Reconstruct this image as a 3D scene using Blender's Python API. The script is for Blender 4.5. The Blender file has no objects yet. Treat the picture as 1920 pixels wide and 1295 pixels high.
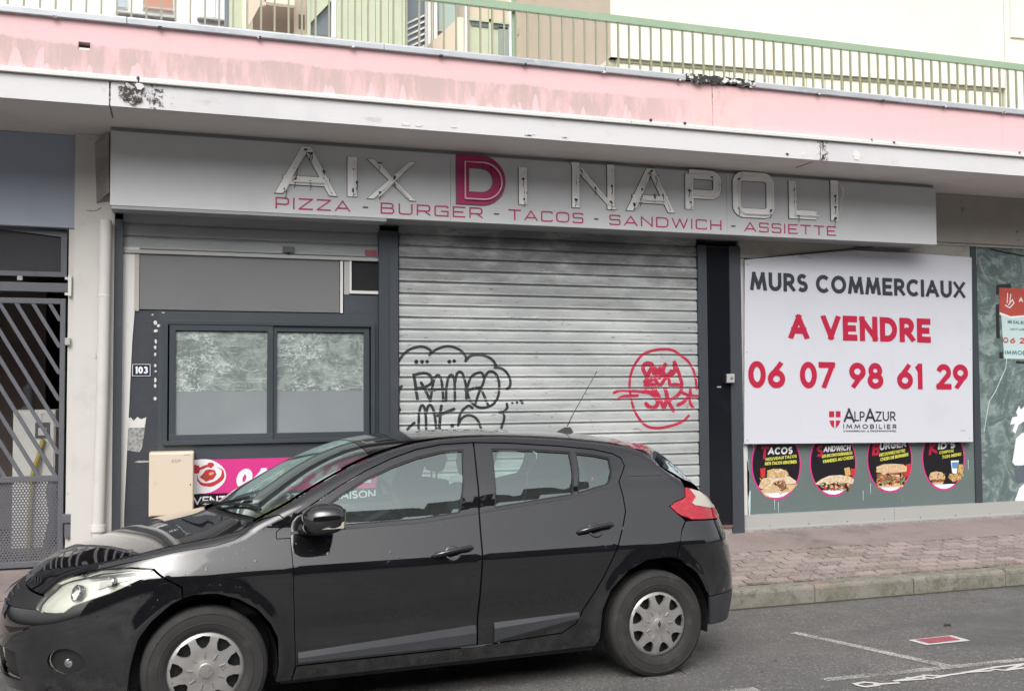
import bpy, bmesh, math, random
import numpy as np
from math import radians, sin, cos, pi, atan2, hypot
from mathutils import Vector, Matrix
from mathutils.geometry import delaunay_2d_cdt

random.seed(7)
SC = bpy.context.scene
COL = SC.collection

# ------------------------------------------------------------------ camera, sky, sun, exposure
EYE = Vector((0, 0, 1.74)); FPX = 1900.0
YAW, PITCH, ROLL = radians(18.479), radians(2.438), radians(-0.354)
def cam_axes():
    f = Vector((sin(YAW)*cos(PITCH), cos(YAW)*cos(PITCH), sin(PITCH)))
    r = Vector((cos(YAW), -sin(YAW), 0)); u = r.cross(f)
    return r*cos(ROLL)+u*sin(ROLL), -r*sin(ROLL)+u*cos(ROLL), f
AR, AU, AF = cam_axes()
cam_d = bpy.data.cameras.new('camera'); cam = bpy.data.objects.new('camera', cam_d); COL.objects.link(cam)
cam_d.sensor_width = 36; cam_d.lens = FPX/1920*36; cam_d.clip_start = .05; cam_d.clip_end = 600
cam.matrix_world = Matrix(((AR.x, AU.x, -AF.x, EYE.x), (AR.y, AU.y, -AF.y, EYE.y), (AR.z, AU.z, -AF.z, EYE.z), (0, 0, 0, 1)))
SC.camera = cam

SUN_EL, SUN_AZ = radians(44), radians(205)      # behind and a little left of the camera, veiled by cloud
w = bpy.data.worlds.new('World'); SC.world = w; w.use_nodes = True
nt = w.node_tree; nt.nodes.clear()
out = nt.nodes.new('ShaderNodeOutputWorld'); bg = nt.nodes.new('ShaderNodeBackground')
sky = nt.nodes.new('ShaderNodeTexSky'); sky.sky_type = 'NISHITA'; sky.sun_disc = False
sky.sun_elevation = SUN_EL; sky.sun_rotation = SUN_AZ; sky.air_density = 1.0; sky.dust_density = 6.0; sky.ozone_density = 1.0
hs = nt.nodes.new('ShaderNodeHueSaturation'); hs.inputs['Saturation'].default_value = 0.18
nt.links.new(sky.outputs[0], hs.inputs['Color']); nt.links.new(hs.outputs[0], bg.inputs[0])
bg.inputs[1].default_value = 0.15
nt.links.new(bg.outputs[0], out.inputs[0])
sun_d = bpy.data.lights.new('sun', 'SUN'); sun_d.energy = 0.5; sun_d.angle = radians(50); sun_d.color = (1, .97, .93)
sun = bpy.data.objects.new('sun', sun_d); COL.objects.link(sun)
sdir = Vector((sin(SUN_AZ)*cos(SUN_EL), cos(SUN_AZ)*cos(SUN_EL), sin(SUN_EL)))
sun.rotation_euler = sdir.to_track_quat('Z', 'Y').to_euler()
SC.view_settings.view_transform = 'Standard'; SC.view_settings.look = 'None'
SC.view_settings.gamma = 1; SC.view_settings.use_curve_mapping = False
SC.view_settings.exposure = 0.66

# ------------------------------------------------------------------ survey: a point of the photograph onto a plane of the place
def ray(u, v):
    return AR*((u-960)/FPX) + AU*((647.5-v)/FPX) + AF
def onY(u, v, Y):
    d = ray(u, v); return EYE + d*(Y/d.y)
def px(u, v, Y):
    p = onY(u, v, Y); return p.x, p.z
def road_z(Y):
    return -.03*(Y-5.4) if Y > -2 else -.03*(-7.4)
def onroad(u, v):
    d = ray(u, v); t = (-EYE.z + .03*5.4)/(d.z + .03*d.y); return EYE + d*t
def walk_z(Y):
    return .09 + (Y-7.3)*(.19/1.8)

# ------------------------------------------------------------------ object helpers
def props(o, label=None, cat=None, group=None, kind=None):
    if label: o['label'] = label
    if cat: o['category'] = cat
    if group: o['group'] = group
    if kind: o['kind'] = kind
    return o
def empty(name, loc=(0, 0, 0), rz=0, label=None, cat=None, group=None, kind=None):
    o = bpy.data.objects.new(name, None); COL.objects.link(o); o.location = loc; o.rotation_euler = (0, 0, rz)
    o.empty_display_size = .1
    return props(o, label, cat, group, kind)
def adopt(o, parent):
    """parent without moving: geometry is written in world space, parents have known matrices"""
    if parent is None: return
    o.parent = parent
    m = world_of(parent)
    o.matrix_parent_inverse = m.inverted()
def world_of(o):
    m = Matrix.LocRotScale(o.location, o.rotation_euler, o.scale)
    if o.parent: return world_of(o.parent) @ o.matrix_parent_inverse @ m
    return m
class MB:
    def __init__(s): s.v = []; s.f = []; s.mi = []
    def add(s, vs, fs, mi=0):
        n = len(s.v); s.v += [tuple(p) for p in vs]; s.f += [tuple(i+n for i in f) for f in fs]; s.mi += [mi]*len(fs)
    def box(s, x0, x1, y0, y1, z0, z1, mi=0):
        s.add([(x0,y0,z0),(x1,y0,z0),(x1,y1,z0),(x0,y1,z0),(x0,y0,z1),(x1,y0,z1),(x1,y1,z1),(x0,y1,z1)],
              [(0,3,2,1),(4,5,6,7),(0,1,5,4),(1,2,6,5),(2,3,7,6),(3,0,4,7)], mi)
    def prism(s, pts, y0, y1, mi=0):
        """polygon of (x,z) points (any order) run from y0 (front) to y1"""
        a = sum(pts[i][0]*pts[(i+1) % len(pts)][1]-pts[(i+1) % len(pts)][0]*pts[i][1] for i in range(len(pts)))
        if a < 0: pts = pts[::-1]
        n = len(pts)
        s.add([(x, y0, z) for x, z in pts]+[(x, y1, z) for x, z in pts],
              [tuple(range(n)), tuple(range(2*n-1, n-1, -1))]+[(i, i+n, (i+1) % n+n, (i+1) % n) for i in range(n)], mi)
    def prism_x(s, pts, x0, x1, mi=0):
        """profile of (y,z) points extruded along x"""
        a = sum(pts[i][0]*pts[(i+1) % len(pts)][1]-pts[(i+1) % len(pts)][0]*pts[i][1] for i in range(len(pts)))
        if a < 0: pts = pts[::-1]
        n = len(pts)
        s.add([(x0, y, z) for y, z in pts]+[(x1, y, z) for y, z in pts],
              [tuple(range(n-1, -1, -1)), tuple(range(n, 2*n))]+[(i, (i+1) % n, (i+1) % n+n, i+n) for i in range(n)], mi)
    def tube(s, pts, r, n=8, mi=0, cap=True):
        pts = [Vector(p) for p in pts]; rings = []
        up = None
        for i, p in enumerate(pts):
            t = (pts[min(i+1, len(pts)-1)]-pts[max(i-1, 0)]).normalized()
            if up is None: up = Vector((0, 0, 1)) if abs(t.z) < .9 else Vector((1, 0, 0))
            a = t.cross(up).normalized(); b = a.cross(t).normalized(); up = b
            rr = r[i] if isinstance(r, (list, tuple)) else r
            rings.append([p+a*(cos(k*2*pi/n)*rr)+b*(sin(k*2*pi/n)*rr) for k in range(n)])
        vs = [q for rg in rings for q in rg]; fs = []
        for i in range(len(pts)-1):
            for k in range(n):
                fs.append((i*n+k, (i+1)*n+k, (i+1)*n+(k+1) % n, i*n+(k+1) % n))
        if cap: fs += [tuple(range(n)), tuple(range(len(vs)-1, len(vs)-n-1, -1))]
        s.add(vs, fs, mi)
    def lathe(s, prof, c, axis, n=32, mi=0):
        """profile (r, h) turned about axis through c"""
        ax = Vector(axis).normalized(); a = ax.orthogonal().normalized(); b = ax.cross(a)
        vs = [Vector(c)+ax*h+(a*cos(k*2*pi/n)+b*sin(k*2*pi/n))*r for r, h in prof for k in range(n)]
        fs = [(i*n+k, i*n+(k+1) % n, (i+1)*n+(k+1) % n, (i+1)*n+k) for i in range(len(prof)-1) for k in range(n)]
        s.add(vs, fs, mi)
    def build(s, name, mats, parent=None, smooth=False, bevel=0, normals=None, fix=False, **kw):
        me = bpy.data.meshes.new(name); me.from_pydata(s.v, [], s.f)
        mats = mats if isinstance(mats, (list, tuple)) else [mats]
        for m in mats: me.materials.append(m)
        if any(s.mi): me.polygons.foreach_set('material_index', s.mi)
        if fix:
            bm = bmesh.new(); bm.from_mesh(me); bmesh.ops.recalc_face_normals(bm, faces=bm.faces[:]); bm.to_mesh(me); bm.free()
        if smooth:
            me.polygons.foreach_set('use_smooth', [True]*len(me.polygons))
            if smooth != 'all' and normals is None:
                me.set_sharp_from_angle(angle=radians(smooth if smooth is not True else 40))
        if normals is not None:
            me.polygons.foreach_set('use_smooth', [True]*len(me.polygons))
            me.normals_split_custom_set(normals)
        o = bpy.data.objects.new(name, me); COL.objects.link(o); adopt(o, parent)
        if bevel:
            b = o.modifiers.new('bevel', 'BEVEL'); b.width = bevel; b.segments = 2; b.limit_method = 'ANGLE'; b.angle_limit = radians(50)
            b.use_clamp_overlap = True
        return props(o, **kw)
def bx(name, mat, x0, x1, y0, y1, z0, z1, parent=None, bevel=0, **kw):
    m = MB(); m.box(x0, x1, y0, y1, z0, z1); return m.build(name, mat, parent, bevel=bevel, **kw)
def copy_child(o, parent, dx=0, dy=0, dz=0):
    c = o.copy(); COL.objects.link(c); c.parent = parent; c.matrix_parent_inverse = o.matrix_parent_inverse.copy(); c.location = Vector(o.location)+Vector((dx, dy, dz)); return c

# ------------------------------------------------------------------ materials
def mat(name, col, rough=.6, metal=0, spec=.5, coat=0, bump=None, vary=None, **kw):
    """bump=(scale, strength, distance); vary=list of (scale, lo, hi, colour, stretch) layers of patchy colour"""
    m = bpy.data.materials.new(name); m.use_nodes = True; t = m.node_tree; b = t.nodes['Principled BSDF']
    b.inputs['Base Color'].default_value = (*col, 1); b.inputs['Roughness'].default_value = rough
    b.inputs['Metallic'].default_value = metal; b.inputs['Specular IOR Level'].default_value = spec
    b.inputs['Coat Weight'].default_value = coat; b.inputs['Coat Roughness'].default_value = .03
    geo = t.nodes.new('ShaderNodeNewGeometry'); pos = geo.outputs['Position']
    def noise(scale, detail=4, rough_=.6, stretch=(1, 1, 1), dist=0):
        mp = t.nodes.new('ShaderNodeMapping'); mp.inputs['Scale'].default_value = stretch
        t.links.new(pos, mp.inputs[0]); n = t.nodes.new('ShaderNodeTexNoise')
        n.inputs['Scale'].default_value = scale; n.inputs['Detail'].default_value = detail
        n.inputs['Roughness'].default_value = rough_; n.inputs['Distortion'].default_value = dist
        t.links.new(mp.outputs[0], n.inputs[0]); return n.outputs[0]
    def ramp(src, lo, hi):
        r = t.nodes.new('ShaderNodeMapRange'); r.inputs[1].default_value = lo; r.inputs[2].default_value = hi
        r.interpolation_type = 'SMOOTHSTEP'
        t.links.new(src, r.inputs[0]); return r.outputs[0]
    def math_(op, a, b_=None):
        n = t.nodes.new('ShaderNodeMath'); n.operation = op
        for i, s in enumerate((a, b_)):
            if s is None: continue
            if isinstance(s, (int, float)): n.inputs[i].default_value = s
            else: t.links.new(s, n.inputs[i])
        return n.outputs[0]
    def mix(fac, ca, cb):
        n = t.nodes.new('ShaderNodeMix'); n.data_type = 'RGBA'
        if isinstance(fac, (int, float)): n.inputs[0].default_value = fac
        else: t.links.new(fac, n.inputs[0])
        for i, s in ((6, ca), (7, cb)):
            if isinstance(s, tuple): n.inputs[i].default_value = (*s, 1) if len(s) == 3 else s
            else: t.links.new(s, n.inputs[i])
        return n.outputs[2]
    m_ = dict(m=m, t=t, b=b, pos=pos, noise=noise, ramp=ramp, math=math_, mix=mix, geo=geo)
    cur = tuple(col)
    for L in (vary or []):
        sc, lo, hi, c2 = L[:4]; st = L[4] if len(L) > 4 else (1, 1, 1); d = L[5] if len(L) > 5 else 0
        cur = mix(ramp(noise(sc, 6, .65, st, d), lo, hi), cur, c2)
    if not isinstance(cur, tuple): t.links.new(cur, b.inputs['Base Color'])
    m_['col'] = cur
    if bump:
        n = noise(bump[0], 5, .6, bump[3] if len(bump) > 3 else (1, 1, 1)); bn = t.nodes.new('ShaderNodeBump'); bn.inputs['Strength'].default_value = bump[1]
        bn.inputs['Distance'].default_value = bump[2]; t.links.new(n, bn.inputs['Height']); t.links.new(bn.outputs[0], b.inputs['Normal'])
        m_['bump'] = bn
    MX[name] = m_
    return m
MX = {}
def setcol(name, sock): MX[name]['t'].links.new(sock, MX[name]['b'].inputs['Base Color'])

M = {}
M['charcoal'] = mat('charcoal paint', (.045, .052, .062), .45, bump=(60, .1, .002), vary=[(3, .55, .8, (.06, .068, .078))])
M['charcoal_rough'] = mat('charcoal textured render', (.03, .035, .045), .55, bump=(70, .9, .006), vary=[(9, .5, .8, (.045, .05, .06))])
M['black_gloss'] = mat('black lacquer', (.008, .009, .012), .15, vary=[(4, .5, .8, (.014, .015, .019))])
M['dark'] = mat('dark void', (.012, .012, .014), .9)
M['grey_metal'] = mat('grey gate paint', (.105, .11, .125), .5, vary=[(6, .5, .75, (.08, .085, .10))])
M['sign_grey'] = mat('grey sign sheet', (.56, .575, .585), .5, vary=[(1.2, .45, .75, (.52, .535, .545)), (4, .62, .8, (.49, .50, .51), (1, 1, .2))])
M['sign_edge'] = mat('grey sign edge', (.3, .31, .32), .5)
M['letter'] = mat('letter face', (.90, .90, .885), .4, vary=[(8, .5, .8, (.74, .74, .72))])
M['letter_edge'] = mat('letter return', (.12, .12, .12), .6)
M['letter_pink'] = mat('pink letter face', (.42, .025, .13), .4, vary=[(8, .5, .8, (.34, .02, .10))])
M['neon'] = mat('neon tube glass', (.85, .85, .85), .15)
M['neon_pink'] = mat('pink neon tube glass', (.75, .5, .55), .15)
M['pink_print'] = mat('pink print', (.40, .03, .12), .5)
M['concrete'] = mat('canopy soffit', (.66, .63, .61), .85, bump=(25, .3, .005), vary=[(1.4, .5, .75, (.58, .55, .53)), (7, .66, .78, (.48, .45, .43))])
M['pillar'] = mat('white render', (.54, .525, .50), .8, bump=(30, .3, .004), vary=[(2, .5, .75, (.47, .455, .42)), (14, .66, .72, (.30, .28, .26), (1, 1, .6))])
M['garage_wall'] = mat('slate blue wall', (.34, .375, .45), .8, bump=(30, .2, .003), vary=[(2, .5, .75, (.31, .34, .41))])
M['window_frame'] = mat('anthracite aluminium', (.045, .055, .065), .35, vary=[(5, .55, .8, (.055, .065, .075))])
M['blind'] = mat('grey blind box', (.145, .147, .15), .6, vary=[(2, .4, .8, (.13, .132, .135))])
M['white_trim'] = mat('white trim', (.62, .61, .59), .5, vary=[(10, .6, .75, (.45, .44, .42))])
M['beige_trim'] = mat('beige wood trim', (.40, .38, .34), .7, bump=(20, .3, .003, (1, 1, 8)), vary=[(3, .5, .75, (.32, .30, .26)), (18, .6, .7, (.22, .20, .18), (.5, 1, 2))])
M['alu'] = mat('light grey aluminium', (.37, .37, .36), .45, vary=[(4, .5, .8, (.33, .33, .315), (.3, 1, 1)), (30, .68, .74, (.25, .24, .22))])
M['stone_base'] = mat('granite base', (.30, .28, .27), .85, bump=(60, .8, .006), vary=[(60, .45, .6, (.18, .17, .16)), (3, .5, .7, (.36, .33, .31))])
M['cream_box'] = mat('cream plastic', (.62, .53, .42), .45, vary=[(3, .5, .8, (.58, .49, .38)), (40, .7, .75, (.35, .3, .25))])
M['white_paint'] = mat('white print', (.75, .76, .80), .45)
M['banner_white'] = mat('white sale board', (.56, .57, .625), .4, vary=[(1.5, .5, .8, (.52, .53, .585)), (7, .62, .8, (.50, .51, .55), (3, 1, .25))])
M['board_dark'] = mat('dark grey print', (.03, .035, .045), .5)
M['board_red'] = mat('crimson print', (.42, .010, .045), .5)
M['magenta'] = mat('magenta print', (.60, .035, .22), .4)
M['black_print'] = mat('black print', (.012, .011, .014), .3)
M['halo'] = mat('white outline print', (.72, .70, .72), .4)
M['yellow_print'] = mat('yellow print', (.55, .55, .08), .5)
M['bread'] = mat('bread print', (.55, .36, .18), .5, vary=[(60, .45, .6, (.62, .48, .30))])
M['bread_pale'] = mat('pale bread print', (.62, .50, .36), .5, vary=[(60, .5, .6, (.7, .6, .48))])
M['meat'] = mat('meat print', (.14, .05, .03), .5, vary=[(90, .45, .55, (.32, .14, .06))])
M['lettuce'] = mat('lettuce print', (.10, .14, .05), .5, vary=[(90, .45, .55, (.35, .36, .16))])
M['red_print'] = mat('red print', (.5, .03, .03), .5)
M['blue_print'] = mat('blue print', (.10, .25, .42), .5)
M['fries'] = mat('chips print', (.60, .42, .16), .5, vary=[(80, .45, .55, (.45, .28, .08))])
M['teal_print'] = mat('teal print', (.02, .16, .18), .5)
M['poster_red'] = mat('brick red print', (.42, .07, .05), .5)
M['poster_pale'] = mat('pale blue print', (.50, .62, .62), .5)
M['tape'] = mat('black tape', (.02, .02, .02), .5)
M['road_paint'] = mat('road paint', (.55, .54, .52), .7)
M['rubber'] = mat('tyre rubber', (.022, .021, .021), .8, bump=(90, .3, .002), vary=[(12, .5, .7, (.04, .037, .034))])
M['cap_silver'] = mat('silver hub cap', (.34, .33, .32), .38, metal=.5, vary=[(14, .5, .75, (.26, .245, .23)), (40, .62, .7, (.18, .16, .145))])
M['plastic_black'] = mat('black plastic', (.014, .014, .015), .5, bump=(120, .2, .001))
M['plastic_grey'] = mat('dark satin plastic', (.035, .037, .042), .42, vary=[(9, .5, .8, (.05, .05, .052))])
M['chrome'] = mat('chrome', (.7, .7, .7), .12, metal=1)
M['seat'] = mat('seat cloth', (.035, .037, .037), .9, bump=(150, .4, .002))
M['dash'] = mat('dashboard plastic', (.02, .021, .022), .6)
M['railing'] = mat('sage green railing', (.26, .36, .25), .55, vary=[(5, .5, .75, (.31, .38, .28)), (30, .66, .74, (.20, .22, .17))])
M['baluster'] = mat('olive bar paint', (.28, .28, .20), .6, vary=[(9, .5, .75, (.33, .33, .25))])
M['zinc'] = mat('zinc coping', (.55, .58, .61), .35, metal=.3, vary=[(2.2, .45, .7, (.40, .44, .47), (.5, 1, 2), 1), (5, .58, .7, (.70, .72, .74), (.6, 1, 1))])
M['litter'] = mat('leaf litter', (.03, .026, .022), .8)
M['tar'] = mat('bitumen patch', (.03, .03, .03), .7, bump=(40, .8, .01), vary=[(22, .5, .56, (.65, .65, .64))])
M['cream_wall'] = mat('cream facade', (.66, .655, .57), .85, vary=[(.8, .4, .8, (.63, .62, .53))])
M['darkened_facade'] = mat('darkened facade', (.10, .085, .075), .85, vary=[(.3, .4, .7, (.07, .065, .06))])  # unseen facade, darkened so the car's lower doors mirror a dark street
M['base_wall'] = mat('pale green base wall', (.70, .70, .56), .85, vary=[(3, .4, .8, (.66, .66, .52))])
M['beige_wall'] = mat('beige facade', (.52, .45, .36), .85, vary=[(2, .4, .8, (.48, .41, .33))])
M['sage_panel'] = mat('sage cladding', (.42, .46, .34), .7, vary=[(4, .4, .8, (.38, .42, .31))])
M['white_wall'] = mat('white facade', (.75, .75, .73), .85)
M['far_glass'] = mat('far window glass', (.12, .15, .17), .1)
M['rust_blind'] = mat('terracotta blind', (.42, .22, .16), .7)
M['sand_wall'] = mat('sand facade', (.42, .38, .31), .85, vary=[(.3, .4, .7, (.36, .32, .27))])
M['red_sticker'] = mat('red sticker', (.30, .04, .05), .5)
M['cabinet'] = mat('pale cabinet', (.7, .69, .67), .5, vary=[(5, .5, .8, (.62, .61, .6))])
M['brown_wall'] = mat('brown inner wall', (.26, .21, .20), .85, vary=[(1.5, .4, .8, (.3, .25, .23))])
M['conduit_yellow'] = mat('yellow conduit', (.42, .36, .10), .5)

def wetroad():
    m = mat('asphalt', (.075, .072, .07), .62); x = MX['asphalt']; n, r, mx_ = x['noise'], x['ramp'], x['mix']
    t = x['t']; vo = t.nodes.new('ShaderNodeTexVoronoi'); vo.inputs['Scale'].default_value = 55; t.links.new(x['pos'], vo.inputs['Vector'])
    sc = t.nodes.new('ShaderNodeSeparateColor'); t.links.new(vo.outputs['Color'], sc.inputs[0])
    chip = r(sc.outputs[0], .6, .9)
    near = r(vo.outputs['Distance'], .55, .15)
    chips = x['math']('MULTIPLY', chip, near)
    c = mx_(r(n(1.3, 3), .4, .7), (.13, .127, .124), (.165, .160, .155))
    c = mx_(r(n(60, 3, .6), .45, .62), c, (.085, .083, .08))
    c = mx_(x['math']('MULTIPLY', chips, .7), c, (.40, .38, .36))
    c = mx_(r(n(.9, 4, .6, (1, 1, 1), .5), .60, .70), c, (.11, .112, .108))
    c = mx_(x['math']('MULTIPLY', r(n(.55, 5, .6, (.35, 1, 1), .6), .50, .60), .45), c, (.07, .072, .07))
    vc = t.nodes.new('ShaderNodeTexVoronoi'); vc.feature = 'DISTANCE_TO_EDGE'; vc.inputs['Scale'].default_value = .75
    wp = t.nodes.new('ShaderNodeMixRGB'); wp.inputs[0].default_value = .12; wn = t.nodes.new('ShaderNodeTexNoise'); wn.inputs['Scale'].default_value = 5
    t.links.new(x['pos'], wn.inputs[0]); t.links.new(x['pos'], wp.inputs[1]); t.links.new(wn.outputs['Color'], wp.inputs[2]); t.links.new(wp.outputs[0], vc.inputs['Vector'])
    crack = x['math']('MULTIPLY', r(vc.outputs['Distance'], .006, .001), r(n(1.7, 3), .55, .62))
    c = mx_(crack, c, (.03, .03, .03))
    setcol('asphalt', c)
    rr = r(n(1.1, 4), .35, .7); q = t.nodes.new('ShaderNodeMapRange'); q.inputs[3].default_value = .42; q.inputs[4].default_value = .75
    t.links.new(rr, q.inputs[0]); t.links.new(q.outputs[0], x['b'].inputs['Roughness'])
    b = t.nodes.new('ShaderNodeBump'); b.inputs['Strength'].default_value = .9; b.inputs['Distance'].default_value = .006
    h = x['math']('ADD', n(120, 3, .6), x['math']('MULTIPLY', near, .6)); t.links.new(h, b.inputs['Height']); t.links.new(b.outputs[0], x['b'].inputs['Normal'])
    return m
M['asphalt'] = wetroad()
def worn(name, col, under, sc=120, lo=.5, hi=.56):
    m = mat(name, col, .7); x = MX[name]
    a = x['ramp'](x['noise'](sc, 4, .8), lo, hi); b = x['ramp'](x['noise'](7, 3, .6), .48, .7)
    f = x['math']('MULTIPLY', a, b); f = x['math']('MAXIMUM', f, x['ramp'](x['noise'](sc*.6, 3), .63, .68))
    setcol(name, x['mix'](f, tuple(col), tuple(under))); return m
M['paint_worn'] = worn('worn road paint', (.50, .49, .47), (.08, .077, .074), 110, .46, .5)
def worn_alpha(name, col, lo, hi):
    m = mat(name, col, .7); x = MX[name]; t = x['t']
    f = x['ramp'](x['math']('ADD', x['noise'](90, 5, .8), x['math']('MULTIPLY', x['noise'](3, 3), .35)), lo, hi)
    t.links.new(f, x['b'].inputs['Alpha']); return m
M['line_faint'] = worn_alpha('flaked road paint', (.50, .49, .46), .66, .74)
M['line_mid'] = worn_alpha('thinned road paint', (.52, .51, .48), .63, .73)
def brickpav():
    m = mat('clay paver', (.28, .19, .165), .8, bump=(80, .5, .003)); x = MX['clay paver']; t = x['t']
    oi = t.nodes.new('ShaderNodeObjectInfo')
    c = x['mix'](oi.outputs['Random'], (.17, .135, .125), (.31, .25, .23))
    c = x['mix'](x['ramp'](x['noise'](70, 3), .52, .64), c, (.36, .32, .30))
    c = x['mix'](x['math']('MULTIPLY', x['ramp'](x['noise'](1.6, 4), .5, .7), .4), c, (.22, .20, .15))
    c = x['mix'](x['ramp'](x['noise'](5, 4), .6, .75), c, (.14, .11, .10))
    setcol('clay paver', c); return m
M['paver'] = brickpav()
M['paver_far'] = mat('clay paver mass', (.25, .205, .19), .8, bump=(60, .5, .003), vary=[(9, .4, .7, (.19, .15, .14)), (70, .52, .64, (.36, .32, .30))])
M['walk_wash'] = mat('smooth pink pavement', (.245, .20, .19), .85, bump=(60, .5, .003), vary=[(2, .4, .7, (.20, .16, .15)), (60, .55, .68, (.32, .28, .265)), (1.1, .55, .7, (.14, .12, .115))])
M['joint'] = mat('mossy joint sand', (.055, .05, .04), .95, bump=(90, .8, .004), vary=[(5, .5, .65, (.05, .055, .03))])
M['kerb'] = mat('mossy concrete kerb', (.22, .205, .18), .9, bump=(70, 1, .006),
                vary=[(4, .42, .62, (.17, .165, .13)), (12, .47, .66, (.12, .12, .09)), (90, .56, .68, (.33, .30, .25)), (2.2, .58, .7, (.26, .19, .15))])
def stained(name, col, st):
    """painted band with rain streaks hanging below a wavering tide line"""
    m = mat(name, col, .8, bump=(20, .15, .003)); x = MX[name]; t = x['t']
    sp = t.nodes.new('ShaderNodeSeparateXYZ'); t.links.new(x['pos'], sp.inputs[0])
    X, Z = sp.outputs[0], sp.outputs[2]
    def nx(scale, amp, det=3):
        cb = t.nodes.new('ShaderNodeCombineXYZ'); t.links.new(X, cb.inputs[0]); n = t.nodes.new('ShaderNodeTexNoise')
        n.inputs['Scale'].default_value = scale; n.inputs['Detail'].default_value = det; t.links.new(cb.outputs[0], n.inputs[0])
        return x['math']('MULTIPLY', n.outputs[0], amp)
    tide = x['math']('ADD', nx(2.0, .10), nx(22, .05)); top = x['math']('ADD', tide, 4.235)
    up = x['ramp'](x['math']('SUBTRACT', top, Z), -.012, .012)
    def tongues(scale, rnd, k, seed):
        cb = t.nodes.new('ShaderNodeCombineXYZ'); ad = x['math']('ADD', X, seed); t.links.new(ad, cb.inputs[0]); v = t.nodes.new('ShaderNodeTexVoronoi')
        v.inputs['Scale'].default_value = scale; t.links.new(cb.outputs[0], v.inputs['Vector']); sc_ = t.nodes.new('ShaderNodeSeparateColor'); t.links.new(v.outputs['Color'], sc_.inputs[0])
        d2 = x['math']('MULTIPLY', x['math']('MULTIPLY', v.outputs['Distance'], v.outputs['Distance']), -k)
        return x['math']('ADD', x['math']('MULTIPLY', sc_.outputs[0], rnd), d2)
    low = x['math']('ADD', x['math']('MAXIMUM', tongues(6.5, .17, 1.3, 0), tongues(13, .12, .8, 3.7)), 4.168)     # clean rounded tongues rising from below
    low = x['math']('ADD', low, nx(60, .012))
    clean = x['ramp'](x['math']('SUBTRACT', low, Z), -.008, .008)
    xm = x['math']('MULTIPLY', x['ramp'](X, 5.0, 3.6), x['math']('SUBTRACT', 1.0, clean))
    f = x['math']('MULTIPLY', up, xm)
    f = x['math']('MULTIPLY', f, x['ramp'](x['noise'](9, 4, .7, (1, 1, .25)), .25, .6))
    c = x['mix'](f, tuple(col), st)
    c = x['mix'](x['math']('MULTIPLY', x['ramp'](x['noise'](3, 3, .6, (3, 1, .15)), .5, .8), .35), c, (col[0]*.93, col[1]*.86, col[2]*.86))
    setcol(name, c); return m
M['pink'] = stained('pink parapet paint', (.74, .48, .495), (.50, .375, .36))
M['white_band'] = mat('white canopy edge', (.60, .59, .60), .75, bump=(20, .3, .004), vary=[(1.1, .45, .75, (.54, .53, .545)), (5, .6, .72, (.48, .47, .48), (.5, 1, 1)), (26, .70, .74, (.30, .29, .28))])
M['grime'] = mat('black grime', (.05, .048, .042), .9, bump=(40, .8, .008), vary=[(30, .5, .58, (.45, .44, .42))])
def grime_alpha(name, lo, hi, sc=28):
    m = mat(name, (.06, .056, .05), .9); x = MX[name]; t = x['t']
    oc = t.nodes.new('ShaderNodeTexCoord'); uvn = oc.outputs['Generated']
    sp = t.nodes.new('ShaderNodeSeparateXYZ'); t.links.new(uvn, sp.inputs[0])
    def tent(s): return x['math']('SUBTRACT', 1.0, x['math']('MULTIPLY', x['math']('ABSOLUTE', x['math']('SUBTRACT', s, .5)), 2.0))
    e = x['math']('MULTIPLY', tent(sp.outputs[0]), .32)
    f = x['ramp'](x['math']('ADD', x['noise'](sc, 6, .75), x['math']('MULTIPLY', e, .9)), lo, hi); t.links.new(f, x['b'].inputs['Alpha']); return m
M['grime_spray'] = grime_alpha('scattered black mould', .76, .88)
def slatmat():
    n_ = 'galvanised slat'; m = mat(n_, (.42, .43, .43), .45, metal=.25, bump=(40, .15, .002)); x = MX[n_]
    c = x['mix'](x['ramp'](x['noise'](2.2, 5, .6, (.5, 1, 1)), .35, .7), (.40, .42, .42), (.56, .58, .575))
    c = x['mix'](x['math']('MULTIPLY', x['ramp'](x['noise'](16, 6, .75, (.12, 1, 2.2)), .54, .66), .55), c, (.22, .225, .22))
    c = x['mix'](x['ramp'](x['noise'](9, 5, .7, (.6, 1, 2)), .66, .72), c, (.68, .69, .69))
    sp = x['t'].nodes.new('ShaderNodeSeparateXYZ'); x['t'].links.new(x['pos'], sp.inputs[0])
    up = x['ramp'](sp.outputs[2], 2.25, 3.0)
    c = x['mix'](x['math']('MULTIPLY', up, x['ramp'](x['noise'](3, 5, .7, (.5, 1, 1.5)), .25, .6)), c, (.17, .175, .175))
    c = x['mix'](x['math']('MULTIPLY', x['ramp'](x['noise'](40, 3, .7, (.25, 1, 1)), .64, .7), .7), c, (.10, .10, .10))
    setcol(n_, c); return m
M['slat'] = slatmat()
M['slat_dark'] = mat('grey shutter paint', (.31, .33, .33), .5, bump=(50, .2, .002), vary=[(3, .4, .7, (.37, .385, .385), (.5, 1, 1)), (40, .66, .72, (.07, .07, .07))])
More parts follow.
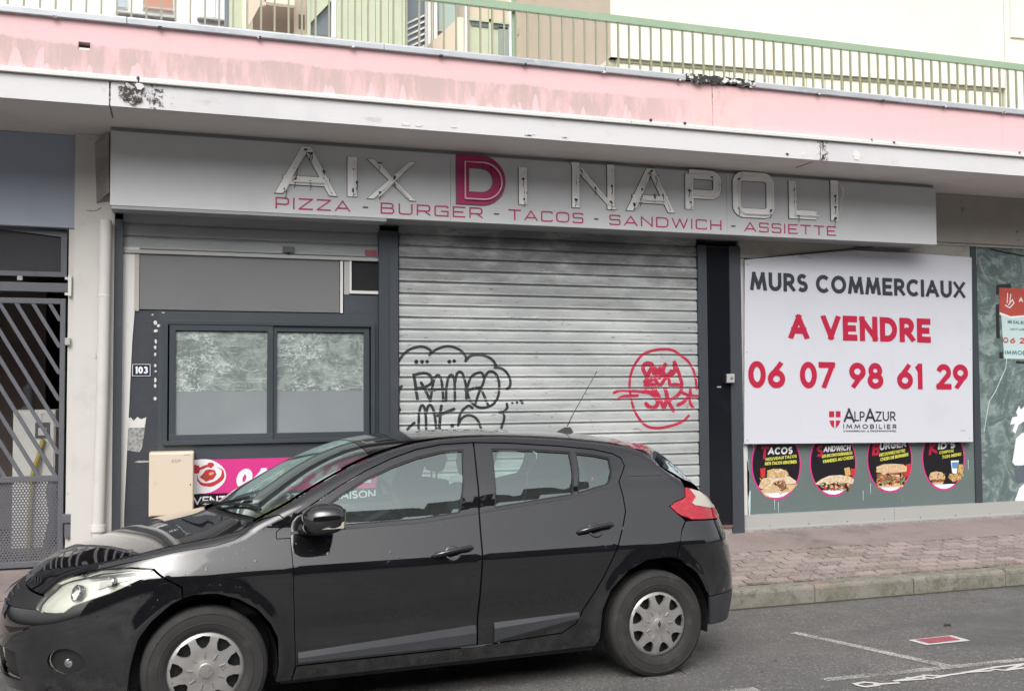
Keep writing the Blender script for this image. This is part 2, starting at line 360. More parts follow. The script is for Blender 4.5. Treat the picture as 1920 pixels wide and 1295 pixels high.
def whitewash(name, base, wash, lo, hi, sc=5, dist=3.2):
    m = mat(name, base, .12); x = MX[name]; t = x['t']
    a = x['noise'](sc, 6, .62, (1, 1, 1), dist); b = x['noise'](sc*3.2, 5, .7, (1, 1, 1.6), 2)
    f = x['ramp'](x['math']('ADD', x['math']('MULTIPLY', a, .7), x['math']('MULTIPLY', b, .3)), lo, hi)
    wv = t.nodes.new('ShaderNodeTexWave'); wv.wave_type = 'RINGS'; wv.inputs['Scale'].default_value = 2.2; wv.inputs['Distortion'].default_value = 14
    wv.inputs['Detail'].default_value = 3; wv.inputs['Detail Scale'].default_value = 1.3
    t.links.new(x['pos'], wv.inputs[0])
    f2 = x['math']('MAXIMUM', x['math']('MULTIPLY', f, .85), x['math']('MULTIPLY', x['ramp'](wv.outputs['Fac'], .7, .98), x['ramp'](a, .42, .56)))
    c = x['mix'](f2, tuple(base), wash); c = x['mix'](x['ramp'](x['noise'](18, 6, .75, (1, 1, 1), 1.5), .60, .66), c, (wash[0]*1.25, wash[1]*1.25, wash[2]*1.25))
    setcol(name, c)
    return m
def dabbed():
    n_ = 'whitewashed pane'; m = mat(n_, (.17, .205, .195), .14); x = MX[n_]; t = x['t']
    patch = x['ramp'](x['noise'](2.4, 4, .6, (1, 1, 1), .8), .44, .58)
    dab = x['ramp'](x['noise'](24, 6, .72, (1, 1, 1.3), 1.2), .50, .57)
    wipe = x['ramp'](x['noise'](9, 5, .7, (.35, 1, 2.6), 2.2), .54, .62)
    c = x['mix'](x['ramp'](x['noise'](5, 5, .7, (1, 1, 1), 1.5), .42, .60), (.165, .20, .19), (.27, .32, .30))
    c = x['mix'](x['math']('MULTIPLY', wipe, .75), c, (.40, .45, .43))
    c = x['mix'](x['math']('MULTIPLY', dab, patch), c, (.47, .52, .50))
    setcol(n_, c); return m
M['wash_left'] = dabbed()
M['wash_right'] = whitewash('thinly whitewashed pane', (.105, .145, .14), (.25, .31, .30), .42, .62, 3.2, 2.2)
M['frosted'] = mat('frosted pane', (.22, .245, .26), .2, vary=[(1.6, .4, .8, (.25, .27, .275))])
M['shop_pane'] = mat('grey backed shop glass', (.13, .165, .16), .1, vary=[(1.5, .4, .8, (.115, .15, .145)), (14, .68, .72, (.24, .29, .28), (2.5, 1, .25))])
def paintcar():
    m = mat('black car paint', (.0055, .0055, .007), .05, spec=.5, coat=1.0); x = MX['black car paint']; t = x['t']; x['b'].inputs['Coat IOR'].default_value = 1.62
    oc = t.nodes.new('ShaderNodeTexCoord')
    n = t.nodes.new('ShaderNodeTexNoise'); n.inputs['Scale'].default_value = 2.3; n.inputs['Detail'].default_value = 2; t.links.new(x['pos'], n.inputs[0])
    b = t.nodes.new('ShaderNodeBump'); b.inputs['Strength'].default_value = .05; b.inputs['Distance'].default_value = .004; t.links.new(n.outputs[0], b.inputs['Height'])
    d = x['ramp'](x['noise'](55, 2, .4), .70, .78); b2 = t.nodes.new('ShaderNodeBump'); b2.inputs['Strength'].default_value = .25; b2.inputs['Distance'].default_value = .002
    t.links.new(d, b2.inputs['Height']); t.links.new(b.outputs[0], b2.inputs['Normal']); t.links.new(b2.outputs[0], x['b'].inputs['Normal'])
    t.links.new(b2.outputs[0], x['b'].inputs['Coat Normal'])
    q = t.nodes.new('ShaderNodeMapRange'); q.inputs[3].default_value = .03; q.inputs[4].default_value = .09
    t.links.new(x['noise'](3, 5, .6), q.inputs[0]); t.links.new(q.outputs[0], x['b'].inputs['Roughness'])
    sp = t.nodes.new('ShaderNodeSeparateXYZ'); t.links.new(x['pos'], sp.inputs[0])
    dirt = x['math']('MULTIPLY', x['ramp'](sp.outputs[2], .55, .1), x['ramp'](x['noise'](14, 5, .7), .4, .75))
    c = x['mix'](x['math']('MULTIPLY', dirt, .6), (.0055, .0055, .007), (.06, .055, .05)); setcol('black car paint', c)
    return m
M['car_paint'] = paintcar()
def glassmat(name, tint, haze=.03, hz=(.5, .55, .55), glow=1.5, gcol=(1, 1, 1)):
    m = bpy.data.materials.new(name); m.use_nodes = True; t = m.node_tree; t.nodes.clear()
    o = t.nodes.new('ShaderNodeOutputMaterial'); tr = t.nodes.new('ShaderNodeBsdfTransparent'); tr.inputs[0].default_value = (*tint, 1)
    gl = t.nodes.new('ShaderNodeBsdfGlossy'); gl.inputs['Roughness'].default_value = .015; gl.inputs[0].default_value = (*gcol, 1)
    df = t.nodes.new('ShaderNodeBsdfDiffuse'); df.inputs[0].default_value = (*hz, 1)
    fr = t.nodes.new('ShaderNodeFresnel'); fr.inputs[0].default_value = 1.5
    mu = t.nodes.new('ShaderNodeMath'); mu.operation = 'MULTIPLY'; mu.inputs[1].default_value = glow; mu.use_clamp = True
    t.links.new(fr.outputs[0], mu.inputs[0])
    a = t.nodes.new('ShaderNodeMixShader'); b = t.nodes.new('ShaderNodeMixShader')
    g = t.nodes.new('ShaderNodeNewGeometry'); n = t.nodes.new('ShaderNodeTexNoise'); n.inputs['Scale'].default_value = 90; n.inputs['Detail'].default_value = 2
    t.links.new(g.outputs['Position'], n.inputs[0]); r = t.nodes.new('ShaderNodeMapRange'); r.inputs[1].default_value = .72; r.inputs[2].default_value = .76
    r.inputs[3].default_value = haze; r.inputs[4].default_value = min(1, haze*5)
    t.links.new(n.outputs[0], r.inputs[0]); t.links.new(r.outputs[0], a.inputs[0])
    t.links.new(tr.outputs[0], a.inputs[1]); t.links.new(df.outputs[0], a.inputs[2])
    t.links.new(mu.outputs[0], b.inputs[0]); t.links.new(a.outputs[0], b.inputs[1]); t.links.new(gl.outputs[0], b.inputs[2])
    t.links.new(b.outputs[0], o.inputs[0]); return m
M['glass'] = glassmat('tinted car glass', (.74, .86, .82), .05, glow=4.6, gcol=(.86, 1, .98))
M['lens'] = glassmat('clear lamp lens', (.93, .95, .95), .03, glow=1.6)
M['lamp_red'] = mat('red lamp lens', (.36, .006, .02), .08, coat=1, vary=[(20, .5, .6, (.5, .01, .03), (1, 1, 3))])
M['lamp_white'] = mat('clear lamp section', (.46, .44, .38), .1, coat=1)
M['reflector'] = mat('lamp reflector', (.82, .80, .69), .25, metal=.55)

# ================================================================== GROUND
g = MB(); g.box(-90, 120, -90, 120, -.9, -.5); g.build('ground', M['asphalt'], kind='structure')
ys = [-12, -2, 1, 2, 3, 4, 5, 6, 7.3]; xs = [-60, -10, -4, 0, 4, 8, 14, 70]
g = MB(); vs = [(x, y, road_z(y)) for y in ys for x in xs]; nx_ = len(xs)
g.add(vs, [(j*nx_+i, j*nx_+i+1, (j+1)*nx_+i+1, (j+1)*nx_+i) for j in range(len(ys)-1) for i in range(nx_-1)])
g.build('road', M['asphalt'], kind='structure')
RZK = road_z(7.3)
# kerb stones, about one metre each
kerb = empty('kerb', (0, 7.3, 0), kind='structure')
j0 = onroad(1531.8, 1129.9).x
proto = None
for i in range(-12, 24):
    xa = j0 + i*1.0
    m = MB(); w_ = .996 if i % 5 else .99
    m.prism_x([(7.30, RZK-.1), (7.300, .058), (7.306, .076), (7.325, .088), (7.34, .091), (7.45, .094), (7.45, RZK-.1)], .003, w_)
    if proto is None:
        proto = m.build('kerb_stone', M['kerb'], kerb, bevel=.004); proto.location = (xa, 0, 0)
    else: copy_child(proto, kerb).location = (xa, random.uniform(-.003, .003), random.uniform(-.003, .003))
# gutter line: dark silt against the kerb foot
g = MB(); g.add([(-12, 7.262, road_z(7.262)+.003), (24, 7.262, road_z(7.262)+.003), (24, 7.302, road_z(7.302)+.004), (-12, 7.302, road_z(7.302)+.004)], [(0, 1, 2, 3)])
g.build('gutter_silt', M['joint'], kind='structure')
# pavement
def wz(x, y): return walk_z(y)
walk = MB(); walk.add([(-30, 7.44, .072), (40, 7.44, .072), (40, 9.06, .072+.19*(1.62/1.8)), (-30, 9.06, .072+.19*(1.62/1.8))], [(0, 1, 2, 3)])
pav = walk.build('sidewalk', M['joint'], kind='structure')
g = MB()
yA = 8.36
g.add([(-30, yA, walk_z(yA)-.001), (40, yA, walk_z(yA)-.001), (40, 9.6, walk_z(9.6)+.0), (-30, 9.6, walk_z(9.6)+.0)], [(0, 1, 2, 3)])
g.add([(-30, 9.59, walk_z(9.6)), (40, 9.59, walk_z(9.6)), (40, 16, walk_z(9.6)), (-30, 16, walk_z(9.6))], [(0, 1, 2, 3)])
g.build('smooth_paving', M['walk_wash'], pav)
# interlocking pavers: a stepped outline (like the photo's zig-zag joints)
PL, PW = .222, .112
def paver_outline(gap=.012):
    a, b, k = PL/2-gap/2, PW/2-gap/2, .016
    return [(-a, -b), (-a*.5, -b+k), (0, -b), (a*.5, -b+k), (a, -b), (a-k*.6, 0), (a, b), (a*.5, b+k), (0, b), (-a*.5, b+k), (-a, b), (-a-k*.6, 0)]
def paver_bm(x, y, mb, h=.018, jig=0):
    o = paver_outline(); n = len(o); slope = .19/1.8
    t = [(px_, py_) for px_, py_ in o]
    mb.add([(x+a, y+b, b*slope+jig) for a, b in t]+[(x+a, y+b, b*slope+jig-h) for a, b in t],
           [tuple(range(n))]+[(i, i+n, (i+1) % n+n, (i+1) % n) for i in range(n)])
pm = MB(); paver_bm(0, 0, pm); p0 = None; far = MB(); cnt = 0
rows = []
for r_ in range(8):
    y = 7.45+PW*(r_+.5)+.002
    if y+PW/2 > yA+.03: break
    for c_ in range(-40, 110):
        x = c_*PL + (PL/2 if r_ % 2 else 0)
        if x < -3 or x > 14: continue
        rows.append((x, y))
vis = [(x, y) for x, y in rows if 3.4 < x < 8.6]
near = sorted(vis, key=lambda p: hypot(p[0], p[1]))[:300]; ns = set(near)
for x, y in near:
    z = walk_z(y)+random.uniform(-.0025, .003)
    if p0 is None:
        p0 = pm.build('paver', M['paver'], pav); o = p0
    else: o = copy_child(p0, pav)
    o.location = (x, y, z); o.rotation_euler = (random.uniform(-.006, .006), random.uniform(-.006, .006), random.uniform(-.006, .006))
for x, y in rows:
    if (x, y) in ns: continue
    n0 = len(far.v); paver_bm(x, y, far, jig=walk_z(y)+random.uniform(-.0025, .003))
far.build('paver_mass', M['paver_far'], pav, kind='stuff')
# a few pale slabs of wear and dark stain patches are in the material; the service pit lid near the shop
# ------------------------------------------------ road paint
def road_poly(name, pts, mat_, lift=.004, **kw):
    m = MB(); q = [onroad(u, v) for u, v in pts]
    m.add([(p.x, p.y, road_z(p.y)+lift) for p in q], [tuple(range(len(q)))])
    return m.build(name, mat_, fix=False, **kw)
def road_strip(name, a, b, wd, mat_, lift=.004, parent=None, n=1, **kw):
    A, B = onroad(*a), onroad(*b); A.z = B.z = 0
    d = (B-A).normalized(); s = Vector((-d.y, d.x, 0))*wd/2; m = MB()
    for i in range(n):
        p, q = A.lerp(B, i/n), A.lerp(B, (i+1)/n)
        m.add([(c.x, c.y, road_z(c.y)+lift) for c in (p-s, q-s, q+s, p+s)], [(0, 1, 2, 3)])
    return m.build(name, mat_, parent, **kw)
road_strip('bay_divider_line', (1488, 1186), (1792, 1252), .075, M['line_mid'], label='worn white line running from the kerb side down to the long edge line', cat='road marking')
road_strip('bay_edge_line', (1543, 1275), (1925, 1236), .07, M['line_faint'], label='flaked white parking bay line above the word on the asphalt', cat='road marking')
road_strip('bay_edge_line', (1345, 1300), (1420, 1292), .08, M['line_mid'], label='short piece of white line at the very bottom edge behind the car', cat='road marking')
t = empty('resident_bay_mark', tuple(onroad(1759, 1200)), label='small red rectangle outlined in white painted on the asphalt', cat='road marking')
o = road_poly('white_border', [(1702, 1200), (1784, 1191), (1820, 1201), (1738, 1209.5)], M['road_paint']); adopt(o, t)
o = road_poly('red_field', [(1716, 1200), (1779, 1193.2), (1801, 1200), (1743, 1206.8)], M['red_sticker'], lift=.007); adopt(o, t)
M['red_sticker'].node_tree.nodes['Principled BSDF'].inputs['Base Color'].default_value = (.33, .07, .09, 1)
# PAYANT: letters traced on the road, each a part of the painted word
pw = empty('painted_word', tuple(onroad(1760, 1262)), label='white word PAYANT painted along the asphalt beside the bay line', cat='road marking')
def Q(x, y): return (1500+x/4.571, 1150+y/4.571)
PAY = [
    [[(470, 603), (555, 590), (640, 598), (700, 608), (640, 622), (560, 631), (495, 618), (470, 603)], [(640, 612), (840, 598)]],
    [[(812, 580), (1050, 538), (1065, 552), (1140, 558)], [(812, 580), (1065, 563)], [(925, 552), (960, 572)]],
    [[(1065, 530), (1215, 536), (1400, 512)], [(1165, 552), (1260, 532)]],
    [[(1405, 508), (1625, 470), (1655, 480), (1750, 488)], [(1405, 508), (1640, 492)], [(1520, 487), (1545, 500)]],
    [[(1650, 464), (1925, 432), (1770, 487), (2010, 455)]],
    [[(2040, 425), (2080, 470)], [(2060, 447), (2240, 425)]]]
for L in PAY:
    m = MB(); k = 0
    for st in L:
        P_ = [onroad(*Q(x, y)) for x, y in st]
        for a, b in zip(P_[:-1], P_[1:]):
            d = Vector((b.x-a.x, b.y-a.y, 0)); 
            if d.length < 1e-6: continue
            d.normalize(); s = Vector((-d.y, d.x, 0))*.014; e = d*.009; lf = .004+.0003*k; k += 1
            m.add([(c.x, c.y, road_z(c.y)+lf) for c in (a-s-e, b-s+e, b+s+e, a+s-e)], [(0, 1, 2, 3)])
    m.build('letter', M['road_paint'], pw)
# small things on the road
m = MB(); c = onroad(1778, 1173)
m.tube([(c.x-.04, c.y, c.z+.004), (c.x-.02, c.y+.01, c.z+.008), (c.x+.015, c.y-.005, c.z+.008), (c.x+.03, c.y+.01, c.z+.004)], [.003, .010, .008, .002], 7)
m.build('dead_leaf', M['litter'], label='small dark clump of leaf litter lying on the asphalt', cat='leaf')

# ================================================================== SHOP BUILDING
FY, SY, LY, ZS = 9.10, 8.70, 8.02, 3.872      # wall plane, sign plane, canopy edge plane, soffit height
bld = empty('shop_building', (3, FY, 0), label='ground floor shop building with pink parapet and white canopy edge', cat='building')
# canopy slab: edge pieces either side of the expansion joints
def lx(u, v=200, Y=LY): return onY(u, v, Y).x
j1, j2 = lx(206, 170), lx(1538, 280)
XL, XR = -14.0, 30.0
for a, b in ((XL, j1-.006), (j1+.006, j2-.006), (j2+.006, XR)):
    m = MB(); m.prism_x([(LY, ZS-.012), (LY, 4.044), (LY+.5, 4.05), (LY+.5, ZS+.004), (LY+.075, ZS+.004), (LY+.06, ZS-.012)], a, b)
    m.build('canopy_edge', M['white_band'], bld)
bx('canopy_soffit', M['concrete'], XL, XR, LY+.074, FY+.6, ZS+.003, ZS+.12, bld)
bx('joint_fill', M['grime'], j1-.006, j1+.006, LY+.012, LY+.4, ZS, 4.04, bld)
bx('joint_fill', M['grime'], j2-.006, j2+.006, LY+.012, LY+.4, ZS, 4.04, bld)
# drip strip between canopy edge and parapet
for a, b in ((XL, lx(260, 150)-.004), (lx(260, 150)+.004, lx(1181, 230)-.003), (lx(1181, 230)+.003, XR)):
    m = MB(); m.prism_x([(LY-.03, 4.048), (LY-.03, 4.072), (LY-.022, 4.088), (LY+.2, 4.092), (LY+.2, 4.045)], a, b)
    m.build('drip_strip', M['white_trim'], bld, bevel=.003)
# mould and flaking on the canopy edge (thin crusts standing proud of it)
def crust(u, v, w_, h_, mt, name='mould_patch', seed=0, d=.004, Y=LY):
    r = random.Random(seed); X, Z = px(u, v, Y); n = 22; m = MB(); P_ = []
    for i in range(n):
        a = 2*pi*i/n; q = 1+r.uniform(-.28, .22); P_.append((X+cos(a)*w_/2*q, Z+sin(a)*h_/2*q))
    P_ = [(x, min(4.042, max(ZS-.010, z))) for x, z in P_]
    m.prism(P_, Y-d, Y+.001); return m.build(name, mt, bld)
crust(247, 173, .17, .17, M['grime'], seed=3, d=.02)
crust(262, 163, .07, .05, M['white_band'], seed=4, d=.026)
def sheet(u0, v0, u1, v1, Y, mt, name, parent, d=.0):
    xa, za = px(u0, v0, Y); xb, zb = px(u1, v1, Y); m = MB(); m.add([(xa, Y-d, zb), (xb, Y-d, zb), (xb, Y-d, za), (xa, Y-d, za)], [(0, 1, 2, 3)])
    return m.build(name, mt, parent)
def crustsheet(u0, u1, d=.0022):
    xa, xb = lx(u0, 180), lx(u1, 180); m = MB(); m.add([(xa, LY-d, ZS-.01), (xb, LY-d, ZS-.01), (xb, LY-d, 4.043), (xa, LY-d, 4.043)], [(0, 1, 2, 3)])
    m.build('mould_patch', M['grime_spray'], bld)
crustsheet(204, 372); crustsheet(1500, 1580); crustsheet(1530, 1552, .0034)
for k, (u, v, w_, h_, mt) in enumerate([(1606, 292, .085, .09, 'concrete'), (760, 233, .075, .025, 'concrete'), (785, 236, .05, .014, 'concrete'), (850, 238, .05, .015, 'concrete'), (1476, 289, .03, .03, 'grime'), (1507, 289, .03, .04, 'concrete'), (1000, 252, .03, .012, 'concrete'), (990, 254, .06, .01, 'grime'), (1058, 258, .05, .008, 'grime')]):
    crust(u, v, w_, h_, M[mt], 'flaked_patch', seed=20+k, d=.0045)
# parapet and its coping
PY = LY+.02
dx0, dz0 = px(147, 78, PY); dx1, dz1 = px(169, 95, PY)
m = MB()
m.box(XL, dx0, PY, PY+.16, 4.09, 4.49); m.box(dx1, XR, PY, PY+.16, 4.09, 4.49)
m.box(dx0, dx1, PY, PY+.16, 4.09, dz1); m.box(dx0, dx1, PY, PY+.16, dz0, 4.49)
m.build('parapet', M['pink'], bld)
bx('drain_recess', M['dark'], dx0-.01, dx1+.01, PY+.12, PY+.15, dz1-.01, dz0+.01, bld)
bx('drain_sill', M['white_trim'], dx0+.002, dx1-.002, PY+.006, PY+.11, dz1, dz1+.018, bld)
# repaired stretch (dull pink patch and buttress)
xa, xb, xc, xd = [lx(u, 200, PY) for u in (1292, 1335, 1412, 1402)]
bx('render_patch', mat('faded pink render', (.72, .49, .48), .85, vary=[(5, .5, .7, (.68, .44, .43)), (12, .66, .76, (.50, .36, .33), (1.5, 1, .35))]), xa, xb-.003, PY-.004, PY+.02, 4.095, 4.47, bld)
bx('render_patch', mat('streaked pink render', (.76, .50, .50), .85, vary=[(4, .45, .65, (.72, .46, .45)), (7, .56, .74, (.46, .33, .31), (1.3, 1, .3))]), xb+.003, xc, PY-.012, PY+.02, 4.095, 4.475, bld)
bx('render_crack', M['grime'], xb-.003, xb+.003, PY-.006, PY, 4.3, 4.47, bld)
for a, b in ((XL, lx(1285, 140)), (lx(1412, 160), XR)):
    step = 1.95; x = a
    first = True
    while x < b:
        e = min(x+step, b)
        m = MB(); z0 = 4.487
        m.prism_x([(PY-.035, z0), (PY-.038, z0+.046), (PY-.02, z0+.058), (PY+.18, z0+.062), (PY+.18, z0)], x+.002, e-.002)
        m.build('coping_sheet', M['zinc'], bld, bevel=.004); x = e
x = XL
while x < XR:       # clips under the coping, every metre or so
    if -3 < x < 12: bx('coping_clip', M['tar'], x, x+.028, PY-.046, PY-.02, 4.476, 4.492, bld)
    x += .73
m = MB(); r = random.Random(5); xa, xb = lx(1285, 145), lx(1413, 160); N = 26; top = []; bot = []
for i in range(N+1):
    x = xa+(xb-xa)*i/N; top.append((x, 4.545+r.uniform(-.006, .008))); bot.append((x, 4.492+r.uniform(-.012, .014)-(.02 if 2 < i < 6 else 0)))
m.prism(top+bot[::-1], PY-.055, PY+.2); m.build('bitumen_cap', M['tar'], bld)
# rainwater lumps (dirty resin) along the strip
for u, v in ((1220, 226), (1284, 232), (258, 147), (1912, 287), (1676, 268), (1635, 262)):
    xx, zz = px(u, v, LY-.03); bx('strip_clip', M['grime'], xx-.008, xx+.012, LY-.036, LY-.02, zz-.006, zz+.014, bld)
# terrace floor behind the parapet
bx('terrace_floor', M['concrete'], XL, XR, PY+.16, 15.0, 4.13, 4.25, bld)
# front walls
xp0, xp1 = px(139, 500, FY-.06)[0], px(207, 500, FY-.06)[0]       # white pillar
m = MB(); m.prism([(xp0, .2), (xp0-.0, ZS), (xp1+.03, ZS), (xp1+.03, .2), (px(150, 1000, FY)[0], .2)], FY-.08, FY+.5)
m.build('pillar', M['pillar'], bld)
bx('pillar_reveal', M['pillar'], px(129, 500, FY+.04)[0], xp0+.002, FY+.02, FY+.5, .2, px(100, 414, FY)[1], bld)
gtop = px(60, 412, FY)[1]; sz0_ = (px(207, 388, SY)[1]+px(1000, 423, SY)[1]+px(1755, 455, SY)[1])/3
m = MB(); m.prism([(XL, px(0, 403, FY)[1]), (xp0+.001, px(130, 427, FY)[1]), (xp0+.001, ZS), (XL, ZS)], FY-.0, FY+.3)
m.build('lintel_wall', M['garage_wall'], bld)
bx('sign_backing', M['sign_edge'], xp1+.03, px(1755, 400, SY)[0], FY-.088, FY+.3, sz0_+.002, ZS, bld)
# right hand lintel above the shop window
bx('lintel_wall', M['pillar'], px(1390, 450, FY)[0], XR, FY+.0, FY+.4, px(1800, 462, FY)[1]+.01, ZS, bld)
bx('lintel_band', mat('taupe fascia', (.34, .32, .29), .8, bump=(30, .2, .003), vary=[(1.5, .45, .7, (.30, .28, .25)), (7, .62, .72, (.17, .15, .12))]), px(1754, 400, FY)[0]-.4, XR, FY-.04, FY+.01, px(1800, 458, FY)[1]+.012, ZS-.002, bld)
bx('shop_interior', M['dark'], xp1-.2, XR, FY+.34, FY+.38, .2, 3.5, bld)
# black column right of the big shutter
ZB = .27
def vcol(name, mt, u0, u1, v, Y, z0, z1, d=.06, parent=bld, **kw):
    a, b = px(u0, v, Y)[0], px(u1, v, Y)[0]; return bx(name, mt, a, b, Y, Y+d, z0, z1, parent, **kw)
ZH = 3.175
colr = vcol('steel_post', M['charcoal'], 1312.5, 1328, 700, FY-.07, ZB, ZH, .16, bevel=.003)
vcol('lacquered_panel', M['black_gloss'], 1328, 1372, 700, FY-.05, .36, ZH, .1)
vcol('steel_post', M['charcoal'], 1371, 1392, 700, FY-.07, ZB-.02, ZH, .12, bevel=.003)
a, b = px(1345, 972, FY-.06)[0], px(1380, 975, FY-.06)[0]
bx('rusty_sill', mat('rusty angle', (.16, .09, .08), .8), a-.25, b, FY-.06, FY+.02, .335, .358, bld)
bx('stone_foot', M['stone_base'], a-.3, b+.02, FY-.04, FY+.1, .2, .335, bld)
xx, zz = px(1337, 442, FY-.07); bx('sensor_box', M['alu'], px(1322, 442, FY-.07)[0], px(1350, 442, FY-.07)[0], FY-.1, FY-.05, zz-.03, zz+.03, bld, bevel=.004)
# columns round the service window
vcol('steel_post', M['charcoal'], 209, 228, 700, FY-.07, ZB, 3.175, .16)
vcol('steel_post', M['charcoal'], 711, 747, 600, FY-.07, ZB, 3.175, .2)
vcol('post_rail', M['window_frame'], 711, 729, 600, FY-.085, ZB, 3.175, .014)
# white plaster wedge beside the service window
w0 = px(228, 480, FY)[0]; m = MB(); m.prism([(w0, 2.95), (px(262, 480, FY)[0], 2.95), (px(248, 640, FY)[0], px(248, 640, FY)[1]), (px(233, 960, FY)[0], px(233, 960, FY)[1]), (px(232, 1000, FY)[0], .25), (w0, .25)], FY-.012, FY+.1)
m.build('plaster_wedge', M['white_trim'], bld)
# wall below and around the service window: smooth dark metal to the right, rough render on the left
zt_ = px(450, 585, FY)[1]; xw0, xw1 = px(306, 720, FY)[0], px(702, 720, FY)[0]
zw0, zw1 = px(500, 830, FY)[1], px(500, 603, FY)[1]
xl_, xr_ = w0+.01, px(711, 700, FY)[0]
m = MB(); m.box(xl_, xw0-.04, FY, FY+.12, .25, zt_); m.build('rough_wall_panel', M['charcoal_rough'], bld)
m = MB(); m.box(xw0-.04, xw0, FY-.002, FY+.12, .25, zt_); m.box(xw1, xr_+.03, FY-.002, FY+.12, .25, zt_); m.box(xw0, xw1, FY-.002, FY+.12, zw1, zt_); m.box(xw0, xw1, FY-.002, FY+.12, .25, zw0)
m.box(px(645, 560, FY)[0], xr_+.03, FY-.001, FY+.12, zt_+.001, px(680, 553, FY)[1]); m.build('smooth_wall_panel', M['charcoal'], bld)
# flaked paint spots on the render
r = random.Random(11)
def spot(u, v, w_, h_, mt='white_trim', Y=FY, name='paint_flake', d=.003):
    X, Z = px(u, v, Y); m = MB(); n = 9
    m.prism([(X+cos(2*pi*i/n)*w_/2*r.uniform(.7, 1.2), Z+sin(2*pi*i/n)*h_/2*r.uniform(.7, 1.2)) for i in range(n)], Y-d, Y+.001)
    return m.build(name, M[mt], bld)
for u, v, a, b in [(291, 605, .03, .04), (297, 610, .03, .03), (292, 620, .03, .03), (292, 640, .018, .05), (291, 651, .022, .035), (291, 664, .022, .03), (291, 685, .02, .026), (292, 696, .018, .02), (291, 712, .022, .04), (291, 723, .022, .03), (291, 747, .025, .03), (306, 586, .03, .008), (286, 590, .02, .012)]:
    spot(u, v, a, b)
xa, za = px(236, 785, FY); xb, zb = px(273, 847, FY)
m = MB(); P_ = [(xa, zb+.02)]+[(xa+(xb-xa)*i/8, za-(.0 if i % 2 else .028)) for i in range(9)]+[(xb-.03, zb+.03), (xb-.05, zb)]
m.prism(P_, FY-.004, FY+.001); m.build('poster_remnant', mat('torn poster glue', (.33, .33, .32), .7, bump=(60, .8, .006), vary=[(45, .45, .6, (.16, .17, .18))]), bld)
m = MB(); m.prism([(xa+.005, za-.075), (xa+.0, za+.0), (xa+.04, za+.012), (xa+.06, za-.02), (xa+.09, za+.015), (xa+.12, za-.005), (xb+.004, za+.012), (xb-.012, za-.075)], FY-.006, FY+.001); m.build('poster_remnant', M['white_trim'], bld)
m = MB(); xx, zz = px(252, 866, FY); m.prism([(xx, zz), (xx+.03, zz+.012), (xx+.12, zz+.008), (xx+.11, zz-.004), (xx+.04, zz-.006)], FY-.004, FY+.001); m.build('paint_flake', M['alu'], bld)
# crack on the pillar
m = MB(); c0 = [px(u, v, FY-.08) for u, v in ((163, 395.5), (172, 396.5), (181, 395), (190, 390.5))]
for (x0, z0), (x1, z1) in zip(c0[:-1], c0[1:]): m.prism([(x0, z0), (x1, z1), (x1, z1+.008), (x0, z0+.005)], FY-.083, FY-.079)
m.build('crack', M['grime'], bld)
# beige hanging board over the corner of the sale window
bs = bx('head_board', M['beige_trim'], px(1386, 470, FY-.04)[0], px(1600, 470, FY-.04)[0], FY-.03, FY+.0, px(1400, 480, FY-.03)[1]-.02, px(1500, 458, FY-.03)[1]+.02, bld)

# downpipe
dp = empty('downpipe', (px(193, 600, FY)[0], FY-.14, .5), label='white painted rain pipe running down the right side of the pillar', cat='drainpipe')
m = MB(); X0, X1 = px(180, 600, FY-.14)[0], px(206, 600, FY-.14)[0]; xm = (X0+X1)/2
m.tube([(xm+.012, FY-.14, 3.15), (xm+.004, FY-.14, 1.8), (xm-.02, FY-.14, .62)], (X1-X0)/2*.92, 18); m.build('pipe', M['pillar'], dp, smooth=True)
m = MB(); m.tube([(xm-.02, FY-.14, .60), (xm-.02, FY-.14, .655)], (X1-X0)/2*1.16, 18); m.build('collar', M['white_trim'], dp, smooth=True)
m = MB(); m.tube([(xm+.008, FY-.14, 2.52), (xm+.008, FY-.14, 2.535)], (X1-X0)/2*.97, 18); m.build('pipe_joint', M['white_trim'], dp, smooth=True)
m = MB(); m.tube([(xm-.02, FY-.14, .60), (xm-.02, FY-.14, .24)], (X1-X0)/2*.95, 18); m.build('pipe_foot', M['pillar'], dp, smooth=True)
# tilted metal sheet beside the sign
m = MB(); Yp = FY-.2
c = [onY(u, v, Yp) for u, v in ((176, 262), (204, 247), (205, 360), (179, 377))]
m.add([(p.x, Yp+(.12 if i in (0, 3) else 0), p.z) for i, p in enumerate(c)]+[(p.x, Yp+.012+(.12 if i in (0, 3) else 0), p.z) for i, p in enumerate(c)], [(0, 3, 2, 1), (4, 5, 6, 7), (0, 1, 5, 4), (1, 2, 6, 5), (2, 3, 7, 6), (3, 0, 4, 7)])
m.build('end_plate', mat('dull folded sheet', (.22, .20, .185), .6, vary=[(4, .45, .6, (.30, .285, .27))]), label='bent grey metal sheet at the left end of the long shop sign', cat='metal sheet', fix=True)

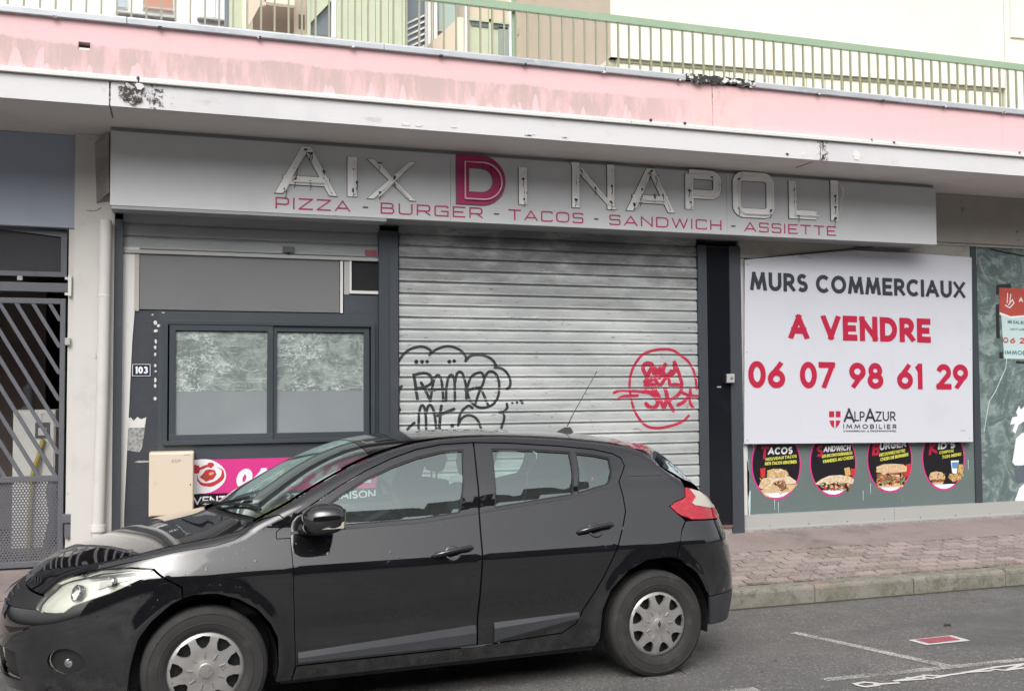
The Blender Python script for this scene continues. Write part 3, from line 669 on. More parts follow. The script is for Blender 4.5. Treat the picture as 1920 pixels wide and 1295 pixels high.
# ================================================================== STROKE LETTERS
def arc(cx, cy, rx, ry, a0, a1, n=10, sq=1.0):
    out_ = []
    for i in range(n+1):
        a = radians(a0+(a1-a0)*i/n); c_, s_ = cos(a), sin(a)
        out_.append((cx+rx*math.copysign(abs(c_)**sq, c_), cy+ry*math.copysign(abs(s_)**sq, s_)))
    return out_
def glyph(ch, sq=1.0):
    """strokes in a cell of height 1; returns (width, strokes). sq<1 squares the bowls"""
    A = lambda cx, cy, rx, ry, a0, a1, n=12: arc(cx, cy, rx, ry, a0, a1, n, sq)
    G = {
     'A': (.86, [[(0, 0), (.43, 1), (.86, 0)], [(.14, .30), (.72, .30)]]),
     'B': (.64, [[(0, 0), (0, 1)], [(.04, 1), (.36, 1)]+A(.36, .76, .24, .24, 90, -90)+[(.04, .52)], [(.36, .52)]+A(.38, .26, .26, .26, 90, -90)+[(.04, 0)]]),
     'C': (.80, [A(.46, .5, .46, .5, 48, 312, 20)]),
     'D': (.76, [[(0, 0), (0, 1), (.30, 1)]+A(.30, .5, .46, .5, 90, -90, 16)+[(0, 0)]]),
     'E': (.56, [[(.56, 1), (0, 1), (0, 0), (.56, 0)], [(0, .5), (.48, .5)]]),
     'F': (.54, [[(.54, 1), (0, 1), (0, 0)], [(0, .5), (.46, .5)]]),
     'G': (.86, [A(.46, .5, .46, .5, 48, 360, 22)+[(.50, .5)]]),
     'H': (.74, [[(0, 0), (0, 1)], [(.74, 0), (.74, 1)], [(0, .5), (.74, .5)]]),
     'I': (.0, [[(0, 0), (0, 1)]]),
     'K': (.66, [[(0, 0), (0, 1)], [(.62, 1), (.02, .48), (.66, 0)]]),
     'L': (.50, [[(0, 1), (0, 0), (.50, 0)]]),
     'M': (1.0, [[(0, 0), (.16, 1), (.5, .10), (.84, 1), (1.0, 0)]]),
     'N': (.78, [[(0, 0), (0, 1), (.78, 0), (.78, 1)]]),
     'O': (.94, [A(.47, .5, .47, .5, 90, 450, 28)]),
     'P': (.60, [[(0, 0), (0, 1)], [(.04, 1), (.32, 1)]+A(.32, .72, .28, .28, 90, -90)+[(.04, .44)]]),
     'R': (.64, [[(0, 0), (0, 1)], [(.04, 1), (.32, 1)]+A(.32, .72, .28, .28, 90, -90)+[(.04, .44)], [(.28, .44), (.64, 0)]]),
     'S': (.58, [A(.29, .75, .27, .25, 40, 270, 12)[:-1]+A(.29, .25, .29, .25, 90, -140, 12)]),
     'T': (.66, [[(0, 1), (.66, 1)], [(.33, 1), (.33, 0)]]),
     'U': (.72, [[(0, 1), (0, .36)]+A(.36, .36, .36, .36, 180, 360, 14)+[(.72, 1)]]),
     'V': (.82, [[(0, 1), (.41, 0), (.82, 1)]]),
     'W': (1.25, [[(0, 1), (.31, 0), (.625, .95), (.94, 0), (1.25, 1)]]),
     'X': (.76, [[(0, 0), (.76, 1)], [(0, 1), (.76, 0)]]),
     'Y': (.76, [[(0, 1), (.38, .48), (.76, 1)], [(.38, .48), (.38, 0)]]),
     'Z': (.68, [[(0, 1), (.68, 1), (0, 0), (.68, 0)]]),
     '0': (.58, [A(.29, .5, .29, .5, 90, 450, 26)]),
     '1': (.20, [[(.0, .86), (.17, 1), (.17, 0)]]),
     '2': (.56, [A(.28, .72, .27, .28, 165, -30, 12)+[(0, 0), (.56, 0)]]),
     '3': (.54, [A(.26, .75, .24, .25, 150, -90, 12), A(.26, .25, .27, .25, 90, -150, 12)]),
     '4': (.62, [[(.62, .24), (0, .24), (.46, 1), (.46, 0)]]),
     '5': (.56, [[(.50, 1), (.12, 1), (.06, .55)]+A(.27, .30, .28, .30, 110, -150, 14)]),
     '6': (.58, [[(.46, 1), (.04, .42)], A(.29, .30, .29, .30, 150, 510, 24)]),
     '7': (.56, [[(0, 1), (.56, 1), (.16, 0)]]),
     '8': (.56, [A(.28, .75, .23, .25, 90, 450, 20), A(.28, .26, .28, .26, 90, 450, 22)]),
     '9': (.58, [[(.12, 0), (.54, .58)], A(.29, .70, .29, .30, -30, 330, 24)]),
     '-': (.30, [[(0, .5), (.30, .5)]]), "'": (.0, [[(0, 1), (0, .78)]]), ':': (.0, [[(0, .3), (0, .42)], [(0, .7), (0, .82)]]),
     '&': (.6, [[(.6, 0), (.12, .75)]+arc(.28, .8, .16, .2, 200, -20, 8)+[(.05, .3)]+arc(.25, .2, .22, .2, 160, 350, 8)]),
     '!': (.0, [[(0, .3), (0, 1)], [(0, 0), (0, .1)]]), '.': (.0, [[(0, 0), (0, .08)]]), ',': (.0, [[(.03, .05), (0, -.1)]])}
    if sq < 1:   # extended, squared alphabet of the shop sign
        G['O'] = (1.0, [A(.5, .5, .5, .5, 90, 450, 40)]); G['S'] = (.8, [[(.8, .84)]+A(.64, .86, .16, .14, 0, 90, 3)[1:]+[(.14, 1)]+A(.14, .76, .14, .24, 90, 270, 6)[1:]+[(.66, .52)]+A(.66, .26, .14, .26, 90, -90, 6)[1:]+[(.14, 0)]+A(.14, .14, .14, .14, 270, 180, 3)[1:]])
        G['C'] = (.86, [[(.86, .84)]+A(.70, .86, .16, .14, 0, 90, 3)[1:]+[(.2, 1)]+A(.2, .8, .2, .2, 90, 180, 4)[1:]+A(.2, .2, .2, .2, 180, 270, 4)+[(.7, 0)]+A(.7, .14, .16, .14, 270, 360, 3)[1:]])
        G['G'] = (.9, [[(.9, .84)]+A(.74, .86, .16, .14, 0, 90, 3)[1:]+[(.2, 1)]+A(.2, .8, .2, .2, 90, 180, 4)[1:]+A(.2, .2, .2, .2, 180, 270, 4)+[(.9, 0), (.9, .48), (.46, .48)]])
        G['D'] = (.92, [[(0, 0), (0, 1), (.6, 1)]+arc(.6, .68, .32, .32, 90, 0, 6)+arc(.6, .32, .32, .32, 0, -90, 6)+[(0, 0)]])
        G['P'] = (.84, [[(0, 0), (0, 1)], [(.02, 1), (.66, 1)]+arc(.66, .80, .18, .20, 90, 0, 4)+arc(.66, .58, .18, .20, 0, -90, 4)+[(.02, .38)]])
        G['R'] = (.84, [[(0, 0), (0, 1)], [(.02, 1), (.66, 1)]+arc(.66, .80, .18, .20, 90, 0, 4)+arc(.66, .60, .18, .20, 0, -90, 4)+[(.02, .40)], [(.5, .40), (.86, 0)]])
        G['B'] = (.84, [[(0, 0), (0, 1)], [(.02, 1), (.62, 1)]+arc(.62, .76, .18, .24, 90, -90, 6)+[(.02, .52)], [(.6, .52)]+arc(.64, .26, .2, .26, 90, -90, 6)+[(.02, 0)]])
        G['U'] = (.86, [[(0, 1), (0, .2)]+arc(.2, .2, .2, .2, 180, 270, 4)+[(.66, 0)]+arc(.66, .2, .2, .2, 270, 360, 4)+[(.86, 1)]])
        G['A'] = (1.0, [[(0, 0), (.5, 1), (1.0, 0)], [(.17, .27), (.83, .27)]]); G['E'] = (.8, [[(.8, 1), (0, 1), (0, 0), (.8, 0)], [(0, .5), (.66, .5)]])
        G['T'] = (.9, [[(0, 1), (.9, 1)], [(.45, 1), (.45, 0)]]); G['Z'] = (.9, [[(0, 1), (.9, 1), (0, 0), (.9, 0)]]); G['N'] = (.86, G['N'][1])
        G['N'] = (.86, [[(0, 0), (0, 1), (.86, 0), (.86, 1)]]); G['H'] = (.86, [[(0, 0), (0, 1)], [(.86, 0), (.86, 1)], [(0, .5), (.86, .5)]])
        G['I'] = (.0, [[(0, 0), (0, 1)]])
    return G.get(ch, (.3, []))
def ribbon(st, wd):
    """mitred offset polygon strip of a stroke, in 2D"""
    closed = len(st) > 3 and hypot(st[0][0]-st[-1][0], st[0][1]-st[-1][1]) < 1e-6
    p = [Vector(q) for q in st]; q = [p[0]]
    for a in p[1:]:
        if (a-q[-1]).length > 1e-5: q.append(a)
    p = q
    if closed: p = p[:-1]
    n = len(p); L = []; R_ = []
    if n < 2: return [], [], False
    for i in range(n):
        a = p[i-1] if (i > 0 or closed) else None; b = p[(i+1) % n] if (i < n-1 or closed) else None
        d1 = (p[i]-a).normalized() if a is not None else (b-p[i]).normalized()
        d2 = (b-p[i]).normalized() if b is not None else d1
        n1, n2 = Vector((-d1.y, d1.x)), Vector((-d2.y, d2.x)); mm = n1+n2
        if mm.length < .35: mm = n1*2*.5+n2*.0
        mm = mm.normalized(); k = 1/max(.38, mm.dot(n1))
        L.append(p[i]+mm*k*wd/2); R_.append(p[i]-mm*k*wd/2)
    return L, R_, closed
KCOUNT = [0]
def split_sharp(st, wd, caps):
    """cut a stroke at hairpin corners and square off its ends"""
    closed = len(st) > 3 and hypot(st[0][0]-st[-1][0], st[0][1]-st[-1][1]) < 1e-6
    if closed: return [st]
    out_ = []; cur = [Vector(st[0])]
    for i in range(1, len(st)):
        p = Vector(st[i]); cur.append(p)
        if i < len(st)-1:
            a, b = p-Vector(st[i-1]), Vector(st[i+1])-p
            if a.length > 1e-6 and b.length > 1e-6 and a.normalized().dot(b.normalized()) < -.12: out_.append(cur); cur = [p]
    out_.append(cur)
    for c in out_:
        if len(c) < 2: continue
        for e, n in ((0, 1), (-1, -2)):
            d = c[e]-c[n]; k = .5 if d.length > wd*1.2 else .12
            if d.length > 1e-6: c[e] = c[e]+d.normalized()*wd*k*caps
    return [[tuple(q) for q in c] for c in out_]
def stroke_mesh(mb, strokes, wd, conv, y, th=.003, mi=0, caps=0, zlim=None):
    """conv(x, z) -> (X, Z); raised flat letters on plane y"""
    if caps: strokes = [q for st in strokes for q in split_sharp(st, wd, caps)]
    for k, st in enumerate(strokes):
        L, R_, closed = ribbon(st, wd)
        n = len(L)
        if n < 2: continue
        if zlim: L = [Vector((q.x, min(zlim[1], max(zlim[0], q.y)))) for q in L]; R_ = [Vector((q.x, min(zlim[1], max(zlim[0], q.y)))) for q in R_]
        KCOUNT[0] += 1; yy = y-.0004*k-.00013*(KCOUNT[0] % 3)
        vs = []
        for a in (L, R_):
            for q in a: X, Z = conv(q.x, q.y); vs.append((X, yy-th, Z))
        for a in (L, R_):
            for q in a: X, Z = conv(q.x, q.y); vs.append((X, y, Z))
        fs = []
        m_ = n if closed else n-1
        for i in range(m_):
            j = (i+1) % n
            fs += [(n+i, n+j, j, i), (i, j, 2*n+j, 2*n+i), (3*n+i, 3*n+j, n+j, n+i)]
        if not closed: fs += [(i_, i_+n, i_+3*n, i_+2*n) for i_ in (0,)]+[(n-1, 3*n-1, 4*n-1, 2*n-1)]
        mb.add(vs, fs, mi)
def word(mb, text, a, b, h, wt, y, th=.003, sq=1.0, gap=.30, shear=0, mi=0, space=.5, hb=None, each=None):
    """text from point a=(X,Z) to b (baseline ends, stroke outsides), cap height h (hb at the far end), stroke weight wt (share of h)"""
    cells = []; x = wt/2
    for ch in text:
        if ch == ' ': x += space; continue
        w_, s_ = glyph(ch, sq); cells.append((x, s_)); x += w_+gap+wt*.3
    tot = x-gap-wt*.3+wt/2
    A_, B_ = Vector(a), Vector(b); hb = hb or h
    S = (B_-A_).length/(tot)
    dirv = (B_-A_).normalized(); upv = Vector((-dirv.y, dirv.x))
    def conv(gx, gz):
        t = gx/tot; hh = h+(hb-h)*t; zz = wt/2+gz*(1-wt)
        q = A_+dirv*(gx*S+shear*zz*hh)+Vector((0, 1))*zz*hh
        return q.x, q.y
    # work in a metric space so stroke weight is even: strokes in units of S (x) and h (z)
    for cx, s_ in cells:
        ss = []
        for st in s_: ss.append([((cx+gx)*S, (wt/2+gz*(1-wt))*h) for gx, gz in st])
        def cv(X, Z):
            t = X/(tot*S); hh = (h+(hb-h)*t)/h
            q = A_+dirv*(X+shear*Z)+Vector((0, 1))*Z*hh
            return q.x, q.y
        tgt = MB() if each else mb
        stroke_mesh(tgt, ss, wt*h, cv, y, th, mi, caps=1, zlim=(0, h))
        if each: each(tgt)

# ================================================================== LONG SHOP SIGN
sx0, sx1 = px(207, 310, SY)[0], px(1755, 400, SY)[0]
sz0 = (px(207, 388, SY)[1]+px(1000, 423, SY)[1]+px(1755, 455, SY)[1])/3; sz1 = ZS-.034
sg = empty('shop_sign', (sx0, SY, sz0), label='long grey shop sign reading AIX DI NAPOLI above shutters', cat='sign')
js = [sx0, px(845, 400, SY)[0], px(1363, 400, SY)[0], sx1]
for i in range(3):
    bx('sign_panel', M['sign_grey'], js[i]+(.0015 if i else 0), js[i+1]-(.0015 if i < 2 else 0), SY, SY+.03, sz0, sz1, sg)
bx('sign_box', M['sign_edge'], sx0, sx1, SY+.031, FY-.09, sz0+.004, ZS-.001, sg)
bx('bottom_trim', M['sign_edge'], sx0+.01, px(725, 420, SY)[0], SY+.005, SY+.2, sz0-.028, sz0-.002, sg)
BIG = [('A', 516, 631, 271.3, 362, 1), ('I', 651, 669.6, 294, 369, 0), ('X', 690, 777, 299, 372.5, 0), ('D', 855, 947, 291, 380.6, 1), ('I', 971.6, 988, 314, 384, 0),
       ('N', 1070, 1153, 304.4, 389, 0), ('A', 1173, 1263, 313.5, 394.5, 0), ('P', 1283, 1352, 318.6, 399.5, 0), ('O', 1372, 1451, 325, 405, 0), ('L', 1477, 1536.6, 331.9, 410, 0), ('I', 1555, 1571, 323, 414.7, 0)]
rt = random.Random(3)
for k, (ch, u0, u1, v0, v1, big) in enumerate(BIG):
    um = (u0+u1)/2
    X0, Z1 = px(u0, v0, SY); X1, Z0 = px(u1, v1, SY); _, Z1 = px(u0 if ch != 'O' else um, v0, SY); _, Z0 = px(u0, v1, SY) if ch not in 'LI' else px(um, v1, SY)
    if k == 10: Z1 = px(1563, 339, SY)[1]
    H_ = Z1-Z0; Wd = X1-X0; wt = .090 if ch != 'D' else .115
    if ch == 'I': wt = Wd
    pts = {'A': [[(0, 0), (.36, 1), (.50, 1), (.64, 1), (1, 0)], [(.18, .32), (.82, .32)]], 'X': [[(0, 0), (1, 1)], [(0, 1), (1, 0)]],
           'I': [[(.5, 0), (.5, 1)]], 'N': [[(0, 0), (0, 1), (1, 0), (1, 1)]], 'L': [[(0, 1), (0, 0), (1, 0)]],
           'P': [[(0, 0), (0, 1)], [(0, 1), (.75, 1)]+arc(.75, .85, .25, .15, 90, 0, 4)+arc(.75, .59, .25, .15, 0, -90, 4)+[(0, .44)]],
           'D': [[(0, 0), (0, 1), (.5, 1)]+arc(.5, .5, .5, .5, 90, -90, 16)+[(0, 0)]],
           'O': [arc(.2, .82, .2, .18, 90, 180, 5)+arc(.2, .18, .2, .18, 180, 270, 5)+arc(.8, .18, .2, .18, 270, 360, 5)+arc(.8, .82, .2, .18, 0, 90, 5)+[(.2, 1)]]}[ch]
    ex = wt/2
    L_ = empty('channel_letter', (X0, SY, Z0)); adopt(L_, None); L_.parent = sg; L_.matrix_parent_inverse = world_of(sg).inverted()
    def tr(st, e=ex): return [(e+gx*(Wd-2*e), (e*.85 if ch not in 'IX' else 0)+gz*(H_-(1.7*e if ch not in 'IX' else 0))) for gx, gz in st]
    S_ = [tr(s_) for s_ in pts]
    if ch == 'A': S_ = [[(ex*1.05, 0), (.5*Wd-ex*.5, H_), (.5*Wd+ex*.5, H_), (Wd-ex*1.05, 0)], [(Wd*.2, H_*.30), (Wd*.8, H_*.30)]]; S_ = [[(ex*1.05, 0), (.455*Wd, H_-ex)], [(.455*Wd-.004, H_-ex*.99), (.545*Wd+.004, H_-ex*.99)], [(.545*Wd, H_-ex), (Wd-ex*1.05, 0)], [(Wd*.2, H_*.28), (Wd*.8, H_*.28)]]
    if ch == 'X': S_ = [[(ex, 0), (Wd-ex, H_)], [(ex, H_), (Wd-ex, 0)]]
    if ch == 'N': S_ = [[(ex, 0), (ex, H_)], [(Wd-ex, 0), (Wd-ex, H_)], [(ex*.9, H_-.01), (Wd-ex*.9, .01)]]
    cv = lambda a, b, X0=X0, Z0=Z0: (X0+a, Z0+b)
    wf = wt*(.82 if ch in 'ANX' else .98)
    kw_ = dict(caps=1, zlim=(0, H_)) if ch in 'AXN' else {}; kr_ = dict(caps=1.05, zlim=(-.004, H_+.004)) if ch in 'AXN' else {}
    if ch == 'A': S_[1] = [(.455*Wd, H_-wf*.5), (.545*Wd, H_-wf*.5)]; S_[0][1] = (.46*Wd, H_-wf*.3); S_[2][0] = (.54*Wd, H_-wf*.3)
    m = MB(); stroke_mesh(m, S_, wf+.009, cv, SY, .010, **kr_); m.build('letter_return', M['letter_edge'], L_)
    m = MB(); stroke_mesh(m, S_, wf, cv, SY-.0112, .0035, **kw_); m.build('letter_face', M['letter_pink' if ch == 'D' else 'letter'], L_)
    m = MB()
    for st in S_:
        P3 = [(X0+a+.018, SY-.035, Z0+b-.01) for a, b in st]
        if len(P3) == 2:
            A_, B_ = Vector(P3[0]), Vector(P3[1]); d = (B_-A_)*.09; P3 = [A_+d, B_-d]
            A_, B_ = P3; mid = (A_+B_)/2; P3 = [A_+Vector((0, .02, 0)), A_, mid+Vector((rt.uniform(-.008, .008), 0, 0)), B_, B_+Vector((0, .02, 0))]
        m.tube(P3, .0075, 6)
    m.build('neon_tube', M['neon_pink' if ch == 'D' else 'neon'], L_, smooth=True)
    m = MB()
    for st in S_:
        for f_ in ((.15, .55) if len(S_) > 1 else (.12, .3, .62)):
            i = int(f_*(len(st)-1)); a_, b_ = Vector(st[i]), Vector(st[min(i+1, len(st)-1)]); q = a_.lerp(b_, (f_*(len(st)-1)-i))
            xx, zz = X0+q.x+rt.uniform(0, .02), Z0+q.y
            for _ in range(2):
                xx += rt.uniform(-.012, .012); zz += rt.uniform(-.022, .022)
                m.box(xx-.009, xx+.009, SY-.03, SY-.0135, zz-.005, zz+.006)
            m.tube([(xx, SY-.02, zz), (xx+.006, SY-.02, zz-.035), (xx-.003, SY-.02, zz-.07)], .0028, 5)
    m.build('tube_holder', M['tape'], L_)
TXT = [('PIZZA', 516, 657, 373.7, 394, 405.5, 383.5), ('-', 680, 690, 383, 399, 399, 383), ('BURGER', 713, 905, 382, 403, 412, 391), ('-', 926, 936, 392, 410, 410, 392), ('TACOS', 953, 1094, 394, 414, 420, 400),
       ('-', 1114, 1122, 400, 422, 422, 400), ('SANDWICH', 1142, 1353, 403, 422, 431, 412), ('-', 1371, 1379, 412, 433, 433, 412), ('ASSIETTE', 1395, 1568, 415, 432, 441, 423)]
for (s_, u0, u1, vt0, vb0, vb1, vt1) in TXT:
    a = px(u0, vb0, SY); b = px(u1, vb1, SY); h0 = px(u0, vt0, SY)[1]-a[1]; h1 = px(u1, vt1, SY)[1]-b[1]
    zb_ = (px(516, 394, SY)[1]+px(1568, 440, SY)[1])/2; h = .098
    if s_ == '-':
        bx('hyphen', M['board_dark'], a[0], b[0], SY-.003, SY+.001, zb_+h*.42, zb_+h*.55, sg); continue
    m = MB(); word(m, s_, (a[0], zb_), (b[0], zb_), h, .13, SY, .003, sq=.55, gap=.34); m.build('word_lettering', M['pink_print'], sg)
# the wire hanging from the last letter
m = MB(); xx, zz = px(1572, 345, SY); m.tube([(xx, SY-.02, zz), (xx+.022, SY-.05, zz-.06), (xx+.02, SY-.05, zz-.13), (xx+.002, SY-.03, zz-.17), (xx+.003, SY-.03, zz-.3)], .004, 5); m.build('loose_wire', M['letter'], sg)

# ================================================================== ROLLER SHUTTERS
GY = FY-.03                                            # face plane of the slats
PITCH_Z = (px(747, 437, GY)[1]-px(747, 639, GY)[1])/9
def slat_profile(p):
    return [(.020, 0), (.008, .001), (-.003, .006), (-.0045, .012), (-.0022, p*.18), (-.0040, p*.45), (-.0036, p*.70), (-.001, p*.84), (.004, p*.885), (.019, p*.91), (.020, p*1.0)]
def yslat(z, z0, p):
    t = (z-z0) % p; pr = slat_profile(p)
    for (ya, za), (yb, zb) in zip(pr[:-1], pr[1:]):
        if za <= t <= zb: return min(.006, ya+(yb-ya)*(t-za)/max(1e-9, zb-za))
    return .006
def shutter(name, X0, X1, z_first, n, p, mt, Y, label, **kw):
    s = empty(name, ((X0+X1)/2, Y, z_first), label=label, cat='roller shutter', **kw)
    pr = slat_profile(p); m = MB(); prof = [(Y+a, b) for a, b in pr]+[(Y+.026, p), (Y+.026, 0)]
    m.prism_x(prof, 0, X1-X0); base = m.build('slat', mt, s); base.location = (X0, 0, z_first)
    for i in range(1, n): copy_child(base, s).location = (X0+random.uniform(-.004, .004), random.uniform(-.001, .0015), z_first+p*i)
    return s
bx0, bx1 = px(748.5, 640, GY)[0], px(1307.5, 640, GY)[0]
ztop_line = px(747, 437, GY)[1]                          # a dark joint: bottom of the slat above it
k0 = int((ztop_line-.32)/PITCH_Z); zf = ztop_line-k0*PITCH_Z
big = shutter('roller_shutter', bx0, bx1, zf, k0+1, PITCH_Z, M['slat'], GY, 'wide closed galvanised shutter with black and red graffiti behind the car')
bx('bottom_bar', M['alu'], bx0, bx1, GY-.01, GY+.03, zf-.06, zf-.004, big)
bx('head_plate', M['slat_dark'], bx0, bx1, GY+.0, GY+.02, zf+(k0+1)*PITCH_Z+.004, 3.2, big)
bx('guide_rail', M['dark'], bx0-.03, bx0-.002, GY-.005, GY+.08, .28, 3.17, big)
bx('guide_rail', M['dark'], bx1+.002, bx1+.03, GY-.005, GY+.08, .28, 3.17, big)
# graffiti: spray lines that follow the relief of the slats
def smooth(pts, n=6):
    out_ = []; P_ = [pts[0]]+list(pts)+[pts[-1]]
    for i in range(1, len(P_)-2):
        p0_, p1, p2, p3 = [Vector(q) for q in P_[i-1:i+3]]
        for k in range(n):
            t = k/n; out_.append(.5*((2*p1)+(-p0_+p2)*t+(2*p0_-5*p1+4*p2-p3)*t*t+(-p0_+3*p1-3*p2+p3)*t**3))
    out_.append(Vector(P_[-2])); return out_
def spray(strokes, name, mt, label, wd, conv, cur=True):
    m = MB()
    for k, st in enumerate(strokes):
        w_ = wd
        if isinstance(st, tuple): w_, st = st; w_ *= 1.22
        P_ = [Vector(px(*conv(x, y), GY)) for x, y in (smooth(st) if len(st) > 2 and cur else [Vector(q) for q in st])]
        if len(P_) == 1: P_ = [P_[0], P_[0]+Vector((.004, 0))]
        q = [P_[0]]
        for a, b in zip(P_[:-1], P_[1:]):
            nn = max(1, int((b-a).length/.006))
            for i in range(1, nn+1): q.append(a.lerp(b, i/nn))
        L, R_, c_ = ribbon([tuple(a) for a in q], w_)
        if len(L) < 2: continue
        n = len(L); vs = []; NL = 5
        for j in range(NL):
            for a, b in zip(L, R_):
                c = a.lerp(b, j/(NL-1)); vs.append((c.x, GY+yslat(c.y, zf, PITCH_Z)-.0012-.00015*(k % 7), c.y))
        fs = []; mm = n if c_ else n-1
        for j in range(NL-1):
            for i in range(mm): i2 = (i+1) % n; fs.append((j*n+i, (j+1)*n+i, (j+1)*n+i2, j*n+i2))
        m.add(vs, fs)
        for e, rr in ((q[0], w_*.5), (q[-1], w_*.5)):      # round ends
            if c_: continue
            ring = [(e.x+cos(a*pi/5)*rr, e.y+sin(a*pi/5)*rr) for a in range(10)]
            m.add([(e.x, GY+yslat(e.y, zf, PITCH_Z)-.0019-.00012*(k % 7), e.y)]+[(x, GY+yslat(z, zf, PITCH_Z)-.0019-.00012*(k % 7), z) for x, z in ring], [(0, 1+(i+1) % 10, 1+i) for i in range(10)])
    return m.build(name, mt, big, label=label)
def kc(x, y): return 740+x/7.385, 640+y/7.383
def rc(x, y): return 1140+x/7.195, 640+y/7.194
BL = .026
black = [
 [(55, 270), (120, 180), (210, 110), (320, 75), (400, 75), (470, 105), (500, 140), (480, 185)], [(480, 185), (560, 120), (660, 78), (760, 68), (860, 95), (940, 150), (985, 215), (980, 270)],
 [(980, 270), (1040, 205), (1120, 185), (1220, 190), (1320, 230), (1380, 290), (1405, 345), (1385, 365)], [(1385, 365), (1450, 365), (1530, 410), (1590, 500), (1600, 590), (1580, 640), (1550, 655)],
 [(55, 270), (25, 360), (12, 470), (25, 570), (60, 640), (95, 620)], [(75, 660), (40, 760), (40, 860), (70, 950)],
 (.03, [(295, 280)]), (.028, [(375, 280)]), (.026, [(445, 278)]), (.028, [(752, 278)]), (.026, [(820, 270)]),
 (.024, [(262, 460), (280, 560), (295, 680), (315, 800)]), [(262, 465), (340, 445), (430, 440), (500, 480), (510, 560), (460, 610), (380, 640), (300, 645)], (.023, [(365, 570), (430, 690), (495, 820)]),
 [(495, 820), (520, 640), (550, 510), (600, 465), (640, 520), (660, 640), (672, 820)], (.022, [(475, 680), (600, 668), (700, 662)]),
 [(710, 820), (715, 640), (745, 500), (790, 465), (825, 540), (832, 820)], [(835, 560), (860, 450), (905, 420), (950, 470), (985, 620), (990, 790)],
 [(1235, 490), (1200, 432), (1130, 440), (1060, 490), (1020, 580), (1005, 680), (1030, 790), (1090, 870), (1180, 915), (1290, 905), (1380, 850), (1435, 740), (1445, 600), (1420, 480), (1360, 420), (1300, 420), (1250, 490), (1215, 600), (1185, 640)],
 (.025, [(985, 680), (1100, 650), (1190, 640)]), [(1190, 640), (1150, 750), (1120, 850)], [(1195, 650), (1240, 760), (1300, 900)],
 [(330, 1200), (335, 1020), (360, 900), (395, 890), (425, 980), (435, 1200)], [(435, 1000), (460, 900), (500, 885), (545, 980), (575, 1200)],
 (.024, [(645, 890), (630, 1010), (620, 1200)]), (.024, [(590, 1025), (700, 980), (820, 935)]), (.03, [(795, 1165)]),
 [(1075, 920), (1020, 890), (940, 950), (895, 1040), (880, 1160)], [(880, 1150), (930, 1060), (1020, 1020), (1110, 1050), (1170, 1130), (1190, 1190)],
 (.032, [(1465, 975)]), [(1550, 860), (1555, 920), (1500, 975), (1465, 975)], [(1500, 980), (1515, 1060), (1475, 1195)], [(175, 1215), (225, 1165), (270, 1125)],
 (.018, [(1625, 850)]), (.02, [(1690, 845)]), (.024, [(1755, 825), (1765, 850)])]
spray(black, 'graffiti', mat('black spray paint', (.022, .024, .028), .5), 'black spray painted bubble tag', BL, kc)
RD = .027
red = [
 [(1085, 1000), (1010, 1075), (870, 1130), (700, 1165), (560, 1155), (470, 1100), (380, 980), (320, 820), (290, 620), (300, 470), (350, 330), (440, 200), (560, 135), (720, 105), (860, 115), (970, 180), (1080, 270), (1150, 390), (1180, 520), (1195, 640)],
 (.034, [(500, 435), (470, 370), (490, 310), (550, 295), (600, 325), (560, 400), (520, 500), (500, 600)]), (.03, [(600, 330), (640, 360), (610, 420), (640, 440), (700, 360), (720, 400), (690, 450)]),
 (.034, [(770, 310), (740, 400), (790, 480), (850, 400)]), (.036, [(895, 285), (900, 380), (850, 450), (770, 460)]), (.032, [(905, 300), (950, 420), (990, 560), (985, 640)]),
 (.03, [(640, 530), (700, 590), (770, 500), (820, 470)]), (.034, [(495, 540), (560, 530), (620, 500), (760, 470)]), (.034, [(500, 620), (560, 590), (620, 590), (640, 660)]), (.03, [(820, 520), (840, 590), (900, 580), (980, 600), (985, 660), (920, 740), (830, 790)]),
 (.036, [(450, 670), (560, 690), (650, 760), (660, 850), (610, 895), (550, 880), (510, 840)]), (.034, [(590, 640), (660, 700), (750, 900)]), (.034, [(770, 640), (790, 760), (755, 900)]), (.032, [(790, 700), (820, 820), (880, 930)]),
 (.024, [(80, 690), (180, 660), (420, 675)]), (.026, [(130, 775), (220, 740), (395, 730)]), (.026, [(1110, 640), (1100, 760), (1110, 840), (1145, 890)]), (.026, [(1000, 690), (1100, 730), (1205, 740)]), (.03, [(940, 855), (1010, 820), (1080, 750), (1110, 700)])]
spray(red, 'graffiti', mat('red spray paint', (.40, .02, .055), .5), 'red spray painted ring tag with a small star', RD, rc)
# half open shutter over the service window
SX0, SX1 = px(231, 430, FY-.02)[0], px(712, 430, FY-.02)[0]
zb0 = (px(250, 477, FY-.03)[1]+px(690, 486, FY-.03)[1])/2
small = empty('roller_shutter', ((SX0+SX1)/2, FY, zb0), label='half raised dark grey shutter above the white painted service window', cat='roller shutter')
P2 = .112; m = MB(); m.prism_x([(FY-.006+a*.8, b) for a, b in slat_profile(P2)]+[(FY+.022, P2), (FY+.022, 0)], 0, SX1-SX0)
b0 = m.build('slat', M['slat_dark'], small); b0.location = (SX0, 0, zb0+.035)
for i in range(1, 5): copy_child(b0, small).location = (SX0, 0, zb0+.035+P2*i)
bx('bottom_bar', M['alu'], SX0, SX1, FY-.03, FY+.015, zb0-.002, zb0+.03, small, bevel=.003)
xx, zz = px(541, 470, FY-.03); bx('lock_plate', M['grey_metal'], xx-.05, xx+.05, FY-.04, FY-.015, zz-.02, zz+.035, small, bevel=.004)
bx('lock_keyhole', M['dark'], xx-.008, xx+.008, FY-.046, FY-.040, zz-.035, zz-.012, small)
xx, zz = px(697, 474, FY-.03); bx('warning_label', M['red_sticker'], xx-.055, xx+.045, FY-.024, FY-.015, zz-.02, zz+.025, small)
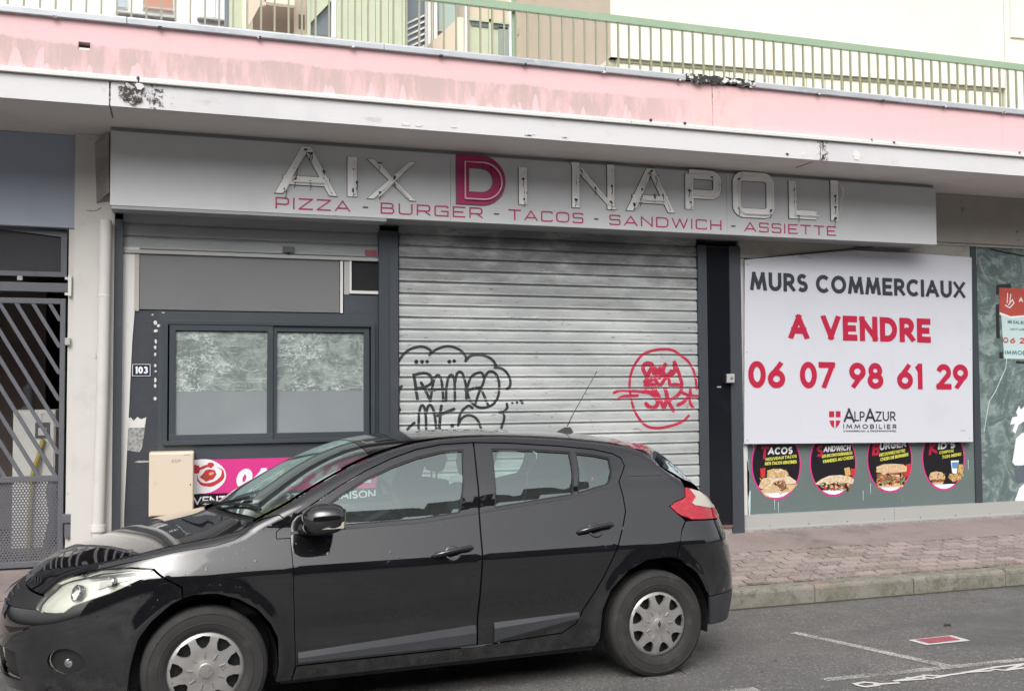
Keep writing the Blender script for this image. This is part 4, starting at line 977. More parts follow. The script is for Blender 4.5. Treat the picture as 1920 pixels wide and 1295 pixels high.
# grey blind box and its white channels
bl = empty('blind_box', (px(450, 530, FY)[0], FY, 2.5), label='flat grey blind box between the half raised shutter and the window', cat='blind')
bx('blind_face', M['blind'], px(262, 530, FY)[0], px(636, 530, FY)[0], FY-.008, FY+.06, px(450, 583, FY)[1], zb0+.02, bl)
vcol('side_channel', M['beige_trim'], 252, 261, 530, FY-.014, px(250, 583, FY)[1], zb0+.01, .05, bl)
vcol('side_channel', M['white_trim'], 638, 643, 530, FY-.014, px(640, 587, FY)[1], zb0+.01, .05, bl)
# small corner window
cw = empty('corner_window', (px(680, 515, FY)[0], FY, 2.5), label='small dark pane with white frame right of the grey blind box', cat='window')
a, b = px(645, 510, FY)[0], px(711, 510, FY)[0]; z0, z1 = px(680, 551, FY)[1], zb0+.01
bx('pane', M['dark'], a+.05, b, FY+.0, FY+.03, z0+.03, z1, cw)
bx('window_frame', M['alu'], a, a+.045, FY-.012, FY+.03, z0-.01, z1, cw); bx('window_frame', M['white_trim'], a+.046, a+.065, FY-.02, FY+.03, z0+.028, z1, cw)
bx('window_sill', M['white_trim'], a+.046, b, FY-.02, FY+.03, z0+.0, z0+.027, cw)

# ================================================================== SERVICE WINDOW
sw = empty('service_window', ((xw0+xw1)/2, FY, zw0), label='dark framed sliding service window with whitewashed upper glass', cat='window')
def frame(nm, x0, x1, z0, z1, Y0, Y1, t, mt, parent, tb=None):
    tb = tb or t; m = MB()
    m.box(x0, x1, Y0, Y1, z1-tb, z1); m.box(x0, x1, Y0, Y1, z0, z0+tb); m.box(x0, x0+t, Y0, Y1, z0+tb, z1-tb); m.box(x1-t, x1, Y0, Y1, z0+tb, z1-tb)
    return m.build(nm, mt, parent, bevel=.002)
frame('window_frame', xw0, xw1, zw0, zw1, FY-.035, FY+.06, .035, M['window_frame'], sw)
gx = [px(u, 720, FY)[0] for u in (330, 507, 517.5, 680)]
gz0, gz1, gm = px(500, 809, FY)[1], px(500, 627, FY)[1], px(500, 733, FY)[1]
for (a, b, d) in ((gx[0], gx[1], .0), (gx[2], gx[3], .018)):
    sh = frame('sash', a-.055 if d == 0 else a-.045, b+.02 if d == 0 else b+.06, zw0+.036, zw1-.036, FY-.028+d, FY+.005+d, .05, M['window_frame'], sw)
    bx('pane', M['wash_left'], a-.01, b+.01, FY-.004+d, FY+.002+d, gm, gz1+.02, sh)
    bx('pane', M['frosted'], a-.01, b+.01, FY-.005+d, FY+.002+d, gz0-.02, gm-.001, sh)
# ================================================================== PINK BANNER UNDER THE WINDOW
BY = FY-.006
bn = empty('phone_banner', (px(520, 900, BY)[0], BY, 1.0), label='magenta banner with pizza drawing and phone digits seen behind the windscreen', cat='banner')
x0, x1 = px(355, 900, BY)[0], px(745, 900, BY)[0]-.16; zt1, zm1, zb1 = px(363, 862, BY)[1], px(363, 926, BY)[1], px(363, 953, BY)[1]-.01
x1 = min(x1, px(708, 880, BY)[0])
bx('magenta_field', M['magenta'], x0, x1, BY, BY+.004, zm1, zt1, bn)
bx('black_strip', M['black_print'], x0, x1, BY, BY+.004, zb1, zm1-.001, bn)
xc_, zc_ = px(363, 893, BY); R_c = px(424, 893, BY)[0]-xc_
m = MB(); m.prism([(xc_, zm1)]+[(xc_+R_c*cos(a), zc_+max(-1, min(1, sin(a)*1.12))*(zt1-zm1)/2) for a in [radians(-78+156*i/16) for i in range(17)]]+[(xc_, zt1), (x0, zt1), (x0, zm1)], BY-.002, BY); m.build('white_disc', M['white_paint'], bn)
def circ(cx, cz, rx, rz, a0=0, a1=360, n=16): return [(cx+rx*cos(radians(a0+(a1-a0)*i/n)), cz+rz*sin(radians(a0+(a1-a0)*i/n))) for i in range(n+1)]
pc = px(392, 890, BY)
def blob(cx, cz, rx, rz, seed, tilt=0, n=15, amp=.16):
    r_ = random.Random(seed); o = []
    for i in range(n):
        a = 2*pi*i/n; q = 1+r_.uniform(-amp, amp); x_, z_ = rx*cos(a)*q, rz*sin(a)*q; o.append((cx+x_*cos(tilt)-z_*sin(tilt), cz+x_*sin(tilt)+z_*cos(tilt)))
    return o
def bl(pts_, mt, lay): m = MB(); m.prism(pts_, BY-.0025-.0007*lay, BY-.002); m.build('pizza_drawing', M[mt], bn)
bl(blob(pc[0]+.015, pc[1]-.015, .115, .082, 1, .25, 24, .03), 'red_print', 0); bl(blob(pc[0]+.005, pc[1]+.002, .100, .068, 2, .25, 24, .03), 'white_paint', 1)
bl(blob(pc[0]-.005, pc[1]+.0, .068, .046, 3, .35), 'red_print', 2); bl(blob(pc[0]+.02, pc[1]+.012, .022, .014, 4, .3), 'bread', 3); bl(blob(pc[0]-.03, pc[1]-.014, .02, .012, 5, .1), 'meat', 3)
bl(blob(pc[0]+.012, pc[1]+.085, .026, .024, 6), 'red_print', 2); bl(blob(pc[0]-.11, pc[1]+.052, .040, .040, 7), 'red_print', 2); bl(blob(pc[0]-.045, pc[1]+.068, .055, .013, 8, .35), 'red_print', 3)
m = MB(); wp = px(441, 915, BY); wq = px(690, 880, BY); h_ = px(450, 879, BY)[1]-px(450, 915, BY)[1]
word(m, '04 76 34 82', wp, (wq[0]+.28*0+.02, wp[1]+.01), h_, .30, BY, .003, shear=.18, gap=.22, space=.42); m.build('phone_digits', M['white_paint'], bn)
m = MB(); a = px(362, 946, BY); h_ = px(380, 932, BY)[1]-px(380, 947, BY)[1]; word(m, 'VENTE A EMPORTER LIVRAISON', (a[0], a[1]), (x1-.02, a[1]), h_, .18, BY, .003, gap=.24, space=.36); m.build('strip_lettering', M['white_paint'], bn)
# house number plate
np_ = empty('house_number', (px(265, 693, FY)[0], FY, px(265, 693, FY)[1]), label='small blue black enamel plate with number 103 on dark render', cat='number plate')
a, z1 = px(247.5, 681.6, FY-.01); b, z0 = px(282.5, 705.5, FY-.01)
bx('plate', mat('navy enamel', (.02, .025, .05), .25), a, b, FY-.008, FY+.0, z0, z1, np_)
m = MB(); t_ = .004
for q in ((a+.003, b-.003, z0+.003, z0+.003+t_), (a+.003, b-.003, z1-.003-t_, z1-.003), (a+.003, a+.003+t_, z0+.007, z1-.007), (b-.003-t_, b-.003, z0+.007, z1-.007)): m.box(q[0], q[1], FY-.0095, FY-.008, q[2], q[3])
m.build('plate_border', M['white_paint'], np_)
m = MB(); word(m, '103', (a+.026, z0+.024), (b-.024, z0+.024), (z1-z0)*.56, .24, FY-.0085, .0015, gap=.36); m.build('plate_digits', M['white_paint'], np_)
# cream electricity box
eb = empty('meter_box', (px(320, 960, FY-.2)[0], FY-.2, .9), label='cream plastic electricity box fixed beside the magenta banner', cat='meter box')
EY = FY-.20; a, b = px(281, 905, EY)[0], px(362, 905, EY)[0]; z1 = px(320, 850, EY)[1]; z0 = px(300, 962, EY)[1]-.02
bx('box_body', M['cream_box'], a-.008, b+.008, EY+.018, FY, z0-.01, z1+.012, eb, bevel=.01)
dr_ = bx('box_door', M['cream_box'], a, b, EY, EY+.017, z0, z1, eb, bevel=.006)
xx, zz = px(291.5, 905, EY); m = MB(); m.lathe([(0, -.004), (.011, -.004), (.012, .002)], (xx, EY, zz), (0, -1, 0), 12); m.build('lock', M['plastic_black'], dr_)
xx, zz = px(357, 908, EY); m = MB(); m.lathe([(0, .003), (.006, .003), (.007, -.002)], (xx, EY, zz), (0, -1, 0), 10); m.build('lock', M['plastic_black'], dr_)
xx, zz = px(329, 864, EY); m = MB(); word(m, 'EDF', (xx-.03, zz-.012), (xx+.045, zz-.010), .026, .2, EY-.0005, .0015); m.build('maker_mark', M['beige_trim'], dr_)
xx, zz = px(352, 850.5, EY); bx('hinge_tab', M['beige_trim'], xx-.03, xx+.02, EY-.002, EY, zz-.012, zz-.004, dr_)
# key switch on the post by the lacquered panel
ks = empty('key_switch', (px(1369, 709, FY-.1)[0], FY-.1, 1.75), label='small white key switch on the black panel left of the sale board', cat='switch')
xx, zz = px(1368, 709, FY-.1); bx('switch_box', M['alu'], xx-.045, xx+.045, FY-.125, FY-.05, zz-.045, zz+.045, ks, bevel=.006)
bx('switch_side', M['plastic_black'], xx-.058, xx-.046, FY-.12, FY-.05, zz-.04, zz+.05, ks)
m = MB(); m.lathe([(0, .004), (.012, .004), (.014, .0)], (xx+.008, FY-.125, zz), (0, -1, 0), 12); m.build('key_barrel', M['grey_metal'], ks)
xx, zz = px(1349, 725, FY-.055); bx('scratch_mark', M['alu'], xx-.025, xx+.02, FY-.053, FY-.049, zz-.006, zz+.006, bld)

# ================================================================== SHOP WINDOWS ON THE RIGHT
WY = FY+.03
zs1 = (px(1395, 965, FY-.02)[1]+px(1920, 939.5, FY-.02)[1])/2; zs0 = (px(1395, 992, FY-.02)[1]+px(1920, 964, FY-.02)[1])/2
zwt = px(1700, 458, WY)[1]+.03
XA = px(1392.5, 800, FY-.02)[0]; XM0, XM1 = px(1823.5, 800, WY)[0], px(1838, 800, WY)[0]; XE = 14.0
win1 = empty('shop_window', (XA, FY, zs1), label='grey backed shop window behind the white for sale board', cat='window')
bx('pane', M['shop_pane'], XA+.04, XM0+.01, WY, WY+.01, zs1, zwt, win1)
bx('window_frame', M['white_trim'], XA+.0, XA+.05, WY-.04, WY+.02, zs1, zwt, win1, bevel=.003)
r = random.Random(9)
for k in range(7):     # runs of old paint down the left edge of the glass
    xx = XA+.055+r.uniform(0, .03); zz = r.uniform(.6, 1.2); m = MB(); m.prism([(xx, zz), (xx+.03, zz+.04), (xx+.022, zz-.18), (xx+.008, zz-.26), (xx-.002, zz-.1)], WY-.0015, WY); m.build('paint_run', M['poster_pale'] if k % 2 else M['frosted'], win1)
m = MB()
for u, v in ((1452, 945), (1459, 950), (1618, 928), (1632, 915), (1815, 870), (1440, 842), (1412, 838)): 
    xx, zz = px(u, v, WY); m.prism([(xx, zz+.05), (xx+.006, zz+.05), (xx+.004, zz-.06), (xx+.001, zz-.05)], WY-.001, WY)
m.build('paint_run', M['poster_pale'], win1)
win2 = empty('shop_window', (XM1, FY, zs1), label='swirly whitewashed shop window at the right edge with posters', cat='window')
bx('pane', M['wash_right'], XM1-.01, XE, WY+.004, WY+.014, zs1, zwt, win2)
bx('window_frame', M['window_frame'], XM0+.011, XM1-.011, WY-.02, WY+.03, zs1, zwt, win2)
m = MB(); cr = [(1888, 668), (1886, 690), (1876, 712), (1866, 735), (1855, 752), (1848, 790), (1846, 808)]
q = [onY(u, v, WY) for u, v in cr]; m.tube([(p.x, WY+.001, p.z) for p in q], .0035, 5); m.build('glass_crack', M['poster_pale'], win2)
m = MB(); a, b = onY(1855, 467, WY), onY(1930, 482, WY); m.tube([(a.x, WY-.01, a.z), (b.x, WY-.01, b.z)], .006, 6); m.build('hanging_cord', M['plastic_black'], win2)
m = MB(); a, b, c = onY(1397, 487, FY-.045), onY(1560, 470, FY-.045), onY(1690, 458, FY-.045); m.tube([tuple(a), tuple(b), tuple(c)], .006, 6); m.build('hanging_cord', M['plastic_black'], win1)
sl = empty('window_sill', (XA, FY, zs0), label='long pale aluminium sill under both shop windows', cat='sill')
for a, b in ((XA-.0, 7.35), (7.354, 10.4), (10.404, XE)): bx('sill_sheet', M['alu'], a, b, FY-.02, WY+.03, zs0, zs1-.001, sl)
bx('sill_nose', M['alu'], XA, XE, FY-.035, FY-.021, zs0-.012, zs0+.014, sl, bevel=.003)
m = MB(); 
for k in range(11): 
    xx = XA+.3+.47*k; m.lathe([(0, .006), (.009, .004), (.01, 0)], (xx, FY-.02, zs0+.028), (0, -1, 0), 8)
m.build('screw_heads', M['stone_base'], sl)
bx('stone_plinth', M['stone_base'], XA-.02, XE, FY-.06, FY+.2, .15, zs0-.002, bld)
# pale timber behind the top of the sale window
bx('inner_headboard', M['beige_trim'], XA+.05, px(1830, 470, WY)[0], WY-.012, WY-.002, px(1500, 483, WY)[1], zwt, bld)

# ================================================================== FOR SALE BOARD
TY = FY-.055
sb = empty('sale_board', (px(1610, 830, TY)[0], TY, 1.1), label='big white MURS COMMERCIAUX A VENDRE board with phone number', cat='sale board')
pt = [px(u, v, TY) for u, v in ((1395.5, 832), (1396.5, 487), (1500, 477.5), (1606, 469.5), (1700, 474), (1822, 482.5), (1824.5, 828))]
m = MB(); m.prism(pt, TY, TY+.006); m.build('board_sheet', M['banner_white'], sb, bevel=.001)
def bword(name, s_, c0, c1, c2, wt, mt, halo=None, **kw):
    """c0 bottom-left, c1 bottom-right, c2 top-left pixel, fitted on the board"""
    a, b, c = px(*c0, TY), px(*c1, TY), px(*c2, TY); hb = kw.pop('hb', None)
    if halo:
        m = MB(); e = .008; word(m, s_, (a[0]-e, a[1]-e), (b[0]+e, b[1]-e), c[1]-a[1]+2*e, wt+.13, TY-.0006, .0008, hb=(hb+2*e if hb else None), **kw); m.build(name+'_outline', M['halo'], sb)
    m = MB(); one = kw.pop('one', None)
    if one: word(m, s_, a, b, c[1]-a[1], wt, TY-.0030, .0012, hb=hb, each=lambda t: t.build(one, mt, sb), **kw); return
    word(m, s_, a, b, c[1]-a[1], wt, TY-.0030, .0012, hb=hb, **kw); return m.build(name, mt, sb)
hm = px(1500, 527, TY)[1]-px(1500, 557, TY)[1]
bword('headline', 'MURS COMMERCIAUX', (1407, 544), (1809, 559.5), (1407, 509), .22, M['board_dark'], one='printed_letter', gap=.36, space=.5, hb=px(1809, 528, TY)[1]-px(1809, 559.5, TY)[1])
bword('sale_words', 'A VENDRE', (1480, 635.5), (1744, 642.5), (1480, 588), .25, M['board_red'], one='printed_letter', gap=.40, space=.6)
bword('phone_number', '06 07 98 61 29', (1403.5, 727), (1815, 730), (1403.5, 676), .22, M['board_red'], one='printed_digit', gap=.27, space=.62)
bword('agency_name', 'A', (1582, 791), (1602, 792), (1582, 764), .16, M['board_dark']); bword('agency_name', 'LP', (1602, 789), (1621, 789), (1602, 771), .14, M['board_dark'])
bword('agency_name', 'A', (1622, 790.5), (1641, 791), (1622, 765), .16, M['board_dark']); bword('agency_name', 'ZUR', (1642, 789), (1679, 789), (1642, 771), .14, M['board_dark'])
bword('agency_line', 'IMMOBILIER', (1581, 803), (1681, 803.5), (1581, 794.5), .18, M['board_dark'], gap=.5)
bword('agency_line', 'COMMERCIAL & PROFESSIONNEL', (1581, 809), (1681, 809), (1581, 806), .22, M['board_dark'], gap=.4)
def poly(name, pts_, Y, mt, parent, d=.001):
    m = MB(); m.prism([px(u, v, Y) for u, v in pts_], Y-d, Y); return m.build(name, mt, parent)
for u, v in ((1402, 496), (1816, 489), (1401, 825), (1818, 821), (1400, 660), (1819, 655), (1606, 476)):
    xx, zz = px(u, v, TY); m = MB(); m.lathe([(0, .0035), (.007, .003), (.0085, 0)], (xx, TY, zz), (0, -1, 0), 10); m.build('board_screw', M['alu'], sb)
for q in ([(1554.5, 770.5), (1564, 770.5), (1564, 782), (1554.5, 782)], [(1567, 770.5), (1576, 770.5), (1576, 782), (1567, 782)],
          [(1555, 788), (1564, 788), (1564, 803), (1558, 797)], [(1567, 788), (1576, 788), (1573, 796), (1567, 803)]):
    poly('shield_mark', q, TY-.0005, M['board_red'], sb)
poly('printer_mark', [(1801, 806), (1810, 806), (1810, 808), (1801, 808)], TY-.0005, M['alu'], sb)
poly('board_smudge', [(1496, 480), (1502, 478), (1526, 483), (1520, 486), (1500, 484)], TY-.0003, mat('smudge', (.42, .43, .47), .5), sb, .0003)

# ================================================================== ROUND FOOD STICKERS
CY = WY-.0015
def sticker(label, u0, u1, vbot, build):
    xa, xb = px(u0, 880, CY)[0], px(u1, 880, CY)[0]; R1 = (xb-xa)/2; cx = (xa+xb)/2; zb_ = px((u0+u1)/2, vbot, CY)[1]; RZ = R1*1.22; cz = zb_+RZ
    s = empty('food_sticker', (cx, CY, zb_), label=label, cat='sticker', group='round food stickers on the shop window')
    m = MB(); m.prism(circ(cx, cz, R1, RZ, n=40)[:-1], CY-.001, CY); m.build('pink_ring', M['magenta'], s)
    m = MB(); m.prism(circ(cx, cz, R1-.016, RZ-.016, n=40)[:-1], CY-.0018, CY-.001); m.build('black_disc', M['black_print'], s)
    m = MB(); a0 = radians(215); pts_ = [(cx+(R1-.02)*cos(a), cz+(RZ-.02)*sin(a)) for a in [radians(238+64*i/10) for i in range(11)]]; m.prism(pts_, CY-.0026, CY-.0018); m.build('white_table', M['white_paint'], s)
    return s
def food(s, name, pts_, mt, lay, off, sc=8.0):
    m = MB(); d = .0018+.0007*lay; m.prism([px(off[0]+x/sc, off[1]+y/sc, CY) for x, y in pts_], CY-d-.0006, CY-d); m.build(name, M[mt], s)
def cap(s, name, t_, a, b, h, mt, off, sc=8.0, wt=.2, lay=3, shear=.12, dy=0):
    A_, B_ = px(off[0]+a[0]/sc, off[1]+a[1]/sc, CY), px(off[0]+b[0]/sc, off[1]+b[1]/sc, CY); hh = px(off[0]+a[0]/sc, off[1]+(a[1]-h)/sc, CY)[1]-A_[1]
    m = MB(); word(m, t_, A_, B_, hh, wt, CY-.0018-.0007*lay, .0006, shear=shear, gap=.3, space=.4); m.build(name, M[mt], s)
O1, O2 = (1380, 820), (1600, 820)
s = sticker('round TACOS sticker with food on a board, leftmost under the sale board', 1408.5, 1502, 936.5, None)
cap(s, 'initial', 'T', (365, 325), (470, 325), 200, 'board_red', O1, wt=.22, lay=4); cap(s, 'title', 'ACOS', (475, 258), (840, 245), 110, 'white_paint', O1, wt=.24)
cap(s, 'tagline', 'NOUVEAU! TACOS', (440, 350), (905, 300), 48, 'yellow_print', O1, wt=.24); cap(s, 'tagline', 'NOS TACOS GRATINES', (432, 415), (905, 385), 50, 'yellow_print', O1, wt=.24)
food(s, 'chips', [(460, 560), (480, 490), (560, 465), (680, 470), (760, 500), (790, 560), (600, 600), (470, 600)], 'fries', 1, O1)
food(s, 'tray', [(370, 790), (560, 700), (900, 700), (930, 690), (820, 810), (620, 890), (520, 900), (430, 870)], 'bread', 0, O1)
food(s, 'wrap', [(335, 735), (400, 610), (540, 590), (560, 680), (490, 770), (370, 765)], 'bread_pale', 2, O1)
food(s, 'wrap', [(540, 600), (700, 570), (800, 580), (900, 650), (890, 690), (700, 700), (560, 690)], 'bread_pale', 1, O1)
food(s, 'wrap_cut', [(540, 660), (720, 620), (800, 780), (660, 850)], 'bread', 3, O1); food(s, 'filling', [(565, 670), (710, 635), (765, 760), (670, 790)], 'meat', 4, O1)
food(s, 'drink_cup', [(362, 460), (440, 450), (435, 590), (370, 600)], 'red_print', 0, O1)
s = sticker('round SANDWICH sticker with filled baguette, second from the left', 1518, 1606, 930.5, None)
cap(s, 'initial', 'S', (1200, 290), (1290, 290), 180, 'board_red', O1, wt=.22, lay=4); cap(s, 'title', 'ANDWICH', (1310, 218), (1708, 190), 85, 'white_paint', O1, wt=.24)
cap(s, 'tagline', 'LES INCONTOURNABLES', (1285, 305), (1740, 250), 48, 'yellow_print', O1, wt=.24); cap(s, 'tagline', 'VIANDES AU CHOIX', (1295, 385), (1755, 320), 52, 'yellow_print', O1, wt=.24)
food(s, 'baguette', [(1185, 690), (1280, 620), (1400, 570), (1560, 560), (1700, 580), (1770, 630), (1750, 690), (1500, 700), (1250, 710)], 'bread_pale', 1, O1)
food(s, 'filling', [(1240, 690), (1290, 670), (1400, 690), (1700, 675), (1710, 740), (1600, 790), (1380, 780), (1280, 750)], 'lettuce', 2, O1)
food(s, 'filling', [(1300, 690), (1420, 700), (1700, 680), (1690, 720), (1420, 745), (1320, 725)], 'meat', 3, O1)
food(s, 'chips', [(1620, 460), (1700, 440), (1720, 560), (1640, 570)], 'fries', 1, O1); food(s, 'chips_box', [(1720, 460), (1785, 470), (1770, 590), (1715, 560)], 'red_print', 2, O1)
s = sticker('round BURGER sticker with stacked cheeseburger, third from the left', 1625.5, 1711, 923.5, None)
cap(s, 'initial', 'B', (280, 270), (375, 270), 200, 'board_red', O2, wt=.22, lay=4); cap(s, 'title', 'URGER', (390, 190), (785, 140), 110, 'white_paint', O2, wt=.24)
cap(s, 'tagline', 'DECOUVREZ NOTRE', (385, 285), (770, 215), 48, 'yellow_print', O2, wt=.24); cap(s, 'tagline', 'CHOIX DE BURGERS', (400, 355), (820, 275), 50, 'yellow_print', O2, wt=.24)
food(s, 'bun_bottom', [(350, 680), (780, 650), (740, 740), (370, 745)], 'bread', 1, O2); food(s, 'lettuce', [(340, 640), (770, 590), (780, 670), (350, 705)], 'lettuce', 2, O2)
food(s, 'patty', [(345, 540), (750, 510), (740, 570), (640, 640), (350, 640)], 'meat', 3, O2); food(s, 'bun_top', [(335, 520), (350, 440), (430, 400), (580, 390), (740, 400), (800, 440), (790, 510), (560, 530)], 'bread', 4, O2)
food(s, 'cheese', [(410, 530), (540, 520), (480, 580)], 'bread_pale', 4, O2); food(s, 'cheese', [(560, 560), (690, 560), (680, 640)], 'bread_pale', 4, O2); food(s, 'chips_box', [(790, 400), (860, 390), (840, 560), (780, 600), (750, 540)], 'red_print', 0, O2)
s = sticker("round KID'S sticker with small burger and cup, rightmost of the four", 1729, 1809.5, 919.5, None)
cap(s, 'initial', 'K', (1130, 265), (1250, 240), 200, 'board_red', O2, wt=.22, lay=4); cap(s, 'title', "ID'S", (1265, 180), (1520, 155), 105, 'white_paint', O2, wt=.26)
cap(s, 'tagline', 'COMPOSE', (1285, 250), (1500, 215), 45, 'yellow_print', O2, wt=.24); cap(s, 'tagline', 'TON MENU', (1325, 320), (1610, 270), 50, 'yellow_print', O2, wt=.24)
food(s, 'small_burger', [(1130, 590), (1160, 525), (1240, 505), (1330, 520), (1375, 580), (1370, 630), (1150, 640)], 'bread', 1, O2); food(s, 'patty', [(1165, 625), (1365, 615), (1350, 665), (1180, 670)], 'meat', 2, O2)
food(s, 'bun_bottom', [(1175, 670), (1360, 660), (1330, 700), (1195, 705)], 'bread', 1, O2); food(s, 'cup', [(1460, 345), (1580, 340), (1545, 540), (1480, 530)], 'white_paint', 1, O2); food(s, 'cup_band', [(1475, 370), (1570, 365), (1560, 460), (1482, 460)], 'blue_print', 2, O2)
food(s, 'chips', [(1580, 400), (1640, 400), (1640, 560), (1600, 640), (1500, 660), (1420, 600), (1440, 540), (1560, 540)], 'fries', 0, O2)
# scraps of colour that make up the printed food
def scraps(s_, region, pal, n, seed, off, size=22, sc=8.0):
    r_ = random.Random(seed)
    for k, mt in enumerate(pal):
        m = MB(); c = 0
        for _ in range(n*6):
            x = r_.uniform(min(p[0] for p in region), max(p[0] for p in region)); y = r_.uniform(min(p[1] for p in region), max(p[1] for p in region))
            if not inside2(region, (x, y)): continue
            a = r_.uniform(0, pi); L = size*r_.uniform(.5, 1.3); W_ = L*r_.uniform(.25, .6); ca_, sa_ = cos(a), sin(a)
            P_ = [px(off[0]+(x+dx*ca_-dy*sa_)/sc, off[1]+(y+dx*sa_+dy*ca_)/sc, CY) for dx, dy in ((-L, -W_*.4), (0, -W_), (L, -W_*.2), (L*.7, W_), (-L*.5, W_*.8))]
            m.prism(P_, CY-.0056-.0006*k-.00002*c, CY-.0052); c += 1
            if c >= n: break
        m.build('food_detail', M[mt], s_, kind='stuff')
def inside2(poly, p):
    x, y = p; c = False
    for i in range(len(poly)):
        x1, y1 = poly[i]; x2, y2 = poly[(i+1) % len(poly)]
        if (y1 > y) != (y2 > y) and x < (x2-x1)*(y-y1)/(y2-y1)+x1: c = not c
    return c
ST = [o for o in COL.objects if o.name.startswith('food_sticker')]
scraps(ST[0], [(470, 480), (760, 480), (780, 590), (480, 600)], ['fries', 'bread_pale', 'bread'], 26, 1, O1, 24); scraps(ST[0], [(560, 670), (720, 635), (780, 770), (670, 820)], ['meat', 'bread_pale', 'black_print'], 14, 2, O1, 18); scraps(ST[0], [(350, 620), (530, 600), (500, 760), (360, 740)], ['fries', 'bread'], 18, 3, O1, 20)
scraps(ST[1], [(1250, 690), (1700, 680), (1680, 780), (1320, 770)], ['lettuce', 'meat', 'red_print', 'bread_pale', 'black_print'], 18, 4, O1, 24); scraps(ST[1], [(1280, 620), (1560, 575), (1740, 620), (1700, 670), (1300, 680)], ['bread_pale', 'bread'], 14, 5, O1, 30)
scraps(ST[2], [(350, 545), (745, 520), (750, 700), (360, 710)], ['meat', 'lettuce', 'fries', 'black_print', 'red_print'], 18, 6, O2, 24); scraps(ST[2], [(350, 440), (600, 395), (780, 440), (760, 510), (350, 520)], ['bread', 'bread_pale'], 16, 7, O2, 20)
scraps(ST[3], [(1420, 560), (1560, 540), (1640, 420), (1640, 600), (1500, 670)], ['fries', 'bread', 'meat'], 16, 8, O2, 18); scraps(ST[3], [(1140, 540), (1360, 540), (1360, 620), (1150, 630)], ['bread', 'meat'], 8, 9, O2, 20)
# notary poster and white cut-out at the right edge
po = empty('notary_poster', (px(1905, 600, WY)[0], WY, 1.9), label='pale poster with brick red top taped on the whitewashed window', cat='poster')
pz = WY+.001
poly('poster_sheet', [(1883, 672), (1873.5, 539), (2010, 546), (2016, 676)], pz, M['poster_pale'], po)
poly('poster_header', [(1874, 586), (1873.5, 539), (2010, 546), (2012, 590), (1930, 591), (1895, 594)], pz-.0012, M['poster_red'], po)
poly('poster_wave', [(1874.4, 590), (1874.2, 585), (1895, 593), (1930, 590), (1930, 593), (1897, 597)], pz-.0024, M['white_paint'], po)
def pword(s_, c0, c1, hp, mt, wt=.2):
    a, b = px(*c0, pz), px(*c1, pz); h = px(c0[0], c0[1]-hp, pz)[1]-a[1]; m = MB(); word(m, s_, a, b, h, wt, pz-.0024, .0006, gap=.3, space=.4); m.build('poster_lettering', M[mt], po)
pword('A', (1910, 566), (1918, 566.5), 9, 'white_paint'); pword('NOTAIRES', (1924, 567), (1990, 570), 9, 'white_paint')
pword('ME DAL BO', (1889, 606), (1922, 608), 6, 'teal_print'); pword('NOTAIRES', (1894, 619), (1928, 620), 4, 'teal_print'); pword('06 26 19', (1880, 643), (1960, 645), 11, 'poster_red', .24); pword('IMMOBILIER', (1884, 664.5), (1950, 666), 8, 'teal_print', .2)
m = MB(); hc = [px(1886+x/6, 552+y/6, pz) for x, y in ((0, 0), (10, 40), (20, 90), (40, 110), (60, 90), (62, 60), (50, 50))]; 
stroke_mesh(m, [[px(1883, 568, pz), px(1884, 556, pz)], [px(1888, 568, pz), px(1889, 549, pz)], [px(1893, 566, pz), px(1895, 551, pz)], [px(1884, 572, pz), px(1893, 577, pz), px(1901, 568, pz), px(1898, 562, pz), px(1890, 572, pz)]], .012, lambda a, b: (a, b), pz-.0013, .0006); m.build('hand_emblem', M['white_paint'], po)
for q in ([(1868, 552), (1868, 534), (1895, 531), (1896, 540), (1875, 541), (1874, 552)], [(1867, 570), (1873, 570), (1875, 634), (1868, 633)], [(1874, 660), (1880, 660), (1881, 672), (1874, 672)], [(1905, 676), (1930, 678), (1930, 682), (1905, 681)]):
    poly('tape_strip', q, pz-.0001, M['tape'], po, .0009)
ct = empty('window_cutout', (px(1910, 850, WY)[0], WY, 1.2), label='plain white paper cut-out stuck low on the rightmost window', cat='sticker')
poly('paper_shape', [(1905, 772), (1911, 760), (1914, 768), (1925, 756), (1960, 760), (1960, 790), (1925, 786), (1910, 796), (1904, 812), (1898, 808), (1903, 794), (1894, 796), (1898, 782), (1908, 780)], pz, M['white_paint'], ct)
poly('paper_shape', [(1915, 812), (1940, 805), (1950, 880), (1915, 872), (1903, 872), (1898, 866), (1902, 842), (1905, 822)], pz, M['white_paint'], ct)
poly('paper_shape', [(1911, 915), (1925, 902), (1955, 905), (1958, 938), (1903, 938)], pz, M['white_paint'], ct)
poly('grey_shape', [(1902, 880), (1925, 868), (1950, 880), (1955, 903), (1925, 901), (1912, 906), (1906, 900)], pz, mat('slate print', (.10, .12, .15), .5), ct)

# ================================================================== GARAGE GATE
GT = FY+.10
gate = empty('garage_gate', (px(60, 1060, GT)[0], GT, .3), label='grey metal gate with slanting bars and perforated lower panel', cat='gate')
def gx_(u, v=700): return px(u, v, GT)[0]
def gz_(u, v): return px(u, v, GT)[1]
GX0, GX1 = -2.95, gx_(122)
zt0 = gz_(60, 559); zt1 = zt0-.045; zm_ = gz_(60, 892); zm2 = gz_(60, 903); zbt = gz_(60, 1051); zbb = gz_(60, 1062)
st = gx_(122)-gx_(112)
bx('gate_stile', M['grey_metal'], GX1-st, GX1, GT-.02, GT+.03, zbb, zt0, gate, bevel=.003)
bx('gate_stile', M['grey_metal'], GX0, GX0+st, GT-.02, GT+.03, zbb, zt0, gate, bevel=.003)
bx('gate_rail', M['grey_metal'], GX0+st, GX1-st, GT-.018, GT+.028, zt1, zt0, gate, bevel=.003)
